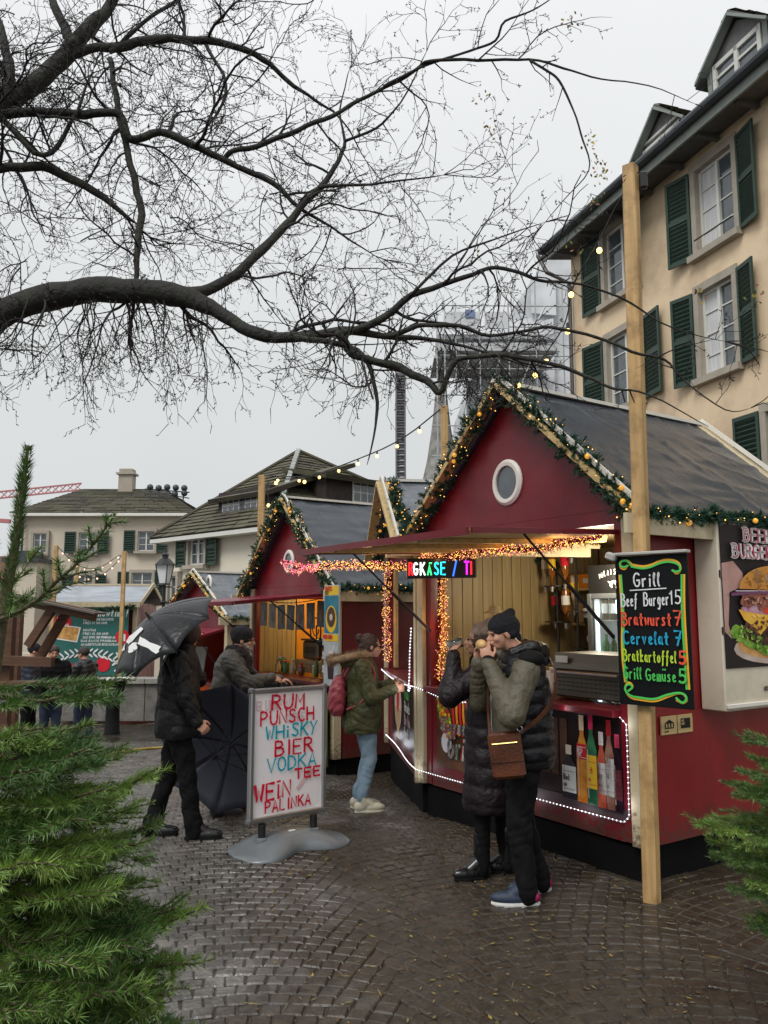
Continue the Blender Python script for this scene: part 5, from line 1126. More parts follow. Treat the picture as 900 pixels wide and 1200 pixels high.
# ---------------- inside the grill hut
def hut_inside():
    lamp_t = thing('ceiling_lamp', 'warm bulkhead lamp under the ceiling inside the grill hut', 'lamp', FB.w(-1.3, 1.1, 2.42), FB.rz); MB().lathe([(.09, -.05), (.1, -.02), (.1, 0)], (0, 0, 0), 14).build('housing', M_bulb, lamp_t); lamp(lamp_t, (0, 0, -.35), 19, (1, .88, .66), .15)
    # fridge
    yo = 1.35; xa = FB.hit(690, 700, yo)[0]; xb = xa+.62; t = thing('drinks_fridge', 'black glass-door drinks fridge glowing white at the right of the grill hut', 'fridge', FB.w(xa, yo, .3), FB.rz); W = xb-xa; H = 1.88
    s = MB(); s.box((.02, .3, H/2), (.04, .6, H)); s.box((W-.02, .3, H/2), (.04, .6, H)); s.box((W/2, .59, H/2), (W-.08, .02, H)); s.box((W/2, .3, .1), (W-.08, .598, .2)); s.box((W/2, .3, H-.13), (W-.08, .598, .26)); s.build('cabinet', M_black, t)
    f = MB()
    for x in (.03, W-.03): f.bev((x, -.02, .2+(H-.46)/2), (.05, .035, H-.46), .006)
    for z in (.225, H-.285): f.bev((W/2, -.02, z), (W-.11, .034, .05), .006)
    d = f.build('door_frame', mk('door_grey', (.10, .11, .12), .35), t); MB().box((W/2, -.018, .2+(H-.46)/2), (W-.11, .006, H-.56)).build('door_glass', M_clear, d)
    MB().box((W/2, .575, .2+(H-.46)/2), (W-.09, .008, H-.5)).build('lit_back', mk('fridge_glow', (.75, .85, .9), .5, em=(.75, .92, 1.), es=1.1), t)
    l = MB(); l.box((.06, .05, .9), (.012, .02, 1.3)); l.build('light_strip', mk('fridge_led', (1, 1, 1), .4, em=(.8, .95, 1), es=3), t)
    MB().box((.0455, .3, H/2-.03), (.006, .56, H-.48)).build('liner', P_wht, t); MB().box((W-.0455, .3, H/2-.03), (.006, .56, H-.48)).build('liner', P_wht, t)
    lamp(t, (W/2, .12, 1.5), 5, (.82, .94, 1), .12)
    B = Board(W, .3); B.o = Vector((0, -.004, H-.25)); 
    for i, ch in enumerate('VALAISANNE'):
        a = (i-4.5)/4.5; ang = -a*.75; cx, cz = W/2+.2*math.sin(a*.9), .06+.10*math.cos(a*.9)
        B.text(ch, cx-.018, cz-.0, .045, .008, P_wht, wx=.55)
    B.disc(W/2, .07, .05, .035, P_wht); B.poly([(W/2-.07, .10), (W/2-.03, .09), (W/2+.03, .09), (W/2+.07, .10), (W/2+.03, .05), (W/2-.03, .05)], P_wht); B.disc(W/2, .055, .02, .028, P_blk); B.build(t, 'header_logo')
    for r, z in enumerate((1.38, 1.02, .62, .3)):
        MB().box((W/2, .3, z-.012), (W-.09, .5, .01)).build('shelf', M_alu, t)
        for i in range(6):
            for (rw, yy) in ((0, .12),):
                gcol = [flat('wine_dark', (.01, .015, .01), .08), flat('beer_green', (.01, .16, .04), .08), flat('beer_brown', (.06, .02, .008), .1), flat('pet_clear', (.4, .45, .45), .1)][0 if r == 0 else (1 if i < 3 else 3) if r == 1 else (2, 3)[i % 2]]
                bt = MB(); h = .30 if r == 0 else .23; bt.lathe([(.032, 0), (.034, .01), (.034, h*.6), (.012, h*.8), (.012, h)], (.09+i*(W-.17)/5.2, yy, z), 9); o = bt.build('bottle', gcol, t, smooth=True)
                lb = MB(); lb.lathe([(.0345, h*.2), (.0345, h*.5)], (.09+i*(W-.17)/5.2, yy, z), 9); lb.build('label', P_wht if r != 1 else gcol, o)
    # optics rack of hanging bottles
    yo = 1.5; x0 = FB.hit(632, 700, yo)[0]; t = thing('bottle_optics', 'rack of upside-down spirit bottles hanging on a black stand in the grill hut', 'bottle rack', FB.w(x0+.25, yo, 1.1), FB.rz)
    m = MB(); m.tube([(0, 0, 0), (0, 0, 1.15)], .012, 6); m.tube([(.26, 0, 0), (.26, 0, 1.2)], .012, 6)
    for z in (.55, .9): m.lathe([(.13, z), (.13, z+.012)], (0, 0, 0), 12); m.lathe([(.10, z-.25), (.10, z-.24)], (.26, 0, 0), 12)
    m.build('stand', M_black, t)
    for i in range(10):
        a = i*1.26; cx = 0 if i < 6 else .26; zz = (.62 if i < 3 else .98) if i < 6 else .5+.25*(i-6)
        x, y = cx+.11*math.cos(a), .11*math.sin(a); c = [(.22, .07, .01), (.30, .16, .05), (.01, .02, .01), (.35, .28, .2)][i % 4]
        o = MB().lathe([(.010, -.07), (.012, 0), (.038, .06), (.04, .24), (.036, .26)], (x, y, zz), 9).build('bottle', mk('spirit%d' % (i % 4), c, .06, var=.3, spec=.8), t, smooth=True); MB().lathe([(.041, .10), (.041, .19)], (x, y, zz), 9).build('label', [P_wht, P_yel, P_red][i % 3], o)
        MB().lathe([(.014, -.13), (.018, -.08)], (x, y, zz), 8).build('measure', M_alu, o)
    t = thing('hanging_plant', 'dark green plant hanging above the bottle rack in the grill hut', 'plant', FB.w(x0+.18, 1.45, 2.28), FB.rz); V, Fc = cat([needles([(0, 0, .05), (Vector(RNG.normal(size=3))*.1)], 500, .07, .014, lean=.5) for _ in range(8)]); rawmesh('leaves', V, Fc, M_garl, t, kind='stuff')
    # steel grill on the counter
    xa, zt_ = FB.hit(644, 757, .12); xb, _ = FB.hit(723, 757, .12); zt_ = 1.43
    t = thing('steel_griddle', 'stainless steel gas griddle with slotted front on the grill hut counter', 'griddle', FB.w(xa, .13, 1.115), FB.rz); W = xb-xa
    m = MB(); m.bev((W/2, .28, .11), (W, .52, .20), .01); m.build('body', M_steel, t); m = MB(); m.poly([(0, .215), (.52, .215), (.47, .33), (.03, .33)], W, (0, .02, 0), ax=((0, 1, 0), (0, 0, 1)), nrm=(1, 0, 0)); m.build('hood', M_steel, t)
    m = MB()
    for r in range(4):
        for i in range(int(W/.045)): m.box((.06+i*.045, .018, .06+r*.03), (.028, .004, .008))
    m.build('vent_slots', M_black, t); MB().bev((W/2, -.005, .19), (W-.02, .03, .018), .004).build('rim', M_alu, t); MB().box((.10, .011, .285), (.12, .004, .05)).build('maker_plate', P_wht, t)
    # wall shelf with boxes and hats
    x0 = -BL+.25
    t = thing('wall_shelf', 'pine wall shelf at the back left of the grill hut', 'shelf', FB.w(x0+.35, 1.95, 1.98), FB.rz); MB().bev((.1, 0, 0), (1.1, .35, .025), .003).build('board', M_ply, t); MB().bev((.1, .05, -.35), (1.1, .3, .025), .003).build('board', M_ply, t)
    for i, (dx, dz, w_, h, c, nm) in enumerate(((-.25, .015, .42, .14, (.75, .24, .02), 'flat orange carton at the left end of the pine shelf'), (.18, .015, .22, .17, (.70, .10, .03), 'red and orange carton in the middle of the pine shelf'), (.46, .015, .26, .12, (.80, .58, .25), 'pale yellow carton at the right end of the pine shelf'), (-.1, -.335, .5, .2, (.42, .28, .15), 'brown cardboard box on the lower pine shelf'), (.4, -.335, .34, .25, (.48, .33, .19), 'taller brown cardboard box right on the lower pine shelf'))):
        b = thing('carton', nm, 'box', FB.w(x0+.35+dx, 1.93, 1.98+dz), FB.rz); MB().bev((0, 0, h/2), (w_, .26, h), .004).build('carton_body', flat('carton%d' % i, c, .6), b); MB().box((.05, -.131, h*.5), (.08, .002, h*.35)).build('carton_label', P_wht, b)
    # black framed display with a green leaf
    p = P(538, 745, 6.35); q = FB.loc(p); t = thing('counter_screen', 'black rounded display frame with a green leaf picture on the counter', 'display', FB.w(q.x, max(.12, q.y), 1.115), R(-8)); W, H = .30, .56
    f = MB(); f.tube(curve_pts([(-W/2, 0, 0), (-W/2, 0, H), (W/2, 0, H), (W/2, 0, 0)], 2), .022, 8); f.bev((0, 0, .01), (W+.06, .16, .02), .004); f.build('frame', M_black, t); MB().box((0, .01, H*.46), (W-.03, .008, H*.88)).build('screen', flat('screen_grey', (.42, .44, .40), .2), t)
    B = Board(W, H); B.o = Vector((-W/2, .004, 0)); lf = flat('leaf_print', (.08, .38, .03))
    for i in range(5): B.disc(.08+.035*i, H*(.72-.025*i), .04, .05, lf, jag=.25, n=12)
    B.rect(.03, .05, .25, H*.5, P_wht); B.build(t)
    t = thing('straw_hat', 'folded pale straw hat hanging above the counter display', 'hat', FB.w(-BL+.48, .5, 1.74), FB.rz); MB().lathe([(.11, 0), (.11, .008), (.06, .03), (.055, .06), (.03, .07)], (0, 0, 0), 18, sx=1, sy=.8).build('hat', mk('straw', (.32, .25, .13), .7, bump=.4, bs=80), t, smooth=True)
    for i, (x, c, nm) in enumerate(((.95, (.55, .02, .02), 'red squeeze bottle of ketchup on the grill hut counter'), (1.03, (.75, .5, .03), 'yellow squeeze bottle of mustard on the grill hut counter'))):
        t = thing('sauce_bottle', nm, 'bottle', FB.w(-BL+x, .05, 1.112), FB.rz); MB().lathe([(.03, 0), (.032, .02), (.032, .13), (.02, .16)], (0, 0, 0), 10).build('bottle_body', flat('sauce%d' % i, c, .3), t, smooth=True); MB().lathe([(.018, .16), (.006, .21)], (0, 0, 0), 8).build('nozzle', P_wht, t)
hut_inside()
def counter_clutter():
    for i in range(3):
        t = thing('cup_stack', ['short', 'middle', 'tall'][i]+' stack of white paper cups on the grill hut counter', 'cups', FB.w(-1.28+.09*i, .34, 1.112), FB.rz)
        for k in range(4+2*i): MB().lathe([(.028, 0), (.040, .09), (.038, .09), (.026, .006)], (0, 0, .016*k), 14).build('cup', P_wht, t, smooth=True)
    t = thing('napkin_box', 'steel napkin box with white napkins on the grill hut counter', 'napkins', FB.w(-1.72, .22, 1.112), FB.rz); MB().bev((0, 0, .05), (.16, .12, .10), .006).build('holder', M_steel, t); MB().bev((0, 0, .108), (.14, .10, .03), .004).build('napkins', P_wht, t)
    t = thing('utensil_rail', 'rail of hanging grill tongs and ladles on the back boards', 'utensils', FB.w(-1.55, BD-.12, 1.95), FB.rz); MB().tube([(-.45, 0, 0), (.45, 0, 0)], .008, 6).build('rail', M_alu, t)
    for i in range(5): MB().tube([(-.36+.18*i, -.01, 0), (-.36+.18*i, -.015, -.22-.03*(i % 2)), (-.35+.18*i, -.03, -.30-.03*(i % 2))], [.006, .006, .022], 6).build('utensil', M_alu if i % 2 else M_black, t)
    t = thing('menu_card', 'white handwritten price sheet pinned on the pine boards of the grill hut', 'notice', FB.w(-1.95, BD-.10, 1.62), FB.rz); MB().box((0, 0, 0), (.24, .003, .32)).build('paper', P_wht, t)
    t = thing('paper_tray_stack', 'stack of brown paper food trays beside the griddle', 'trays', FB.w(-1.02, .36, 1.112), FB.rz)
    for k in range(6): MB().lathe([(.06, 0), (.085, .03), (.083, .03), (.055, .004)], (0, 0, .012*k), 4, Matrix.Rotation(R(45+2*k), 3, 'Z')).build('tray', flat('kraft', (.36, .23, .12), .7), t)
counter_clutter()
# ---------------- garlands on the roofs
def hut_garlands(fr, L, zb, zp, who, y=-.14, rad=.10, lights=75, side=1.9, back=None, cones=4, z_off=0, drop=.12, per=1):
    ap = fr.w(-L/2, y, zp-.02)
    garland('garland', 'green lit garland down the left gable edge of '+who, [ap+Vector((0, 0, .03)), fr.w(-L/2-L*.24, y, zp-(zp-zb)*.48+.03), fr.w(-L-.10, y, zb-drop+.03)], rad, lights=lights, cones=cones, fat=per)
    garland('garland', 'green lit garland down the right gable edge of '+who, [ap+Vector((.02, 0, .04)), fr.w(-L/2+L*.24, y, zp-(zp-zb)*.48+.02), fr.w(.10, y, zb-drop+.03)], rad, lights=lights, cones=cones, fat=per)
    if side: garland('garland', 'green lit garland along the side eave of '+who, [fr.w(.15, -.05, zb-drop+.02), fr.w(.17, side*.3, zb-drop+.03), fr.w(.17, side*.6, zb-drop+.045), fr.w(.17, side, zb-drop+.04)], rad*.62, lights=lights*.7, cones=2, fat=per)
hut_garlands(FB, BL, 2.50, pk[1], 'the big grill hut', side=2.4, lights=95, y=-.075)
hut_garlands(FM, 2.55, 2.38, 3.55, 'the middle drinks hut', side=2.2)
hut_garlands(FT, 2.2, 2.28, 2.98, 'the small far hut', side=1.6, rad=.07)
hut_garlands(FY, 2.35, 2.46, 3.13, 'the side hut', side=0, rad=.08, y=-.1)
# ---------------- middle hut
def mid_fill():
    fr = FM
    garland('garland', 'thick green garland under the counter of the middle drinks hut', [fr.w(-.1, -.14, .98), fr.w(-.9, -.16, .93), fr.w(-1.7, -.16, .98), fr.w(-2.4, -.14, .99)], .10, lights=8, fat=1.4)
    W = 2.35; n = 70; V = []; Fc = []
    for i in range(n+1):
        x = -.02-W*i/n; d = .02*math.sin(i*.8)+.012*math.sin(i*1.9)
        V += [(x, -.10+d*.3, 1.0), (x, -.10+d*1.1, .55), (x, -.10+d*1.5, .12), ]
    for i in range(n):
        for k in (0, 1): Fc.append((i*3+k, i*3+k+1, (i+1)*3+k+1, (i+1)*3+k))
    t = rawmesh('green_cloth', V, Fc, mk('olive_cloth', (.13, .17, .022), .8, var=.12, sheen=.3), smooth=True); t.location = fr.o; t.rotation_euler = (0, 0, fr.rz); tag(t, 'olive green cloth hanging below the counter of the middle hut', 'cloth')
    m = t.modifiers.new('thick', 'SOLIDIFY'); m.thickness = .006
    w = thing('lit_back_panel', 'bright amber panel on the inner wall of the middle drinks hut', 'panel', fr.w(-2.3, 1.9, 1.1), fr.rz); MB().box((-.13, -.72, .42), (.03, .95, 1.35)).build('board', mk('amber_board', (.72, .32, .02), .5, c2=(.50, .20, .02), scale=3), w)
    for k in range(8): MB().box((-.13, -1.25-.075*k, .42), (.03, .071, 1.35)).build('plank', M_pine, w)
    for k in range(6): MB().box((-.13, -.20+.075*k, .42), (.03, .071, 1.35)).build('plank', M_pine, w)
    MB().box((1.75, .02, .35), (1.1, .04, 1.9)).build('pine_wall', M_pine, w)
    lt = thing('ceiling_lamp', 'warm lamp under the ceiling of the middle drinks hut', 'lamp', fr.w(-1.6, .9, 2.25), fr.rz); MB().lathe([(.07, -.04), (.08, 0)], (0, 0, 0), 12).build('housing', M_bulb, lt); lamp(lt, (0, 0, -.1), 26, (1, .66, .26), .12)
    t = thing('coffee_machine', 'steel espresso machine with tall levers on the middle hut counter', 'coffee machine', fr.w(-1.75, .75, 1.3), fr.rz)
    m = MB(); m.bev((0, 0, .14), (.46, .34, .26), .02); m.bev((0, 0, .29), (.5, .38, .03), .008); m.build('body', M_steel, t); m = MB()
    for x in (-.1, .08): m.tube([(x, -.1, .30), (x+.02, -.12, .50)], .012, 6)
    m.build('lever', M_black, t); MB().box((0, -.172, .14), (.3, .006, .1)).build('drip_front', M_black, t)
    t = thing('wooden_crate', 'pine box under the espresso machine', 'crate', fr.w(-1.75, .75, 1.12), fr.rz)
    for k in range(3): MB().bev((0, -.20, .03+k*.058), (.85, .015, .054), .003).build('board', M_pine, t)
    MB().box((0, .02, .088), (.83, .40, .176)).build('crate_body', M_ply, t)
    for i in range(4):
        t = thing('wooden_crate', ['lowest box of the stack at the right of the middle hut counter', 'second box up in the stack right of the middle hut counter', 'third box up in the stack right of the middle hut counter', 'topmost box of the stack right of the middle hut counter'][i], 'crate', fr.w(-.62, .45, 1.12+i*.145), fr.rz+.05*i); MB().bev((0, 0, .066), (.55-.06*i, .34, .13), .006).build('box_body', flat('wood_box%d' % i, (.34-.04*i, .18-.02*i, .07), .6), t); MB().box((-.1, -.172, .07), (.12, .003, .05)).build('box_label', P_wht, t)
    t = thing('green_jar', 'small green jar at the left end of the middle hut counter', 'jar', fr.w(-2.2, .35, 1.12), fr.rz); MB().lathe([(.07, 0), (.08, .02), (.08, .16), (.05, .19)], (0, 0, 0), 12).build('jar_body', mk('green_glass', (.05, .14, .05), .1), t, smooth=True); MB().lathe([(.055, .19), (.055, .215)], (0, 0, 0), 12).build('lid', M_alu, t)
    rr = random.Random(8)
    for i in range(9):
        c = [(.10, .03, .01), (.5, .3, .1), (.06, .12, .03), (.4, .36, .3), (.02, .02, .03)][i % 5]; nm = ['brown', 'honey coloured', 'green', 'pale', 'black'][i % 5]
        t = thing('bottle' if i % 2 else 'jar', nm+[' bottle', ' jar'][i % 2 == 0]+' number of the row on the middle hut counter'.replace('number of the row ', 'in the goods row ')+(' towards the left end' if i < 3 else ' near the espresso machine' if i < 6 else ' beside the box stack'), 'bottle' if i % 2 else 'jar', fr.w(-2.25+i*.19+rr.uniform(-.03, .03), .22+rr.uniform(0, .12), 1.12), fr.rz, 'goods on the middle hut counter'); h = rr.uniform(.12, .26)
        MB().lathe([(.03, 0), (.034, .01), (.034, h*.65), (.014, h*.85), (.014, h)] if i % 2 else [(.045, 0), (.048, .01), (.048, h*.7), (.04, h*.75)], (0, 0, 0), 10).build('container', mk('goods%d' % (i % 5), c, .2), t, smooth=True); MB().lathe([(.018, h), (.018, h+.02)] if i % 2 else [(.043, h*.75), (.043, h*.75+.02)], (0, 0, 0), 10).build('lid', P_red if i % 3 else P_wht, t)
    # picture cards strung across the opening
    t = thing('card_bunting', 'string of dark picture cards hung across the middle hut opening', 'bunting', fr.w(-2.3, .02, 2.18), fr.rz); n = 7
    MB().tube([(i*.1, 0, -.0-.06*math.sin(PI*i/20)) for i in range(21)], .006, 5).build('string', M_cable, t)
    for i in range(n):
        x = .16+i*.29; z = -.06*math.sin(PI*x/2)-.02; c = MB(); c.box((x, -.004, z-.18), (.22, .006, .34), Matrix.Rotation(R(random.uniform(-4, 4)), 3, 'Y')); o = c.build('card', flat('card%d' % (i % 3), [(.05, .035, .04), (.16, .12, .11), (.03, .03, .05)][i % 3], .35, c2=[(.10, .07, .06), (.3, .24, .2), (.08, .09, .12)][i % 3], scale=9), t)
        MB().ell((x, -.010, z-.2), (.05, .003, .08), n=8, k=5).build('card_picture', flat('card_pic%d' % (i % 2), [(.25, .14, .08), (.22, .2, .19)][i % 2]), o)
    for i in range(3): tt = thing('price_tag', ['top', 'middle', 'bottom'][i]+' white price card on the right jamb of the middle hut', 'tag', fr.w(-.30, -.0, 1.62-i*.17), fr.rz); MB().box((0, 0, 0), (.07, .004, .09)).build('card', P_wht, tt); B = Board(.1, .1); B.o = Vector((-.025, -.003, -.02)); B.text('2.-', 0, 0, .03, .004, P_blk, wx=.5); B.build(tt)
    # advertising column with two food pictures
    xa = fr.hit(378, 745, -.2)[0]; xb = fr.hit(394, 745, -.2)[0]
    zt_ = fr.hit(386, 686, -.2)[1]; zb_ = fr.hit(386, 806, -.2)[1]
    a = P(379, 803, 9.55); b = P(394, 806, 9.35); t = thing('advert_column', 'narrow upright advert with a doughnut above and a tall drink below', 'poster', a, math.atan2(b.y-a.y, b.x-a.x)); W = .30; H = P(386, 686, 9.5).z-a.z; MB().box((W/2, .012, H/2), (W, .02, H)).build('panel', flat('advert_white', (.5, .52, .52)), t)
    B = Board(W, H); B.o = Vector((0, 0, 0)); B.rect(.008, H*.9, W-.008, H-.01, P_yel); B.rect(.008, H*.52, W-.008, H*.895, flat('advert_blue', (.02, .12, .19), c2=(.05, .24, .32))); B.rect(.008, H*.44, W-.008, H*.51, P_yel); B.rect(.008, .01, W-.008, H*.43, flat('advert_grey', (.28, .32, .33), c2=(.5, .5, .5)))
    B.disc(W*.5, H*.66, .11, .16, P_yel); B.disc(W*.5, H*.68, .085, .12, flat('choc', (.04, .015, .01), c2=(.15, .08, .05), scale=20)); B.disc(W*.5, H*.68, .03, .04, flat('cream_p', (.6, .5, .4)))
    B.poly([(W*.33, .08), (W*.67, .08), (W*.74, H*.26), (W*.26, H*.26)], flat('drink_dark', (.03, .012, .02))); B.disc(W*.5, H*.29, .06, .07, flat('cream_top', (.7, .6, .5)), jag=.1); B.line([(W*.6, H*.3), (W*.72, H*.4)], .012, P_wht, 0)
    B.text('DONUTS', .03, H*.945, .05, .009, P_red, wx=.48, pitch=1.05); B.text('MINI', .03, H*.908, .04, .008, P_blk, wx=.5); B.text('IRISH COFFEE', .02, H*.465, .045, .008, P_red, wx=.32, pitch=1.0); B.build(t)
    t = thing('note', 'white paper note pinned to the red side of the middle hut', 'note', fr.w(.0, .28, 1.42), fr.rz+PI/2); MB().box((0, -.005, 0), (.26, .003, .14)).build('paper', P_wht, t)
    # hanging tools
    t = thing('hanging_whisk', 'black ladle and whisk hanging at the right of the middle hut opening', 'utensils', fr.w(-.55, .1, 1.95), fr.rz); m = MB(); m.tube([(0, 0, .1), (-.02, 0, -.3)], .012, 6); m.tube([(-.15+.09*math.cos(a*.5), 0, -.15+.12*math.sin(a*.5)) for a in range(13)], .008, 5); m.ell((-.02, 0, -.34), (.05, .03, .05), n=8, k=6); m.build('tool', M_black, t)
mid_fill()
def third_fill():
    fr = FT
    lt = thing('ceiling_lamp', 'small warm lamp inside the far hut', 'lamp', fr.w(-1.1, .8, 1.95), fr.rz); MB().lathe([(.05, -.03), (.06, 0)], (0, 0, 0), 10).build('housing', M_bulb, lt); lamp(lt, (0, 0, -.1), 3, (1, .6, .25), .1)
    tinsel('gold_pink_tinsel', 'red and gold lights along the far hut awning', [fr.w(-.2, -.35, 1.92), fr.w(-1.1, -.36, 1.85), fr.w(-2.0, -.35, 1.92)], rad=.05, dens=130, pink=.4)
    t = thing('orange_sign', 'glowing orange panel with dark letters below the far hut counter', 'sign', fr.w(-1.5, -.12, .72), fr.rz); MB().box((.35, 0, .13), (.7, .03, .28)).build('panel', mk('orange_glow', (.9, .3, .02), .5, em=(1, .28, .01), es=1.1), t); B = Board(.7, .3); B.o = Vector((0, -.018, 0)); B.text('HOT', .06, .04, .17, .03, P_blk, wx=.8); B.build(t)
    t = thing('price_board', 'small grey menu board standing on the far hut counter', 'menu', fr.w(-1.2, .1, 1.12), fr.rz); MB().box((0, 0, .28), (.42, .02, .55), Matrix.Rotation(R(-8), 3, 'X')).build('board', flat('menu_grey', (.24, .25, .24)), t); B = Board(.4, .5); B.o = Vector((-.17, -.05, .05))
    for i in range(6): B.text('LINIE', .0, .38-i*.07, .035, .008, P_wht, wx=.6)
    B.build(t)
    for i in range(3): t = thing('cake_box', ['brown', 'tan', 'dark'][i]+' carton inside the far hut', 'box', fr.w(-.9+.28*i, .5, 1.12), fr.rz); MB().bev((0, 0, .12+.04*i), (.24, .2, .24+.08*i), .004).build('carton_body', flat('cake%d' % i, [(.25, .14, .06), (.4, .28, .16), (.08, .04, .03)][i]), t); MB().box((0, -.101, .12), (.1, .002, .06)).build('carton_label', P_wht, t)
third_fill()
# ------------------------------------------------------------------ people
def hand(mb, w, d, nrm, thumb, curl=.5, s=1., n=8):
    """wrist w, pointing d, back-of-hand normal nrm, thumb side vector"""
    w = Vector(w); d = Vector(d).normalized(); nrm = Vector(nrm); nrm = (nrm-d*nrm.dot(d)).normalized(); sd = d.cross(nrm).normalized()
    if sd.dot(Vector(thumb)) < 0: sd = -sd
    pc = w+d*.045*s
    mb.ell(pc, (1, 1, 1), Matrix((sd*.042*s, d*.052*s, nrm*.017*s)).transposed(), n=10, k=7)
    for i, (o, l) in enumerate(((.030, .070), (.010, .080), (-.010, .074), (-.029, .058))):
        b = w+d*.078*s+sd*o*s; c1 = curl*1.1+i*.06; m = b+(d*math.cos(c1)-nrm*math.sin(c1))*l*.5*s; c2 = curl*2.3+i*.05; e = m+(d*math.cos(c2)-nrm*math.sin(c2))*l*.5*s
        mb.cap(b, m, .0092*s, .0085*s, n); mb.cap(m, e, .0085*s, .007*s, n)
    b = w+d*.025*s+sd*.034*s; m = b+(sd*.6+d*.7-nrm*.35).normalized()*.038*s; e = m+(d*.9-nrm*.5+sd*.05).normalized()*.032*s
    mb.cap(b, m, .012*s, .010*s, n); mb.cap(m, e, .010*s, .008*s, n)
def head(mb, c, yaw=0., pitch=0., s=1., nose=1.):
    """c = centre of the skull; faces +x turned by yaw, pitched down by pitch"""
    M = Matrix.Rotation(yaw, 3, 'Z') @ Matrix.Rotation(pitch, 3, 'Y'); c = Vector(c)
    def p(x, y, z): return c+M @ (Vector((x, y, z))*s)
    def e(x, y, z, a, b, h): mb.ell(p(x, y, z), (1, 1, 1), M @ Matrix.Diagonal((a*s, b*s, h*s)), n=16, k=10)
    e(-.012, 0, .03, .098, .078, .092); e(.022, 0, -.02, .072, .064, .085); e(.040, 0, -.072, .045, .044, .036); e(.062, 0, -.092, .022, .022, .018)
    e(.088, 0, .018, .014, .045, .012); mb.cap(p(.088, 0, .008), p(.112*nose, 0, -.028), .009*s, .013*s); e(.100, 0, -.030, .014, .019, .009)
    e(.092, 0, -.054, .012, .026, .007); e(.089, 0, -.066, .012, .023, .007)
    for k in (-1, 1): e(.062, k*.038, -.028, .026, .022, .022); e(-.005, k*.080, -.008, .020, .008, .032)
    return p, M
def eyes(p, M, parent, s=1.):
    for k in (-1, 1):
        MB().ell(p(.086, k*.031, .003), (1, 1, 1), M @ Matrix.Diagonal((.011*s, .013*s, .008*s)), 10, 7).build('eye', flat('eye_dark', (.03, .022, .02), .2), parent, smooth=True)
        MB().cap(p(.094, k*.014, .026), p(.084, k*.050, .028), .0045*s, .003*s, 6).build('eyebrow', flat('brow', (.06, .045, .035), .8), parent, smooth=True)
def shoe(parent, ankle, yaw, mat, sole, name='shoe', l=.27, tall=.07, heel=None, boot=0, toe_up=0.):
    M = Matrix.Rotation(yaw, 3, 'Z'); a = Vector((ankle[0], ankle[1], ankle[2])); g = a.z; mb = MB()
    def q(x, y, z): return a+M @ Vector((x, y, z))
    mb.ell(q(.10, 0, .045), (1, 1, 1), M @ Matrix.Diagonal((l*.42, .046, .042)), 14, 9); mb.ell(q(-.02, 0, .055), (1, 1, 1), M @ Matrix.Diagonal((.06, .040, .055)), 12, 8); mb.cap(q(.02, 0, .07), q(-.005, 0, .07+tall), .044, .046)
    if boot: mb.cap(q(-.005, 0, .09), q(-.01, 0, .09+boot), .05, .058)
    mb.cap(q(.09, 0, .06), q(.03, 0, .10), .036, .04)
    o = blob(name, mb, mat, parent, vox=.006, it=3); s = MB(); n = 22
    for (z, k) in ((0, .97), (.012, 1.03), (.026, 1.0)):
        for j in range(n):
            t = 2*PI*j/n; x = math.cos(t); y = math.sin(t); wd = .047 if x > 0 else .039; s.v.append(tuple(q(.065+x*l*.5*k, y*wd*k*(1-.10*max(0, x)**4), z)))
    for r in (0, 1):
        for j in range(n): s.f.append((r*n+j, r*n+(j+1) % n, (r+1)*n+(j+1) % n, (r+1)*n+j)); s.m.append(0)
    s.f.append(tuple(range(n-1, -1, -1))); s.f.append(tuple(range(2*n, 3*n))); s.m += [0, 0]
    s.build('sole', sole, o, smooth=False)
    if heel: h = MB(); h.ell(q(-.045, 0, .055), (1, 1, 1), M @ Matrix.Diagonal((.038, .0435, .035)), 12, 8); h.build('heel_patch', heel, o, smooth=True)
    return o
def legs(parent, hip, knees, ankles, mat, name='trousers', r=(.098, .068, .052), sep=.085, seed=0., vox=.011, hem=.0, wr=.006, seat=.12, lift=0.):
    mb = MB(); hip = Vector(hip); mb.ell(hip, (seat, .155, .13), n=16, k=10)
    for k, (kn, an) in zip((1, -1), zip(knees, ankles)):
        h = hip+Vector((0, k*sep, -.02)); kn = Vector(kn); an = Vector(an)
        mb.cap(h, kn, r[0], r[1], 14); mb.cap(kn, an+Vector((-.005, 0, .05+lift)), r[1]*1.02, r[2]*1.05, 14); mb.cap(an+Vector((-.005, 0, .12+lift)), an+Vector((-.005, 0, .055+lift)), r[2], r[2]*(1.08+hem), 14)
    return blob(name, mb, mat, parent, vox=vox, it=5, disp=folds(wr, 16, seed=seed))
def arm(mb, sh, el, wr, r=(.068, .055, .045)):
    mb.cap(sh, el, r[0], r[1], 14); mb.cap(el, wr, r[1]*1.03, r[2], 14)
def body(parent, hip, chest, neck, head_c, yaw, pitch, hands, knees, ankles, s=1., faces=True, skin=None, hs=.92):
    """one continuous skin surface: trunk, limbs, neck, head and hands"""
    mb = MB(); hip, chest, neck, head_c = map(Vector, (hip, chest, neck, head_c))
    mb.cap(hip, chest, .11, .12); mb.cap(chest, neck, .10, .055); mb.cap(neck, head_c+Vector((-.01, 0, -.03)), .056, .054)
    for k, (kn, an) in zip((1, -1), zip(knees, ankles)): mb.cap(hip+Vector((0, k*.08, 0)), kn, .075, .05); mb.cap(kn, Vector(an)+Vector((0, 0, .05)), .05, .035)
    for (sh, el, wr, d, nr, th, cu) in hands:
        mb.cap(sh, el, .045, .036); mb.cap(el, wr, .036, .026); hand(mb, wr, d, nr, th, cu, s=1.0)
    p, M = head(mb, head_c, yaw, pitch, hs)
    b = blob('body', mb, skin or M_skin, parent, vox=.0062, it=2)
    if faces: eyes(p, M, b, hs)
    return b, p, M
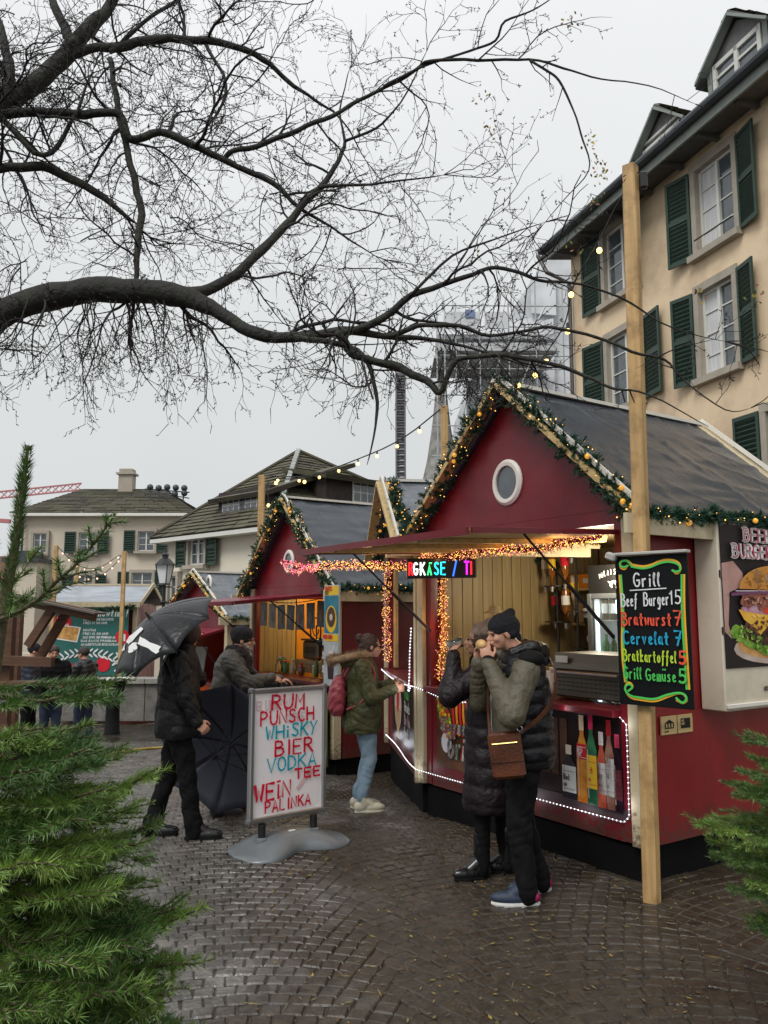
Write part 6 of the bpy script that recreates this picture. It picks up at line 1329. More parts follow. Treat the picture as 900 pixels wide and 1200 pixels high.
F_black = mk('black_cloth', (.006, .006, .0065), .85, var=.3, scale=20, bump=.3, bs=60, spec=.2)
F_nylon = mk('black_nylon', (.006, .006, .0065), .5, var=.2, bump=.5, bs=25, spec=.3)
F_trous = mk('black_trousers', (.004, .004, .0045), .85, var=.3, scale=12, spec=.2, bump=.4, bs=20)

# --- man with the burger
def man_eating():
    f = G(612, 1060); rz = R(186); o = Vector((f.x+.03, f.y+.10, 0)); t = thing('person', 'man in black beanie and olive and black padded jacket biting a bread roll', 'person', o, rz)
    # local: +x = where he faces (left in the photo), +y = towards the viewer
    hip = (-.02, 0, .93); kn = [(.05, .10, .50), (-.02, -.11, .50)]; an = [(.02, .12, .0), (-.13, -.10, .0)]
    ch = (.0, 0, 1.28); nk = (.01, 0, 1.50); hc = (.11, .01, 1.615)
    shR, elR, wrR = (-.0, .20, 1.42), (.13, .27, 1.14), (.225, .085, 1.445)     # nearer arm
    shL, elL, wrL = (.0, -.20, 1.42), (.20, -.22, 1.17), (.25, -.05, 1.435)
    b, p, M = body(t, hip, ch, nk, hc, .18, .12, [(shR, elR, wrR, (.12, -.15, .75), (.3, .9, .2), (-1, 0, .2), .55), (shL, elL, wrL, (.05, .15, .8), (.3, -.9, .2), (-1, 0, .2), .55)], kn, an)
    legs(t, hip, kn, an, F_trous, r=(.105, .080, .062), seed=2., wr=.008)
    jk = MB(); jk.loft([(-.03, 0, .80, .15, .185), (-.03, 0, .86, .175, .215), (-.02, 0, 1.0, .175, .215), (-.01, 0, 1.15, .175, .215), (0, 0, 1.30, .17, .225), (0, 0, 1.42, .14, .205), (.005, 0, 1.49, .10, .12), (.01, 0, 1.53, .075, .085)], 24, 2.4)
    jb = blob('jacket_body', jk, mk('black_puffer', (.006, .006, .008), .42, var=.25, bump=.6, bs=22, spec=.35), t, vox=.011, it=3, disp=puff(.016, .085))
    fr_ = MB(); fr_.loft([(.075, .01, .84, .10, .19), (.085, .01, 1.0, .10, .185), (.09, .0, 1.2, .10, .185), (.075, 0, 1.38, .09, .17), (.045, 0, 1.47, .07, .12)], 20, 2.3)
    blob('jacket_front', fr_, mk('olive_padded', (.088, .076, .048), .6, var=.2, scale=8, bump=.9, bs=16), t, vox=.010, it=4, disp=folds(.007, 13, seed=1))
    for i, (a, e_, w_) in enumerate(((shR, elR, wrR), (shL, elL, wrL))):
        sl = MB(); a, e_, w_ = Vector(a), Vector(e_), Vector(w_); arm(sl, a+Vector((.01, 0, -.02)), e_, w_+(e_-w_).normalized()*.015, (.092, .082, .054)); blob('sleeve', sl, MATS['olive_padded'], t, vox=.010, it=5, disp=folds(.006, 13, seed=i*3.))
        cf = MB(); d = (w_-e_).normalized(); cf.cap(w_-d*.03, w_-d*.005, .050, .047); blob('cuff', cf, F_black, t, vox=.008, it=1)
        yk = MB(); yk.ell(a+Vector((-.02, 0, .045)), (.085, .075, .055)); blob('shoulder_yoke', yk, F_black, t, vox=.009, it=2)
    hd = MB(); hd.ell((-.075, 0, 1.50), (.12, .125, .075)); hd.ell((-.10, .0, 1.47), (.10, .10, .09)); hd.cap((.05, .075, 1.49), (-.07, .10, 1.53), .045, .05); hd.cap((.05, -.075, 1.49), (-.07, -.10, 1.53), .045, .05); blob('hood', hd, MATS['black_puffer'], t, vox=.010, it=4, disp=folds(.010, 22))
    bn = MB(); P_ = lambda x, y, z: p(x, y, z)
    bn.ell(p(-.018, 0, .050), (1, 1, 1), M @ Matrix.Diagonal((.108, .090, .085)), 18, 12); bn.cap(p(-.03, 0, .08), p(-.085, 0, .135), .070, .035); bn.ell(p(-.035, 0, .012), (1, 1, 1), M @ Matrix.Diagonal((.085, .088, .06)), 16, 10)
    blob('beanie', bn, mk('dark_knit', (.010, .009, .013), .9, var=.2, bump=.6, bs=140), t, vox=.007, it=3, disp=folds(.004, 24))
    shoe(t, (an[0][0], an[0][1], 0), R(-8), mk('navy_suede', (.018, .030, .055), .6, var=.2), mk('white_sole', (.62, .62, .58), .5), heel=flat('magenta_heel', (.30, .01, .08), .5), l=.29)
    shoe(t, (an[1][0], an[1][1], 0), R(10), MATS['navy_suede'], MATS['white_sole'], heel=MATS['magenta_heel'], l=.29)
    z_ = MB(); z_.tube([(.178, .02, .86), (.192, .02, 1.05), (.19, .01, 1.25), (.168, .0, 1.38)], .004, 5); z_.build('zip', M_alu, t)
    pk2 = MB(); pk2.bar((.14, .175, .98), (.165, .13, 1.04), .006, .02); pk2.build('pocket_flap', MATS['olive_padded'], t)
    # roll in his hands
    q = Matrix.Rotation(rz, 3, 'Z') @ Vector((.250, .02, 1.545)); r = thing('bread_roll', 'bread roll held to the mouth by the man in the beanie', 'bread', o+q, rz); MB().ell((0, 0, 0), (.035, .065, .035)).build('roll', mk('crust', (.50, .27, .10), .6, c2=(.7, .45, .2), scale=14, bump=.4, bs=40), r, smooth=True)
    # bag
    bag = thing('shoulder_bag', 'glossy brown leather messenger bag at the hip of the man in the beanie', 'bag', o, rz); le = mk('brown_leather', (.045, .012, .006), .28, c2=(.12, .036, .013), scale=6, bump=.2, bs=60)
    Mb = Matrix.Rotation(R(-18), 3, 'Z') @ Matrix.Rotation(R(7), 3, 'Y'); c = Vector((.15, .22, .90)); m = MB(); m.bev(c, (.20, .08, .27), .03, Mb); bo = m.build('bag_body', le, bag)
    m = MB(); m.bev(c+Mb @ Vector((0, .042, .045)), (.196, .012, .165), .006, Mb); m.build('flap', le, bag); m = MB(); m.tube([c+Mb @ Vector((-.075, .052, .075)), c+Mb @ Vector((.075, .052, .075))], .0045, 6); m.build('zip', mk('brass', (.5, .35, .12), .3, metal=.8), bag)
    pts = [c+Mb @ Vector((-.09, .02, .12)), Vector((-.09, .24, 1.14)), Vector((-.19, .19, 1.30)), Vector((-.20, .06, 1.46)), Vector((-.10, -.06, 1.55)), Vector((.06, -.12, 1.50)), Vector((.17, -.10, 1.36)), Vector((.215, 0, 1.2)), c+Mb @ Vector((.085, -.02, .12))]
    st = MB(); pp = curve_pts(pts, 3)
    ct = Vector((0, 0, 1.2))
    for a, b_ in zip(pp, pp[1:]):
        n_ = ((a+b_)/2-ct); n_.z *= .3; st.bar(a, b_+(b_-a).normalized()*.004, .006, .026, up=(b_-a).cross(n_).normalized() if 1 else (0, 0, 1))
    st.build('strap', le, bag); MB().tube([c+Mb @ Vector((-.10+.016*math.cos(a*.7), .04, .15+.016*math.sin(a*.7))) for a in range(10)], .004, 5).build('ring', M_alu, bag)
man_eating()
def woman_drinking():
    f = G(572, 1036); rz = R(172); o = Vector((f.x+.045, f.y+.16, 0)); t = thing('person', 'person in long black quilted coat drinking from a glass behind the man in the beanie', 'person', o, rz)
    hip = (0, 0, .90); kn = [(.05, .08, .48), (-.07, -.07, .48)]; an = [(.07, .07, .0), (-.10, -.06, .0)]
    ch = (.0, 0, 1.24); nk = (.0, 0, 1.43); hc = (.055, 0, 1.55)
    shR, elR, wrR = (.02, .18, 1.36), (.25, .27, 1.20), (.225, .16, 1.475); shL, elL, wrL = (0, -.18, 1.36), (-.02, -.235, 1.10), (.06, -.23, .90)
    b, p, M = body(t, hip, ch, nk, hc, -.05, -.12, [(shR, elR, wrR, (.1, -.5, .35), (.7, .5, .5), (-.2, 0, 1), .6), (shL, elL, wrL, (.3, .1, -.9), (0, -1, .2), (1, 0, 0), .5)], kn, an, hs=.9)
    legs(t, hip, kn, an, F_trous, r=(.085, .062, .048), seed=5., wr=.005)
    co = MB(); co.loft([(-.0, 0, .44, .175, .225), (0, 0, .48, .19, .24), (0, 0, .7, .175, .225), (0, 0, .95, .165, .21), (0, 0, 1.15, .15, .20), (0, 0, 1.3, .14, .205), (0, 0, 1.39, .115, .17), (0, 0, 1.46, .08, .09)], 24, 2.3)
    coat = mk('black_quilt', (.009, .005, .007), .5, var=.25, bump=.6, bs=25, spec=.3); blob('coat', co, coat, t, vox=.012, it=3, disp=puff(.013, .125, 2))
    for i, (a, e_, w_) in enumerate(((shR, elR, wrR), (shL, elL, wrL))):
        sl = MB(); a, e_, w_ = Vector(a), Vector(e_), Vector(w_); arm(sl, a, e_, w_-(w_-e_).normalized()*.02, (.088, .080, .048)); blob('sleeve', sl, coat, t, vox=.010, it=4, disp=folds(.007, 18, seed=i+4.))
    hr = MB(); hr.ell(p(-.03, 0, .02), (1, 1, 1), M @ Matrix.Diagonal((.10, .092, .105)), 16, 10); hr.cap(p(-.05, .02, 0), p(-.08, .03, -.14), .07, .05); blob('hair', hr, mk('brown_hair', (.06, .032, .018), .5, var=.35, scale=30, stretch=(6, 6, 1), bump=.4, bs=60), t, vox=.008, it=2, disp=folds(.006, 30))
    ht = MB(); ht.ell(p(-.03, 0, .075), (1, 1, 1), M @ Matrix.Diagonal((.095, .09, .07)), 16, 10); ht.ell(p(-.07, 0, .15), (1, 1, 1), M @ Matrix.Diagonal((.045, .045, .04)), 12, 8); blob('hat', ht, mk('beige_knit', (.38, .27, .21), .85, var=.25, scale=20, bump=.8, bs=80), t, vox=.008, it=2, disp=folds(.006, 40))
    sc_ = MB(); sc_.loft([(.01, 0, 1.37, .13, .14), (.015, 0, 1.42, .11, .12), (.02, 0, 1.47, .085, .09)], 18); blob('collar', sc_, F_black, t, vox=.010, it=3, disp=folds(.010, 25))
    for k, a in enumerate(an): shoe(t, (a[0], a[1], 0), R(25 if k == 0 else -5), mk('black_leather', (.012, .012, .013), .22, var=.15), F_black, name='boot', boot=.20, l=.25)
    # tumbler
    q = Matrix.Rotation(rz, 3, 'Z') @ Vector((.225, .10, 1.535)); g = thing('drinking_glass', 'clear glass tumbler raised to the lips of the person in the quilted coat', 'glass', o+q, rz); Mg = Matrix.Rotation(R(-72), 3, 'Y')
    MB().lathe([(.028, -.055), (.036, .055), (.033, .055), (.026, -.045)], (0, 0, 0), 18, Mg).build('tumbler', M_clear, g, smooth=True)
woman_drinking()
# --- green parka
def woman_parka():
    f = G(428, 952); rz = R(8); o = Vector((f.x-.02, f.y+.08, gz(0, f.y))); t = thing('person', 'person in olive parka with fur hood, pale jeans and white trainers at the counter', 'person', o, rz)
    hip = (.0, 0, .88); kn = [(.06, .08, .47), (.05, -.08, .47)]; an = [(-.04, .08, 0), (-.02, -.10, 0)]; ch = (-.03, 0, 1.2); nk = (-.01, 0, 1.38); hc = (.07, 0, 1.485)
    sR, eR, wR = (-.03, -.18, 1.31), (.04, -.25, 1.04), (.26, -.17, 1.10); sL, eL, wL = (-.03, .18, 1.31), (.05, .22, 1.05), (.28, .13, 1.12)
    b, p, M = body(t, hip, ch, nk, hc, .0, .04, [(sR, eR, wR, (1, .2, .15), (0, -1, .2), (0, 0, 1), .5), (sL, eL, wL, (1, -.2, .1), (0, 1, .2), (0, 0, 1), .5)], kn, an, hs=.9)
    legs(t, hip, kn, an, mk('pale_denim', (.16, .25, .33), .7, c2=(.24, .34, .42), scale=7, bump=.2, bs=90), name='jeans', r=(.105, .070, .046), seed=7., wr=.006, lift=.07)
    pk_ = MB(); pk_.loft([(-.01, 0, .70, .165, .21), (-.01, 0, .76, .185, .225), (0, 0, .95, .175, .215), (-.01, 0, 1.1, .155, .20), (-.02, 0, 1.25, .145, .20), (-.02, 0, 1.34, .12, .17), (-.02, 0, 1.41, .08, .09)], 24, 2.3)
    pm = mk('olive_parka', (.055, .058, .018), .62, var=.2, scale=6, bump=.8, bs=18); blob('parka', pk_, pm, t, vox=.011, it=4, disp=folds(.011, 12, seed=3))
    for i, (a, e_, w_) in enumerate(((sR, eR, wR), (sL, eL, wL))):
        sl = MB(); a, e_, w_ = Vector(a), Vector(e_), Vector(w_); arm(sl, a, e_, w_-(w_-e_).normalized()*.01, (.085, .072, .052)); blob('sleeve', sl, pm, t, vox=.010, it=4, disp=folds(.009, 15, seed=i+7.))
    # fur hood
    hd = MB(); hd.ell((-.12, 0, 1.34), (.11, .15, .075)); hd.ell((-.02, 0, 1.36), (.11, .14, .05)); blob('hood', hd, pm, t, vox=.010, it=3)
    pts = [Vector((-.14+.17*math.cos(a)*1.0, .15*math.sin(a), 1.385+.03*math.cos(a+.3))) for a in np.linspace(0, 2*PI, 30)]
    parts = [needles(pts, 5200, .075, .0035, lean=.25, spread=1, up=.35, jitter=.35)]; V, Fc = cat(parts); rawmesh('fur_trim', V, Fc, mk('brown_fur', (.17, .105, .055), .7, c2=(.42, .30, .17), scale=18), t, kind='stuff'); MB().tube(pts, .035, 8).build('fur_base', MATS['brown_fur'], t, smooth=True)
    hr = MB(); hr.ell(p(-.028, 0, .028), (1, 1, 1), M @ Matrix.Diagonal((.098, .086, .098)), 16, 10); hr.ell(p(-.125, 0, .085), (1, 1, 1), Matrix.Diagonal((.042, .042, .042)), 12, 8); hr.cap(p(-.06, 0, -.02), p(-.06, 0, -.06), .06, .04); blob('hair', hr, mk('dark_hair', (.045, .022, .016), .45, var=.4, scale=40, stretch=(1, 6, 6), bump=.5, bs=60), t, vox=.007, it=2, disp=folds(.004, 50))
    g = MB()
    for k in (-1, 1): g.tube([p(.098, k*.032+.024*math.cos(a), .002+.019*math.sin(a)) for a in np.linspace(0, 2*PI, 14)], .0035, 5); g.tube([p(.096, k*.055, .006), p(.0, k*.079, .008)], .003, 5)
    g.build('glasses', M_black, t)
    so = mk('cream_sole', (.66, .64, .52), .5); up = mk('white_trainer', (.50, .48, .40), .5, c2=(.60, .57, .40), scale=12)
    for k, a in enumerate(an): shoe(t, (a[0], a[1], 0), R(6 if k else -8), up, so, name='trainer', l=.27)
    bp = thing('backpack', 'crumpled rose red backpack on the shoulders of the person in the parka', 'backpack', o, rz); m = MB(); m.loft([(-.245, 0, .86, .05, .12), (-.25, 0, .92, .085, .145), (-.245, 0, 1.05, .085, .15), (-.235, 0, 1.16, .065, .125), (-.22, 0, 1.22, .035, .07)], 18, 2.6); blob('sack', m, mk('rose_nylon', (.27, .035, .055), .45, c2=(.36, .07, .09), scale=9), bp, vox=.009, it=3, disp=folds(.007, 34, seed=2))
    s_ = MB()
    for k in (-1, 1): s_.tube(curve_pts([(-.19, k*.09, 1.22), (-.10, k*.13, 1.40), (.04, k*.15, 1.36), (.10, k*.18, 1.2), (-.02, k*.22, 1.0), (-.17, k*.13, .92)], 2), .012, 6)
    s_.build('shoulder_strap', MATS['rose_nylon'], bp)
woman_parka()
# --- umbrella
def umbrella(name, label, tip, axis, radius, depth, mat, n=8, shaft=.75, marks=False, handle=True, roll=0.):
    ax = Vector(axis).normalized(); x = ax.orthogonal().normalized(); x.rotate(Matrix.Rotation(roll, 3, ax)); y = ax.cross(x); M = Matrix((x, y, ax)).transposed(); t = thing(name, label, 'umbrella', tip)
    def pt(r, a, sag=0.): z = -depth*(r**1.9); return M @ Vector((radius*r*math.cos(a), radius*r*math.sin(a), z-sag))
    nr = 8
    for k in range(n):
        V = []; Fc = []; m = 6; a0, a1 = 2*PI*k/n, 2*PI*(k+1)/n
        for i in range(nr+1):
            r = i/nr
            for j in range(m+1):
                s = j/m; a = a0+(a1-a0)*s; rr = r*(1-(1-math.cos(PI/n))*1.0*(1-abs(2*s-1)**2)-.02*r*(1-abs(2*s-1)**2)); V.append(pt(rr, a, -.02*r*math.sin(PI*s)*0))
        for i in range(nr):
            for j in range(m): Fc.append((i*(m+1)+j, (i+1)*(m+1)+j, (i+1)*(m+1)+j+1, i*(m+1)+j+1))
        o = MB().add(V, Fc).build('canopy_panel', mat, t, smooth=True)
        o.modifiers.new('cloth', 'SOLIDIFY').thickness = .0015
    for k in range(n):
        a = 2*PI*k/n; MB().tube([pt(i/8, a)-ax*.006 for i in range(9)], .003, 5).build('rib', M_black, t)
        MB().tube([-ax*(depth+.16), pt(.48, a)-ax*.008], .003, 5).build('stretcher', M_black, t)
    MB().tube([ax*.05, -ax*shaft], .006, 8).build('shaft', M_alu, t); MB().tube([-ax*(depth+.13), -ax*(depth+.20)], .014, 8).build('runner', M_black, t)
    MB().lathe([(.018, 0), (.012, .02), (.005, .06)], (0, 0, 0), 8, M).build('ferrule', M_black, t)
    if handle: MB().tube([-ax*shaft, -ax*(shaft+.1)], .015, 8).build('handle', M_black, t)
    return t, M, pt
UB = mk('black_umbrella', (.010, .011, .013), .36, var=.15, bump=.3, bs=30, spec=.4); UN = mk('navy_umbrella', (.040, .043, .062), .55, var=.2, scale=3)
def man_umbrella():
    f = G(206, 986); rz = R(8); Yb = f.y+.08; o = Vector((f.x, Yb, gz(0, Yb))); t = thing('person', 'person in black coat and trousers, head hidden under a black umbrella', 'person', o, rz)
    hip = (-.03, 0, .93); kn = [(-.10, .10, .50), (.06, -.08, .50)]; an = [(-.22, .10, 0), (.13, -.06, 0)]; ch = (-.04, 0, 1.27); nk = (-.0, 0, 1.47); hc = (.04, .0, 1.575)
    sR, eR, wR = (-.03, -.20, 1.39), (.05, -.26, 1.12), (.14, -.25, .92); sL, eL, wL = (-.03, .20, 1.39), (.10, .24, 1.22), (.12, .12, 1.45)
    Cc = P(194, 746, Yb-.16); axn = Vector((-.52, -.42, .74)).normalized(); gp = Matrix.Rotation(-rz, 3, 'Z') @ (Cc-axn*.30-o); wL = tuple(gp-Vector((.02, -.01, .07))); eL = (.10, .22, 1.20)
    b, p, M = body(t, hip, ch, nk, hc, 1.35, .12, [(sR, eR, wR, (.55, -.1, -.5), (.3, -.9, .2), (1, 0, .2), .75), (sL, eL, wL, (0, -.3, .8), (0, 1, 0), (1, 0, 0), .8)], kn, an)
    legs(t, hip, kn, an, F_trous, r=(.102, .078, .064), seed=9., wr=.009)
    ct = MB(); ct.loft([(-.03, 0, .78, .165, .22), (-.03, 0, .84, .18, .23), (-.03, 0, 1.0, .175, .225), (-.03, 0, 1.2, .165, .225), (-.03, 0, 1.35, .15, .22), (-.02, 0, 1.43, .12, .17), (-.0, 0, 1.51, .075, .085)], 24, 2.4); blob('coat', ct, F_nylon, t, vox=.011, it=4, disp=folds(.010, 11, seed=6))
    for i, (a, e_, w_) in enumerate(((sR, eR, wR), (sL, eL, wL))):
        sl = MB(); a, e_, w_ = Vector(a), Vector(e_), Vector(w_); arm(sl, a, e_, w_-(w_-e_).normalized()*.01, (.088, .075, .055)); blob('sleeve', sl, F_nylon, t, vox=.010, it=4, disp=folds(.009, 16, seed=i+1.))
    hr = MB(); hr.ell(p(-.025, 0, .025), (1, 1, 1), M @ Matrix.Diagonal((.108, .094, .105)), 16, 10); blob('hair', hr, MATS['dark_hair'], t, vox=.008, it=2)
    for k, a in enumerate(an): shoe(t, (a[0], a[1], 0), R(-4), MATS['black_leather'], F_black, l=.29)
    ax = axn; tip = Cc+axn*.20
    u, Mu, pt = umbrella('umbrella', 'black umbrella with bold white lettering tilted over a standing person', tip, ax, .475, .20, UB, shaft=.50, roll=R(22), handle=True)
    # white marks printed on the panel that faces the viewer
    # find angle facing the camera and left-down
    def surf(px, py):
        d = P(px, py, 1.)-Vector((0, 0, CH)); d.normalize(); best = None
        for i in range(40):
            for j in range(90):
                r = i/39; a = 2*PI*j/90; q = tip+pt(r, a); v = q-Vector((0, 0, CH)); e = (v-d*v.dot(d)).length
                nrm = (Mu @ Vector((math.cos(a)*.7*r, math.sin(a)*.7*r, 1))).normalized()
                if nrm.dot(d) < 0 and (best is None or e < best[0]): best = (e, q+nrm*.006-tip)
        return best[1]
    for pts, nm in (([(165, 747), (189, 759), (184, 766), (161, 755)], 'white_bar'), ([(152, 757), (160, 752), (157, 764), (151, 765)], 'white_letter'), ([(143, 752), (149, 747), (147, 762), (142, 764)], 'white_letter'), ([(147, 750), (166, 735), (169, 738), (151, 756)], 'white_letter'), ([(157, 754), (160, 752), (162, 760), (159, 763)], 'white_letter')):
        n_ = 4; q = []
        for i in range(n_+1):
            for j in range(n_+1): a_, b_ = i/n_, j/n_; q.append(surf(*[(pts[0][c]*(1-a_)+pts[1][c]*a_)*(1-b_)+(pts[3][c]*(1-a_)+pts[2][c]*a_)*b_ for c in (0, 1)]))
        MB().add(q, [(i*(n_+1)+j, (i+1)*(n_+1)+j, (i+1)*(n_+1)+j+1, i*(n_+1)+j+1) for i in range(n_) for j in range(n_)]).build(nm, P_wht, u)
man_umbrella()
def man_beard():
    f = G(266, 958); rz = R(6); Yb = f.y+.10; o = Vector((f.x, Yb, gz(0, Yb))); t = thing('person', 'bearded person in black beanie, glasses and grey jacket leaning on the middle hut counter', 'person', o, rz)
    hip = (-.03, 0, .90); kn = [(.0, .10, .48), (-.02, -.10, .48)]; an = [(.02, .12, 0), (-.09, -.08, 0)]; ch = (-.02, 0, 1.24); nk = (.02, 0, 1.43); hc = (.09, 0, 1.545)
    sR, eR, wR = (-.01, -.19, 1.35), (.16, -.25, 1.16), (.36, -.16, 1.22); sL, eL, wL = (-.01, .19, 1.35), (.2, .24, 1.15), (.42, .12, 1.17)
    b, p, M = body(t, hip, ch, nk, hc, -.05, .06, [(sR, eR, wR, (.9, .2, -.35), (0, -.5, .9), (0, 1, 0), .55), (sL, eL, wL, (1, -.1, 0), (0, 0, 1), (0, -1, 0), .45)], kn, an)
    legs(t, hip, kn, an, mk('navy_trousers', (.014, .016, .026), .75, var=.2), r=(.10, .075, .06), seed=4., wr=.008)
    jk = MB(); jk.loft([(-.02, 0, .78, .165, .215), (-.02, 0, .85, .175, .225), (-.02, 0, 1.0, .175, .22), (-.02, 0, 1.2, .165, .22), (-.01, 0, 1.33, .145, .21), (.0, 0, 1.41, .11, .15), (.02, 0, 1.47, .075, .085)], 24, 2.4); gm = mk('grey_brown_coat', (.060, .055, .046), .6, var=.22, scale=7, bump=.9, bs=18); blob('jacket', jk, gm, t, vox=.011, it=4, disp=folds(.010, 12, seed=8))
    for i, (a, e_, w_) in enumerate(((sR, eR, wR), (sL, eL, wL))):
        sl = MB(); a, e_, w_ = Vector(a), Vector(e_), Vector(w_); arm(sl, a, e_, w_-(w_-e_).normalized()*.01, (.090, .076, .056)); blob('sleeve', sl, gm, t, vox=.010, it=4, disp=folds(.010, 16, seed=i+2.))
    bn = MB(); bn.ell(p(-.02, 0, .052), (1, 1, 1), M @ Matrix.Diagonal((.108, .092, .088)), 18, 12); bn.cap(p(.0, 0, .03), p(-.03, 0, .03), .088, .088); o1 = blob('beanie', bn, MATS['dark_knit'], t, vox=.007, it=3, disp=folds(.003, 30))
    bd = MB(); bd.ell(p(.068, 0, -.088), (1, 1, 1), M @ Matrix.Diagonal((.034, .040, .036)), 14, 9); bd.cap(p(.10, -.018, -.046), p(.10, .018, -.046), .009, .009)
    for k in (-1, 1): bd.cap(p(.06, k*.045, -.075), p(.01, k*.066, -.03), .018, .010)
    blob('beard', bd, mk('grey_beard', (.33, .29, .26), .8, var=.3, scale=60, bump=.6, bs=120), t, vox=.005, it=2, disp=folds(.003, 70))
    g = MB()
    for k in (-1, 1): g.tube([p(.104, k*.032+.022*math.cos(a), .002+.017*math.sin(a)) for a in np.linspace(0, 2*PI, 14)], .0025, 5); g.tube([p(.10, k*.054, .006), p(.0, k*.082, .008)], .0025, 5)
    g.build('glasses', mk('copper_frame', (.25, .08, .04), .3), t)
    sc_ = MB(); sc_.loft([(.02, 0, 1.36, .12, .135), (.03, 0, 1.41, .115, .125), (.03, 0, 1.46, .095, .10), (.02, 0, 1.50, .075, .08)], 18); sc_.cap((.12, -.03, 1.38), (.17, -.02, 1.12), .055, .05); blob('scarf', sc_, mk('dark_scarf', (.02, .016, .018), .9, var=.4, scale=20, bump=.5, bs=60), t, vox=.009, it=3, disp=folds(.010, 28))
    sm = mk('grey_suede', (.055, .055, .07), .7, var=.2)
    for k, a in enumerate(an): shoe(t, (a[0], a[1], 0), R(4), sm, mk('brown_sole', (.10, .06, .04), .6), l=.29)
    q = Matrix.Rotation(rz, 3, 'Z') @ Vector((.45, -.14, 1.12)); c = thing('black_mug', 'dark mug held by the bearded person', 'mug', o+q, rz); m = MB(); m.lathe([(.036, -.05), (.038, .05), (.034, .05), (.032, -.04)], (0, 0, 0), 14); m.build('cup', M_black, c); MB().tube([(.036+.028*math.sin(a), 0, .03*math.cos(a)) for a in np.linspace(0, PI, 9)], .006, 6).build('cup_handle', M_black, c)
    hub = P(260, 873, Yb-.42); umbrella('umbrella', 'open dark navy umbrella resting upside on the ground, its ribs facing the viewer', hub+Vector((.05, .12, .0)), Vector((.18, .93, .20)), .58, .17, UN, shaft=.28, roll=R(10), handle=False)
man_beard()
# --- people at the back, left
def far_person(px, py_foot, Y, rz, label, coat, trous, H=1.74, hat=None, seat=False, jean=None):
    g = P(px, 700, Y); z = gz(0, Y); o = Vector((g.x, Y, z)); t = thing('person', label, 'person', o, rz, None); s = H/1.75
    hip = (0, 0, .93*s); kn = [(.04, .09, .5*s), (-.02, -.09, .5*s)]; an = [(.08, .10, 0), (-.1, -.09, 0)]; ch = (0, 0, 1.28*s); nk = (.01, 0, 1.48*s); hc = (.06, 0, 1.61*s)
    aa = [((-.0, k*.20, 1.40*s), (.06, k*.25, 1.14*s), (.24, k*.12, 1.10*s)) for k in (-1, 1)]
    mb = MB(); mb.cap(hip, ch, .11, .12); mb.cap(nk, hc, .056, .05); mb.cap(ch, nk, .1, .055)
    for k, (a, e_, w_) in zip((-1, 1), aa): mb.cap(a, e_, .045, .036); mb.cap(e_, w_, .036, .026); hand(mb, w_, (1, -.2*k, 0), (0, k, .3), (0, 0, 1), .6)
    for kn_, an_, k in zip(kn, an, (1, -1)): mb.cap((0, k*.08, .9*s), kn_, .07, .05); mb.cap(kn_, (an_[0], an_[1], .05), .05, .035)
    p, M = head(mb, hc, 0, .12, .95); b = blob('body', mb, M_skin, t, vox=.011, it=1); eyes(p, M, b)
    legs(t, hip, kn, an, trous, r=(.10, .075, .06), wr=.007, vox=.016)
    jk = MB(); jk.loft([(-.01, 0, .80*s, .17, .22), (0, 0, 1.0*s, .175, .225), (0, 0, 1.2*s, .165, .22), (0, 0, 1.36*s, .145, .21), (0, 0, 1.45*s, .11, .15), (.01, 0, 1.53*s, .075, .085)], 20, 2.4)
    for (a, e_, w_) in aa: arm(jk, Vector(a), Vector(e_), Vector(w_), (.085, .072, .052))
    blob('jacket', jk, coat, t, vox=.015, it=3, disp=puff(.010, .08))
    hr = MB(); hr.ell(p(-.022, 0, .045), (1, 1, 1), M @ Matrix.Diagonal((.105, .09, .09)), 14, 9)
    if hat: hr.ell(p(.06, 0, .04), (1, 1, 1), M @ Matrix.Diagonal((.07, .06, .012)), 12, 6)
    blob('hat' if hat else 'hair', hr, hat or MATS['dark_hair'], t, vox=.011, it=1)
    for a in an: shoe(t, (a[0], a[1], 0), 0, MATS['black_leather'], F_black)
    return t
dn = mk('navy_jacket', (.012, .016, .030), .5, var=.25)
far_person(104, 875, 13.9, R(160), 'person in flat cap and black padded jacket walking past the teal banner', mk('dark_puffer', (.016, .017, .018), .4, var=.2), mk('blue_jeans', (.03, .045, .09), .7, var=.2), hat=mk('flat_cap', (.04, .035, .03), .8))
far_person(66, 860, 13.2, R(-60), 'person in dark jacket and blue jeans seen between the fir boughs', F_black, MATS['blue_jeans'])
far_person(40, 860, 12.6, R(15), 'person in navy coat nearest the timber shelter, behind the fir', dn, F_trous, hat=MATS['dark_knit'])
far_person(6, 860, 12.9, R(20), 'person in navy coat at the left edge under the timber shelter', dn, F_trous, H=1.68)
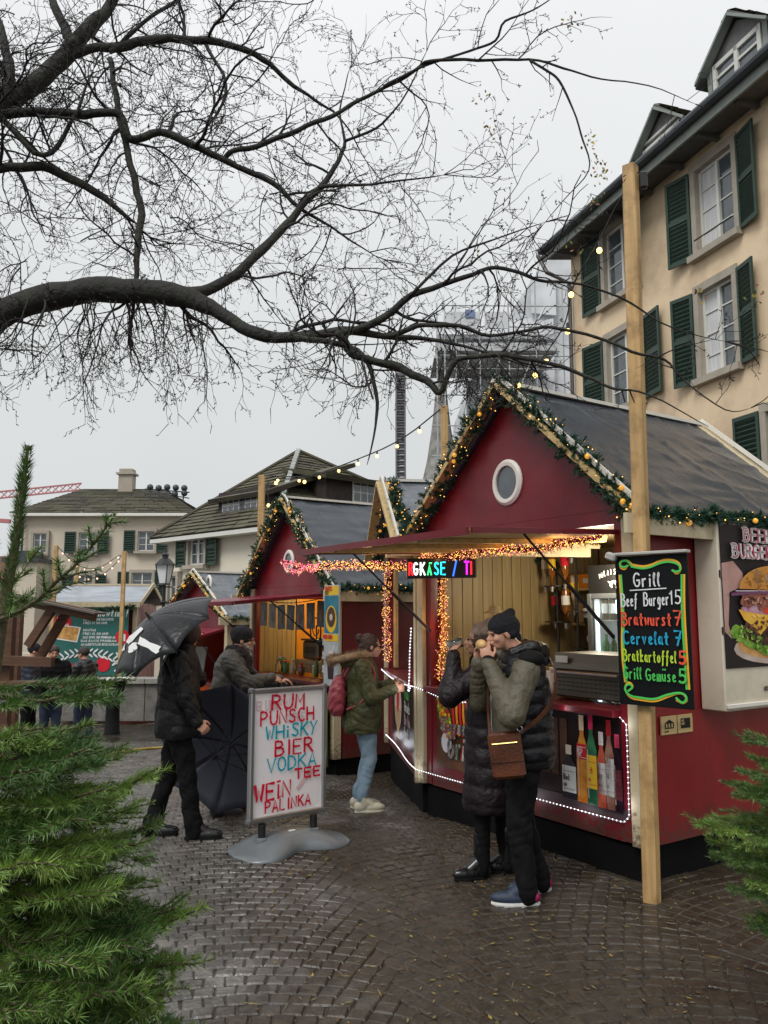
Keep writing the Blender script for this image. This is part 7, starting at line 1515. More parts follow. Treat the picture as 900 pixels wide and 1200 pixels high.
# ------------------------------------------------------------------ the bare tree overhead
def big_tree():
    TY = 5.6; tb = Vector((-4.2, TY, 0)); t = thing('bare_tree', 'leafless dark tree whose limbs spread over the whole square', 'tree', tb)
    L = []     # limbs: list of (x px, y px, width px, distance)
    def lim(pts, Y0, Y1): n = len(pts)-1; L.append([(P(x, y, Y0+(Y1-Y0)*i/n), (w*.86 if w > 25 else w*.82)*(Y0+(Y1-Y0)*i/n)/F/2) for i, (x, y, w) in enumerate(pts)])
    lim([(-60, 425, 42), (0, 372, 38), (50, 350, 38), (100, 341, 37), (160, 341, 35), (212, 347, 31), (240, 356, 24), (268, 374, 21), (300, 392, 19), (350, 395, 16), (400, 389, 14), (450, 395, 11), (500, 398, 8), (560, 410, 6), (620, 430, 5)], 5.5, 5.0)
    lim([(212, 346, 22), (245, 338, 17), (275, 322, 15), (300, 300, 15), (325, 275, 13), (345, 252, 11), (375, 218, 10), (395, 190, 8), (404, 165, 6), (398, 130, 4), (410, 80, 3)], 5.4, 6.2)
    lim([(395, 390, 14), (413, 413, 13), (433, 422, 12), (467, 430, 13), (500, 447, 11), (516, 460, 8), (527, 435, 8), (541, 420, 7), (587, 416, 8), (633, 423, 7), (683, 440, 6), (720, 455, 5), (760, 462, 4), (830, 500, 3)], 5.1, 4.6)
    lim([(398, 392, 11), (443, 377, 12), (483, 345, 10), (533, 330, 8), (573, 315, 6), (607, 318, 6), (640, 330, 5), (683, 333, 4), (740, 355, 4), (790, 385, 3), (850, 400, 2)], 5.1, 4.7)
    lim([(455, 393, 8), (480, 386, 8), (500, 380, 7), (540, 383, 6), (573, 393, 5), (613, 388, 5), (647, 384, 5), (700, 395, 5), (740, 412, 5), (780, 422, 4), (800, 445, 3), (850, 480, 3), (880, 478, 2)], 5.0, 4.5)
    lim([(345, 394, 10), (420, 410, 8), (440, 460, 6), (440, 500, 4), (430, 545, 3)], 5.1, 4.9)
    lim([(-60, 160, 34), (0, 125, 30), (35, 103, 28), (70, 72, 26), (100, 38, 24), (130, 5, 20), (160, -50, 15)], 5.6, 6.2)
    lim([(-40, 200, 22), (3, 120, 18), (10, 80, 16), (2, 40, 14), (-10, 0, 12)], 5.6, 5.8)
    lim([(85, 55, 16), (75, 30, 15), (60, 0, 13), (50, -40, 10)], 5.9, 6.2)
    lim([(70, 68, 14), (115, 56, 14), (150, 52, 15), (200, 45, 13), (255, 50, 11), (300, 65, 9), (330, 90, 8), (360, 112, 6), (400, 140, 4), (430, 190, 3)], 5.9, 6.6)
    lim([(-40, 140, 18), (10, 133, 15), (60, 131, 14), (100, 133, 14), (140, 136, 12), (152, 162, 12), (187, 155, 12), (225, 170, 12), (265, 188, 10), (320, 215, 9), (350, 241, 7), (400, 275, 5), (440, 300, 3)], 5.6, 6.0)
    lim([(262, 186, 8), (270, 177, 8), (300, 172, 8), (350, 152, 8), (390, 135, 7), (430, 113, 6), (460, 100, 5), (490, 80, 5), (505, 71, 5), (560, 70, 5), (620, 70, 4), (660, 80, 4), (705, 93, 3), (760, 100, 3), (815, 122, 2)], 5.9, 5.2)
    lim([(450, 103, 5), (495, 78, 4), (550, 60, 4), (580, 48, 4), (592, 25, 4), (625, 12, 3), (652, -5, 3)], 5.6, 5.2)
    lim([(130, 70, 9), (135, 110, 9), (146, 165, 10), (158, 215, 11), (166, 250, 12), (161, 300, 12), (158, 338, 13)], 6.0, 5.5)
    lim([(-30, 200, 14), (0, 198, 13), (50, 195, 15), (80, 206, 14), (120, 232, 12), (160, 262, 9)], 5.6, 5.8)
    lim([(350, 243, 7), (375, 220, 7), (398, 218, 5), (450, 214, 4), (520, 205, 3)], 5.9, 5.6)
    lim([(404, 165, 5), (440, 150, 4), (470, 120, 3), (500, 60, 3)], 6.0, 5.7)
    lim([(-30, 90, 10), (20, 160, 9), (60, 180, 8), (90, 130, 6), (110, 80, 4)], 5.5, 5.7)
    lim([(130, 60, 8), (170, 25, 6), (200, 5, 6), (240, -20, 5)], 6.0, 6.3)
    lim([(622, 71, 4), (640, 82, 4), (655, 95, 4), (672, 130, 3), (683, 165, 3), (690, 200, 2), (660, 235, 2), (635, 265, 2)], 5.3, 5.3)
    lim([(480, 347, 5), (530, 300, 4), (580, 280, 3), (640, 260, 2)], 5.0, 4.9); lim([(240, 50, 6), (265, 100, 5), (250, 140, 4), (230, 160, 3)], 6.2, 6)
    for i, pts in enumerate(L):
        c = [p for p, r in pts]; 
        # smooth through the given points
        q = []; rr = []
        for k in range(len(pts)-1):
            p0, p1, p2, p3 = c[max(0, k-1)], c[k], c[k+1], c[min(len(c)-1, k+2)]
            for s in range(4):
                u = s/4; a = .5*((2*p1)+(-p0+p2)*u+(2*p0-5*p1+4*p2-p3)*u*u+(-p0+3*p1-3*p2+p3)*u**3); a = a+Vector((noise.noise(a*6), noise.noise(a*6+Vector((3, 0, 0))), noise.noise(a*6+Vector((0, 5, 0)))))*min(.02, pts[k][1]*.9); q.append(a-tb); rr.append((pts[k][1]*(1-u)+pts[k+1][1]*u)*(1+.12*noise.noise(a*9)))
        q.append(c[-1]-tb); rr.append(pts[-1][1]*.7); L[i] = (q, rr)
        LI = len(q)
        MB().tube(q, [r*(1-.6*(k/(LI-1))**6) for k, r in enumerate(rr)], 10 if rr[0] > .04 else 7).build('limb', M_bark, t, smooth=True)
    # trunk outside the left edge of the view, with the limbs leaving it
    tr = MB(); tr.tube([(0, 0, -.05), (.02, 0, .3), (.05, 0, 1.5), (.12, 0, 2.6), (.10, 0, 3.4), (.15, .05, 4.6), (.3, .1, 5.6), (.5, .3, 7.0)], [.48, .37, .32, .32, .33, .26, .2, .12], 16)
    for k in (0, 6, 7, 10, 14, 17): tr.tube([(.06, 0, 2.9 if k == 0 else 4.4), (.12, 0, 3.3 if k == 0 else 4.9), L[k][0][0]], [.26 if k == 0 else .15, .2 if k == 0 else .13, L[k][1][0]], 12)
    tr.build('trunk', M_bark, t, smooth=True)
    # twigs
    rnd = random.Random(21); V = []; Fc = []
    def seg(p, q, r0, r1, n=3):
        d = (q-p); l = d.length
        if l < 1e-5: return
        d /= l; x = d.orthogonal().normalized(); y = d.cross(x); o = len(V)
        for (c, r) in ((p, r0), (q, r1)):
            for j in range(n): a = 2*PI*j/n; V.append(tuple(c+(x*math.cos(a)+y*math.sin(a))*r))
        for j in range(n): Fc.append((o+j, o+(j+1) % n, o+n+(j+1) % n, o+n+j))
    cnt = [0]
    def okp(w):      # keep the open sky at the right of the picture free
        v = w-Vector((0, 0, CH)); c, s = math.cos(PITCH), math.sin(PITCH); f = v.y*c+v.z*s
        if f < 1.5: return False
        px = 450+F*v.x/f; py = 600-F*(-v.y*s+v.z*c)/f
        if px > 480 and py < 250 and (py < 250-(px-480)*.2): return rnd.random() < (.93 if px < 640 else .80)
        if px > 640 and py < 470: return rnd.random() < .82
        return py < 520+rnd.uniform(-60, 40) and (py < 480 or px < 560)
    def twig(p, d, l, r, lv, droop):
        n = max(3, int(l/.07)); q = p.copy(); st = l/n; side = 1
        for i in range(n):
            side = -side; k = Vector((rnd.gauss(0, 1), rnd.gauss(0, 1), rnd.gauss(0, 1)))*.20
            d = (d+k+Vector((0, 0, -droop*.12))).normalized(); q2 = q+d*st; ra, rb = r*(1-i/n*.7), r*(1-(i+1)/n*.7)
            w = q2+tb
            if not okp(w): return
            seg(q, q2, ra, rb, 4 if lv == 0 else 3)
            if lv < 3 and rnd.random() < (.72, .60, .22)[lv]:
                sd = d.cross(Vector((rnd.gauss(0, 1), rnd.gauss(0, 1), rnd.gauss(0, 1)))).normalized(); a = rnd.uniform(.5, 1.15)
                twig(q2, (d*math.cos(a)+sd*math.sin(a)).normalized(), l*rnd.uniform(.28, .62)*(1-i/n*.35), max(.0026, rb*.70), lv+1, droop)
            elif lv >= 1 and rnd.random() < .5:          # bud / short spur
                sd = d.cross(Vector((rnd.gauss(0, 1), rnd.gauss(0, 1), rnd.gauss(0, 1)))).normalized(); seg(q2, q2+(d*.4+sd)*.018, .0042, .002)
            q = q2
        cnt[0] += 1
    for li, (q, rr) in enumerate(L):
        T = sum((b-a).length for a, b in zip(q, q[1:])); m = len(q)
        rate = 4.2
        for i in range(1, m):
            l = (q[i]-q[i-1]).length; k = l*rate*(1.0 if rr[i] < .05 else .8); k = int(k)+(rnd.random() < k % 1)
            for _ in range(k):
                d = (q[i]-q[i-1]).normalized(); v = Vector((rnd.gauss(0, 1), rnd.gauss(0, .8), rnd.gauss(0, 1))); v = (v-d*v.dot(d)).normalized(); fw = rnd.uniform(.1, .9)
                ln = rnd.uniform(.35, 1.15)*(1.0 if rr[i] > .012 else .65)
                wpt = q[i]+tb; pxx = 450+F*wpt.x/wpt.y
                if pxx > 640: ln *= .55
                twig(q[i].copy(), (v+d*fw).normalized(), ln, min(rr[i]*.55, rnd.choice((.005, .008, .011, .017))), 0, rnd.uniform(0, .9) if v.z < 0 else rnd.uniform(-.4, .6))
    for q, rr in L: 
        for _ in range(3): twig(q[-1].copy(), (q[-1]-q[-3]).normalized(), .9 if _ == 0 else .6, max(.004, rr[-1]*.5), 0, .1)
    # long pendulous twigs below the main limb
    for i in range(30):
        x = rnd.uniform(-20, 590); q = P(x, rnd.uniform(355, 400) if x > 250 else 352, rnd.uniform(5, 5.5))-tb; twig(q, Vector((rnd.uniform(-.5, .5), rnd.uniform(-.3, .3), -1)).normalized(), rnd.uniform(.5, 1.0), .006, 0, .8)
    for i in range(60):     # background twigs of the far crown
        q = P(rnd.uniform(-20, 430), rnd.uniform(0, 330), rnd.uniform(6, 7.5))-tb; twig(q, Vector((rnd.gauss(0, 1), rnd.gauss(0, .6), rnd.gauss(0, .8))).normalized(), rnd.uniform(.5, 1.1), .006, 0, .3)
    print('twigs', cnt[0], len(Fc)); rawmesh('twigs', V, Fc, M_twig, t, kind='stuff')
    # the few leaves left
    V = []; Fc = []; mi = []
    for (x, y, n, Yd) in ((668, 25, 18, 5.3), (560, 110, 10, 5.3), (578, 150, 26, 5.2), (692, 165, 18, 5.3), (700, 190, 16, 5.3), (706, 205, 22, 5.3), (698, 235, 22, 5.3), (672, 290, 7, 4.8), (820, 340, 12, 4.7), (885, 348, 9, 4.7), (560, 300, 8, 5)):
        for i in range(n):
            c = P(x+rnd.gauss(0, 6), y+rnd.gauss(0, 6), Yd)-tb; a = Vector((rnd.gauss(0, 1), rnd.gauss(0, 1), rnd.gauss(-.5, 1))).normalized()*.030; b = a.cross(Vector((rnd.gauss(0, 1), rnd.gauss(0, 1), 0))).normalized()*.009; o = len(V); V += [tuple(c), tuple(c+a*.5+b), tuple(c+a), tuple(c+a*.5-b)]; Fc.append((o, o+1, o+2, o+3)); mi.append(rnd.choice((0, 0, 1, 2)))
    rawmesh('last_leaves', V, Fc, [mk('leaf_olive', (.16, .17, .04), .6), mk('leaf_yellow', (.42, .32, .05), .6), mk('leaf_rust', (.25, .08, .04), .6)], t, mi=mi, kind='stuff')
big_tree()
# ------------------------------------------------------------------ firs
def bough(parent, a, b, m, width=.5, dens=1., sag=.04, nl=.022, per=760):
    """one fir bough from a to b with flat side twigs; wood and needles"""
    a, b = Vector(a), Vector(b); D = b-a; l = D.length; d = D.normalized(); up = Vector((0, 0, 1)); sd = d.cross(up).normalized(); up = sd.cross(d); rnd = random
    n = 9; ax = [a+D*(i/n)-up*sag*math.sin(PI*i/n)*l*2+Vector((rnd.gauss(0, .003), rnd.gauss(0, .003), rnd.gauss(0, .003))) for i in range(n+1)]
    W = MB(); W.tube(ax, [.0065*(1-.75*i/n)*min(1.4, l/.4) for i in range(n+1)], 5); parts = [needles(ax[2:], per, nl, .0027, lean=.95, up=.25, rad=.002, jitter=.14)]
    k = int(l/.055)
    for i in range(1, k):
        f = (i+.3)/k; p = a+D*f-up*sag*math.sin(PI*f)*l*2
        for s in (-1, 1):
            if rnd.random() < .12: continue
            L = width*l*(1-f)**.75*rnd.uniform(.6, 1.1)+.035; an = rnd.uniform(.65, .95); e = d*math.cos(an)+sd*s*math.sin(an)+up*rnd.uniform(-.12, .2)
            q = [p, p+e*L*.5+up*.004, p+e*L+up*rnd.uniform(-.01, .02)]; W.tube(q, [.0028, .002, .0012], 4)
            parts.append(needles(resample(q, .02)+[q[-1]], per*dens, nl, .0027, lean=.85, up=.3, rad=.001, jitter=.14))
            if L > .11:
                for u in (.4, .7):
                    for s2 in (-1, 1): g = q[0].lerp(q[2], u); e2 = (e*.75+e.cross(up)*s2*.65).normalized(); h = g+e2*L*(1-u)*rnd.uniform(.5, .8)+e2*.02; W.tube([g, h], [.0018, .001], 3); parts.append(needles([g, g.lerp(h, .5), h], per*dens, nl, .0027, lean=.85, up=.3, jitter=.14))
    o = W.build('bough', M_fbark, parent); V, Fc = cat(parts); rawmesh('needles', V, Fc, m, o, kind='stuff'); return len(Fc)
def fir_left():
    base = Vector((-1.02, 1.95, 0)); t = thing('fir_tree', 'fresh cut fir tree in the left foreground', 'fir tree', base); rnd = random.Random(17)
    top = P(33, 522, 1.95)-base; trunk = [Vector((0, 0, 0)), Vector((0, 0, .8)), P(2, 720, 1.95)-base, P(18, 640, 1.95)-base, top]
    MB().tube(trunk, [.045, .034, .016, .010, .004], 9).build('trunk', M_fbark, t, smooth=True)
    V, Fc = needles(resample(trunk[2:], .02), 3200, .026, .0032, lean=1.3, up=.6, rad=.008); rawmesh('leader_needles', V, Fc, M_needle2, t, kind='stuff')
    n = 0
    def root(z): z = max(.15, z); return Vector((0.0, 0, z)) if z < 1.4 else trunk[2].lerp(top, min(1, (z-trunk[2].z)/(top.z-trunk[2].z))) if z > trunk[2].z else Vector((.0, 0, z))
    tips = [(136, 600, 1.85, .32, .22), (44, 640, 2.05, .2, .3), (-30, 600, 1.9, .2, .3), (138, 795, 1.75, .02, .55), (110, 846, 2.1, .0, .4), (152, 872, 1.95, .03, .5), (95, 880, 1.55, .02, .5), (186, 903, 1.85, .10, .5), (120, 925, 1.6, -.02, .55), (190, 960, 1.95, .08, .5), (150, 990, 1.6, -.02, .55), (172, 1030, 1.9, .0, .5), (205, 1062, 1.8, .08, .5), (228, 1065, 1.75, .14, .4), (222, 1130, 1.65, -.02, .5), (150, 1110, 1.5, -.05, .55), (200, 1165, 1.6, -.05, .5), (120, 1170, 1.4, -.08, .55), (165, 1215, 1.5, -.1, .5), (60, 1130, 1.35, -.05, .55), (40, 1010, 1.4, .0, .55), (20, 900, 1.45, .02, .5), (30, 850, 1.6, .05, .5), (90, 1050, 1.45, -.02, .55), (80, 960, 1.5, .0, .55), (210, 1230, 1.6, -.1, .5), (10, 1190, 1.3, -.1, .55), (100, 1235, 1.35, -.1, .5)]
    for i, (x, y, Y, dz, wd) in enumerate(tips):
        tip = P(x, y, Y)-base; r = root(tip.z-dz*.9-.0); n += bough(t, r, tip, M_needle if i % 3 else M_needle2, wd, nl=.027, per=680, sag=.05)
    for i in range(56):       # the rest of the tree, round its trunk
        z = rnd.uniform(.2, .96); ln = (.18+.36*(1-z/1.7))*rnd.uniform(.75, 1.1); a = rnd.uniform(0, 2*PI)
        tip = Vector((math.cos(a)*ln, math.sin(a)*ln*.9, z+rnd.uniform(-.05, .08)));
        if (tip+base).y < 1.3 and tip.x > -.3: tip.y *= .6
        n += bough(t, root(z-.02), tip, M_needle if i % 2 else M_needle2, .55, nl=.027, per=460, sag=.05)
    for i in range(5):
        z = 1.55+.09*i; a = rnd.uniform(0, 2*PI); ln = .16-.02*i
        if i < 4: n += bough(t, root(z), root(z)+Vector((-abs(math.cos(a))*ln, math.sin(a)*ln, .10)), M_needle2, .4, nl=.022)
    MB().lathe([(.14, 0), (.14, .05), (.06, .07), (.05, .2)], (0, 0, 0), 12).build('stand', M_fbark, t)
    print('left fir needles', n)
fir_left()
def fir_right():
    base = P(985, 900, 3.6); base.z = 0; t = thing('fir_tree', 'small fir tree entering the view at the lower right', 'fir tree', base); rnd = random.Random(4); n = 0
    MB().tube([(0, 0, 0), (0, 0, .7), (0, 0, 1.5)], [.035, .028, .008], 9).build('trunk', M_fbark, t, smooth=True)
    for i, (x, y, Y) in enumerate(((866, 862, 3.5), (874, 885, 3.7), (846, 915, 3.45), (812, 962, 3.4), (850, 948, 3.7), (828, 985, 3.6), (842, 1000, 3.35), (858, 1015, 3.6), (868, 1045, 3.3), (880, 1075, 3.5), (872, 930, 3.3), (885, 985, 3.2), (880, 905, 3.3), (893, 1040, 3.2), (889, 1090, 3.3))):
        tip = P(x, y, Y)-base; n += bough(t, Vector((0, 0, max(.12, tip.z-.02))), tip, M_needle if i % 2 else M_needle2, .48, nl=.028, per=620)
    for i in range(46):
        z = rnd.uniform(.15, 1.2); ln = (.5*(1-z/1.7)+.12)*rnd.uniform(.8, 1.1); a = rnd.uniform(-1.9, 2.9); tip = Vector((math.cos(a)*ln, math.sin(a)*ln, z+.05)); n += bough(t, Vector((0, 0, z)), tip, M_needle, .5, nl=.028, per=380)
    print('right fir needles', n)
fir_right()
# ------------------------------------------------------------------ poles, string lights, street lamp
def pole(px, py0, Y, w, label, top_py):
    g = gz(0, Y); a = P(px, top_py, Y); b = Vector((a.x, Y, g)); t = thing('timber_post', label, 'post', b); MB().bev((0, 0, (a.z-g)/2), (w, w, a.z-g), .006).build('timber', M_pine2, t); return a
A2 = pole(520.5, 550, 9.35, .085, 'pine post rising behind the roof of the grill hut', 476)
A3 = pole(307, 640, 12.9, .10, 'pine post standing behind the middle hut roof', 557)
A4 = pole(146, 690, 19.6, .09, 'pine post at the right end of the pink lights by the far left stall', 646)
A5 = pole(66, 710, 19.3, .09, 'pine post left of the far left stall', 639)
A6 = pole(91, 700, 21.6, .09, 'short pine post behind the roof of the far left stall', 652)
def string_light(label, pts, bulbs=None, step=.75, r=.022, drop=.05, mat=None):
    base = Vector(pts[0]); pl = curve_pts([Vector(p)-base for p in pts], 2); t = thing('string_light', label, 'string lights', base); MB().tube(pl, .005 if (pts[0]-Vector((0, 0, 0))).y < 8 else .009, 5).build('cable', M_cable, t)
    bs = [Vector(b)-base for b in bulbs] if bulbs else resample(pl, step)[1:]
    g = gs = None
    for b in bs:
        if g is None: sk = MB().lathe([(r*.5, -drop*.1), (r*.55, -drop), (r*.3, 0)][::-1], (0, 0, 0), 8); gs = sk.build('socket', M_black, t); o = MB().ell((0, 0, -drop-r*.8), (r, r, r*1.1), n=10, k=7).build('bulb', mat or M_bulb, t, smooth=True); g = o; gs.location = b; o.location = b
        else:
            c1 = gs.copy(); COL.objects.link(c1); c1.parent = t; c1.location = b; c2 = g.copy(); COL.objects.link(c2); c2.parent = t; c2.location = b
    return t
bl = [P(x, y-5, Y) for x, y, Y in ((702, 288, 5.3), (669, 340, 5.45), (665, 383, 5.6), (640, 419, 5.8), (627, 435, 5.95), (607, 447, 6.1))]
string_light('string of warm bulbs running from the big post down to the grill hut gable', [PTOP+Vector((.05, -.02, -.05)), P(722, 240, 5.25)]+bl+[FB.w(-BL/2, -.1, pk[1]+.06)], bl, r=.020)
string_light('string of small warm bulbs from the grill hut post down to the middle hut post', [A2, P(470, 517, 10.1), P(415, 540, 11.2), P(360, 560, 12.2), A3], step=.52, r=.022)
string_light('short string of bulbs before the mossy roof, ending down the middle hut post', [P(388, 552, 13.2), P(350, 562, 13), A3+Vector((.05, -.05, -.05)), P(316, 590, 12.8), P(313, 615, 12.8)], step=.48, r=.028)
string_light('pink tinted light string sagging between the posts at the far left stall', [A5, P(90, 664, 19.5), P(115, 668, 19.5), A4, P(135, 662, 19.5), P(112, 680, 19.5), P(86, 672, 19.5)], step=.22, r=.022, drop=.02, mat=mk('pink_bulb', (1, .6, .5), .4, em=(1, .55, .35), es=1.5))
def street_lamp():
    Y = 19.8; a = P(192, 700, Y); g = gz(0, Y); t = thing('street_lamp', 'old four sided street lantern on a black post left of the huts', 'street lamp', (a.x, Y, g)); z = P(192, 684, Y).z-g; m = MB(); m.tube([(0, 0, 0), (0, 0, .9)], .09, 10); m.tube([(0, 0, .9), (0, 0, z)], .045, 8); m.lathe([(.06, z-.5), (.10, z-.46), (.06, z-.42)], (0, 0, 0), 10); m.tube([(-.22, 0, z-.08), (.22, 0, z-.08)], .018, 6); m.build('post', M_black, t)
    h = .46; l = MB(); l.lathe([(.13, z), (.22, z+h)], (0, 0, 0), 4, Matrix.Rotation(R(30), 3, 'Z')); o = l.build('lantern_glass', mk('frosted_glass', (.66, .70, .70), .25, var=.06), t); f = MB()
    for k in range(4): an = R(30)+k*PI/2; f.bar((.135*math.cos(an), .135*math.sin(an), z), (.225*math.cos(an), .225*math.sin(an), z+h), .022)
    f.lathe([(.17, z-.03), (.15, z+.01)], (0, 0, 0), 8); f.lathe([(.27, z+h), (.25, z+h+.03), (.12, z+h+.16), (.08, z+h+.18), (.08, z+h+.24), (.11, z+h+.26), (.03, z+h+.32), (.015, z+h+.42)], (0, 0, 0), 8); f.build('lantern_frame', M_black, t)
street_lamp()
# ------------------------------------------------------------------ far left: stall with the teal banner, wall, shelter
def teal_stall():
    Y = 20.; x0, x1 = P(62, 750, Y).x, P(158, 750, Y).x; W = x1-x0; g = gz(0, Y); t = thing('market_hut', 'far left red hut carrying the large teal event banner', 'market hut', (x0, Y, g), R(4), 'red market huts')
    zt = P(100, 707, Y).z-g; MB().box((W/2, 1.2, zt/2+.1), (W-.06, 2.3, zt-.2)).build('body', M_red, t); MB().box((W-.05, -.02, zt/2), (.10, .06, zt)).build('corner_post', M_cream, t)
    zr = P(100, 686, Y+1.2).z-g
    V = [(-.1, -.2, zt), (W+.1, -.2, zt), (W+.1, 1.2, zr), (-.1, 1.2, zr), (W+.1, 2.6, zt), (-.1, 2.6, zt)]
    MB().add(V+[(x, y, z-.04) for x, y, z in V], [(0, 1, 2, 3), (3, 2, 4, 5), (6, 9, 8, 7), (9, 11, 10, 8), (1, 7, 8, 2), (2, 8, 10, 4), (0, 3, 9, 6), (3, 5, 11, 9), (0, 6, 7, 1), (5, 4, 10, 11)]).build('roof', mk('grey_ribbed_tarp', (.28, .31, .35), .35, var=.25, scale=2, stretch=(1, 1, 8)), t)
    MB().box((W/2, -.24, zt-.03), (W+.22, .03, .13)).build('eave_board', M_cream, t); MB().box((W/2, 1.2, zr+.02), (W+.24, .08, .05)).build('ridge_board', M_cream, t)
    for s_ in (-.24, 2.63): MB().bar((W+.12, s_, zt-.02), (W+.12, 1.2, zr+.02), .03, .12).build('barge_board', M_cream, t)
    a = P(61, 712, Y-.1); b = P(151, 710, Y-.1); z1 = P(100, 711, Y-.1).z; z0 = P(100, 792, Y-.1).z; p = thing('event_banner', 'teal banner with white script heading, red baubles and leaf sprays', 'banner', (a.x, Y-.1, z0), R(1)); w_, h = b.x-a.x, z1-z0
    MB().box((w_/2, 0, h/2), (w_, .02, h)).build('sheet', mk('teal_print', (.018, .13, .115), .5, var=.06), p); B = Board(w_, h); B.o = Vector((0, -.012, 0))
    B.fit("It's Showtime!", w_*.30, w_*.97, h*.86, .17, .024, P_wht, slant=.2)
    for i, (tx, a_, b_) in enumerate((('EINTRITT UND KONZERTE', .42, .80), ('FREI 17.00 UHR', .42, .72), ('', 0, 0), ('SONNTAG', .42, .58), ('FREI 15.00 UHR', .42, .74), ('ALLE INFOS ZUM PROGRAMM AM STAND', .42, .92), ('DAS GANZE PROGRAMM', .40, .86), ('AM MARKTSTAND BEIM EINGANG', .40, .88))):
        if tx: B.fit(tx, w_*a_, w_*b_, h*(.80-.052*i), .05, .012, P_wht, pitch=1.25)
    B.disc(w_*.15, h*.77, .22, .22, P_red, n=26); B.fit('Hot', w_*.08, w_*.20, h*.79, .09, .016, P_wht); B.fit('Shows', w_*.07, w_*.23, h*.72, .08, .015, P_wht)
    B.poly([(w_*.06, h*.53), (w_*.35, h*.48), (w_*.39, h*.70), (w_*.12, h*.74)], P_wht); B.poly([(w_*.08, h*.545), (w_*.34, h*.50), (w_*.37, h*.69), (w_*.13, h*.725)], flat('food_photo', (.35, .13, .03), c2=(.75, .45, .15), scale=9, detail=6))
    B.disc(w_*.93, h*.56, .17, .18, P_red, n=24); B.rect(w_*.90, h*.50, w_*.97, h*.60, P_wht)
    B.disc(w_*.25, h*.03, .22, .28, P_red, n=24); B.disc(w_*.70, h*.17, .17, .19, P_red, n=24); B.disc(w_*.70, h*.27, .05, .03, P_wht)
    for k, (cx, dx) in enumerate(((.45, -1), (.50, 1))):
        for i in range(6):
            for s in (-1, 1): B.disc(w_*(cx+dx*(.03+i*.065)), h*(.33-.004*i*i)+s*.055, .085, .022, P_wht, n=10, rot=s*.7 if dx > 0 else PI-s*.7)
    B.disc(w_*.90, h*.28, .13, .035, P_wht, rot=-.9, n=12); B.disc(w_*.91, h*.10, .15, .035, P_wht, rot=.4, n=12); B.disc(w_*.86, h*.19, .12, .03, P_wht, rot=.7, n=12); B.build(p)
    garland('garland', 'thin lit garland under the eave of the far left hut', [(a.x, Y-.3, g+zt-.12), (a.x+w_*.5, Y-.3, g+zt-.22), (a.x+w_+.2, Y-.3, g+zt-.08)], .07, lights=30)
    tt = thing('pink_awning', 'pale pink awning edge left of the far left hut', 'awning', P(45, 738, 20.3)); MB().add([(0, 0, .1), (1.0, 0, .35), (1.0, 1.2, .42), (0, 1.2, .2), (0, 0, .06), (1.0, 0, .30), (1.0, 1.2, .38), (0, 1.2, .16)], [(0, 1, 2, 3), (7, 6, 5, 4), (0, 4, 5, 1), (1, 5, 6, 2), (2, 6, 7, 3), (3, 7, 4, 0)]).build('cloth', mk('pink_cloth', (.55, .30, .36), .5), tt)
teal_stall()
def low_wall():
    Y = 18.; a, b = P(72, 800, Y), P(236, 800, Y); g = gz(0, Y); z1 = P(150, 797, Y).z; t = thing('stone_wall', 'low grey concrete wall in front of the teal banner', 'wall', (a.x, Y, g)); L = b.x-a.x; n = 5; ms = mk('concrete_wall', (.17, .16, .145), .85, var=.25, scale=2, bump=.5, bs=20, dirt=(.08, .08, .07), dscale=3)
    for i in range(n): MB().bev((L*(i+.5)/n, .2, (z1-g)/2), (L/n-.012, .4, z1-g-.12), .01).build('wall_block', ms, t); MB().bev((L*(i+.5)/n, .17, z1-g-.02), (L/n-.008, .5, .12), .01).build('coping', mk('coping_stone', (.27, .26, .235), .8, var=.2), t)
    # long back kerb that closes the square
    q = thing('boundary_wall', 'long pale wall closing the square below the far houses', 'wall', (-16, 27, gz(0, 27))); MB().box((12, 0, .55), (46, .4, 1.1)).build('wall', M_wallL, q)
    q = thing('bistro_table', 'small white topped standing table beside the low wall', 'table', (P(131, 860, 16.6).x, 16.6, gz(0, 16.6))); MB().lathe([(.30, 1.07), (.32, 1.09), (.32, 1.11)], (0, 0, 0), 20).build('table_top', P_wht, q); MB().lathe([(.17, .02), (.15, .03), (.13, .6), (.26, 1.06)], (0, 0, 0), 16).build('table_cover', F_black, q, smooth=True)
    for (pts, m, lb) in (([(95, 893, 0), (170, 878, 0), (232, 878, 0)], mk('yellow_cable', (.5, .38, .10), .6), 'yellowish cable cover lying across the setts at the left'), ([(135, 848, 0), (175, 848, 0), (215, 846, 0)], mk('red_cable', (.42, .05, .03), .5), 'thin red cable lying on the ground by the low wall')):
        pp = [G(x, y) for x, y, _ in pts]; base = pp[0]; o = MB().tube([p-base+Vector((0, 0, .03)) for p in curve_pts(pp, 2)], .022 if 'yellow' in lb else .015, 6).build('ground_cable', m); o.location = base; tag(o, lb, 'cable')
low_wall()
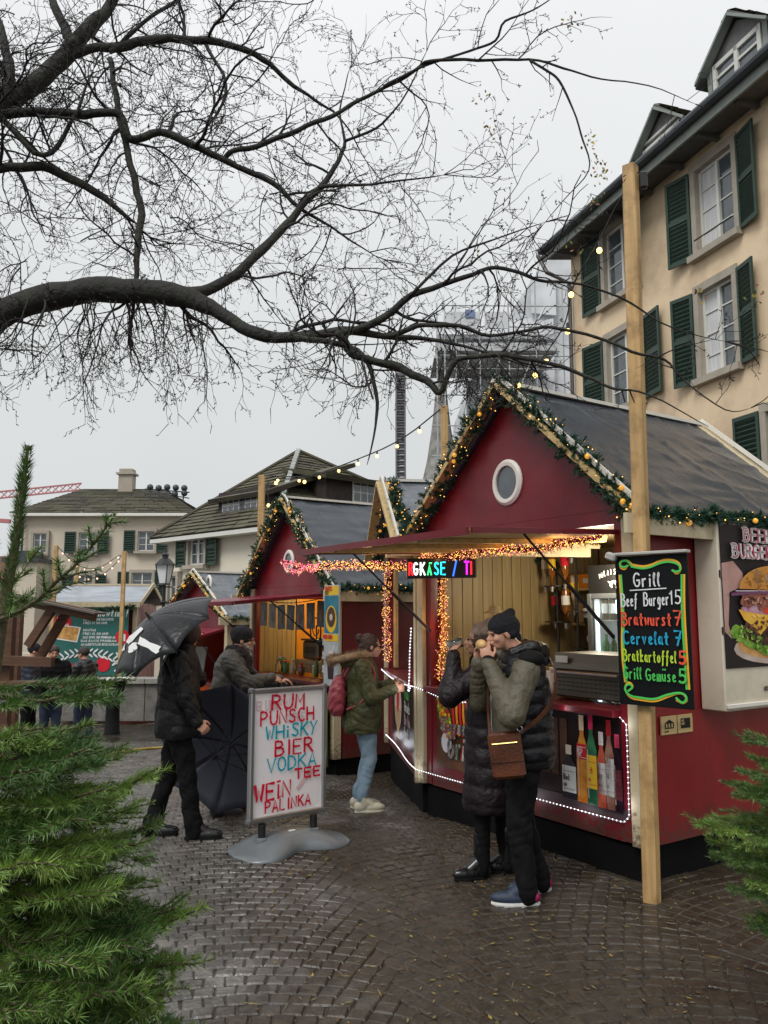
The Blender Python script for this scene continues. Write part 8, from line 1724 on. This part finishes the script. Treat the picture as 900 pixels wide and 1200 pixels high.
def shelter():
    Y = 9.2; o = Vector((P(0, 700, Y).x, Y, gz(0, Y))); t = thing('timber_shelter', 'dark brown timber shelter frame at the left edge behind the fir', 'shelter', o); br = mk('brown_timber', (.10, .045, .022), .6, var=.3, scale=3, stretch=(1, 8, 8), bump=.2, bs=20)
    def q(x, y, d=0): return P(x, y, Y+d)-o
    def beam(a, b, w, nm='beam'): MB().bar(a, b, w, w*1.05).build(nm, br, t)
    beam(q(28, 703), q(112, 722), .11); beam(q(-120, 668), q(30, 704, 1.2), .10); MB().bar(q(26, 699), q(118, 719), .4, .02).build('roof_board', mk('grey_felt', (.10, .085, .07), .7), t)
    for px, d in ((13, .1), (22, .9), (-90, .1)): a = q(px, 706, d); MB().bar((a.x, a.y, 0), a, .11).build('post', br, t)
    beam(q(60, 716), q(33, 757), .085, 'brace'); beam(q(78, 718, .2), q(46, 772, .2), .085, 'brace'); beam(q(-100, 770), q(62, 776), .10, 'rail'); MB().bar(q(-100, 800, -.05), q(44, 800, -.05), .3, .03).build('counter_board', br, t); MB().bar(q(-100, 824), q(48, 822), .04).build('rope_rail', M_alu, t)
shelter()
def far_left_bits():
    Y = 60; a, b = P(-40, 700, Y), P(27, 690, Y); t = thing('distant_house', 'pale distant house glimpsed at the far left edge', 'house', (0, Y, 0)); MB().box(((a.x+b.x)/2, 3, a.z/2-1), (b.x-a.x, 6, a.z+4)).build('wall', M_wallL2, t); MB().box(((a.x+b.x)/2, 2.9, a.z+1.1), (b.x-a.x+.4, 6.4, .25)).build('eave', M_frame, t)
    m = MB(); m.poly([(a.x-.3, 0), (b.x+.3, 0), (b.x-1.2, 1.9), (a.x+1, 1.9)], 6, (0, 0, a.z+1.2), nrm=(0, 1, 0)); m.build('roof', mk('tan_tiles', (.22, .13, .08), .8, var=.3), t)
    for px in (6, 17): p = P(px, 712, Y); f = MB().box((p.x, -.03, p.z), (.55, .06, 1.0)).build('window', M_frame, t); MB().box((p.x, -.065, p.z), (.42, .02, .86)).build('pane', M_glass, f)
far_left_bits()
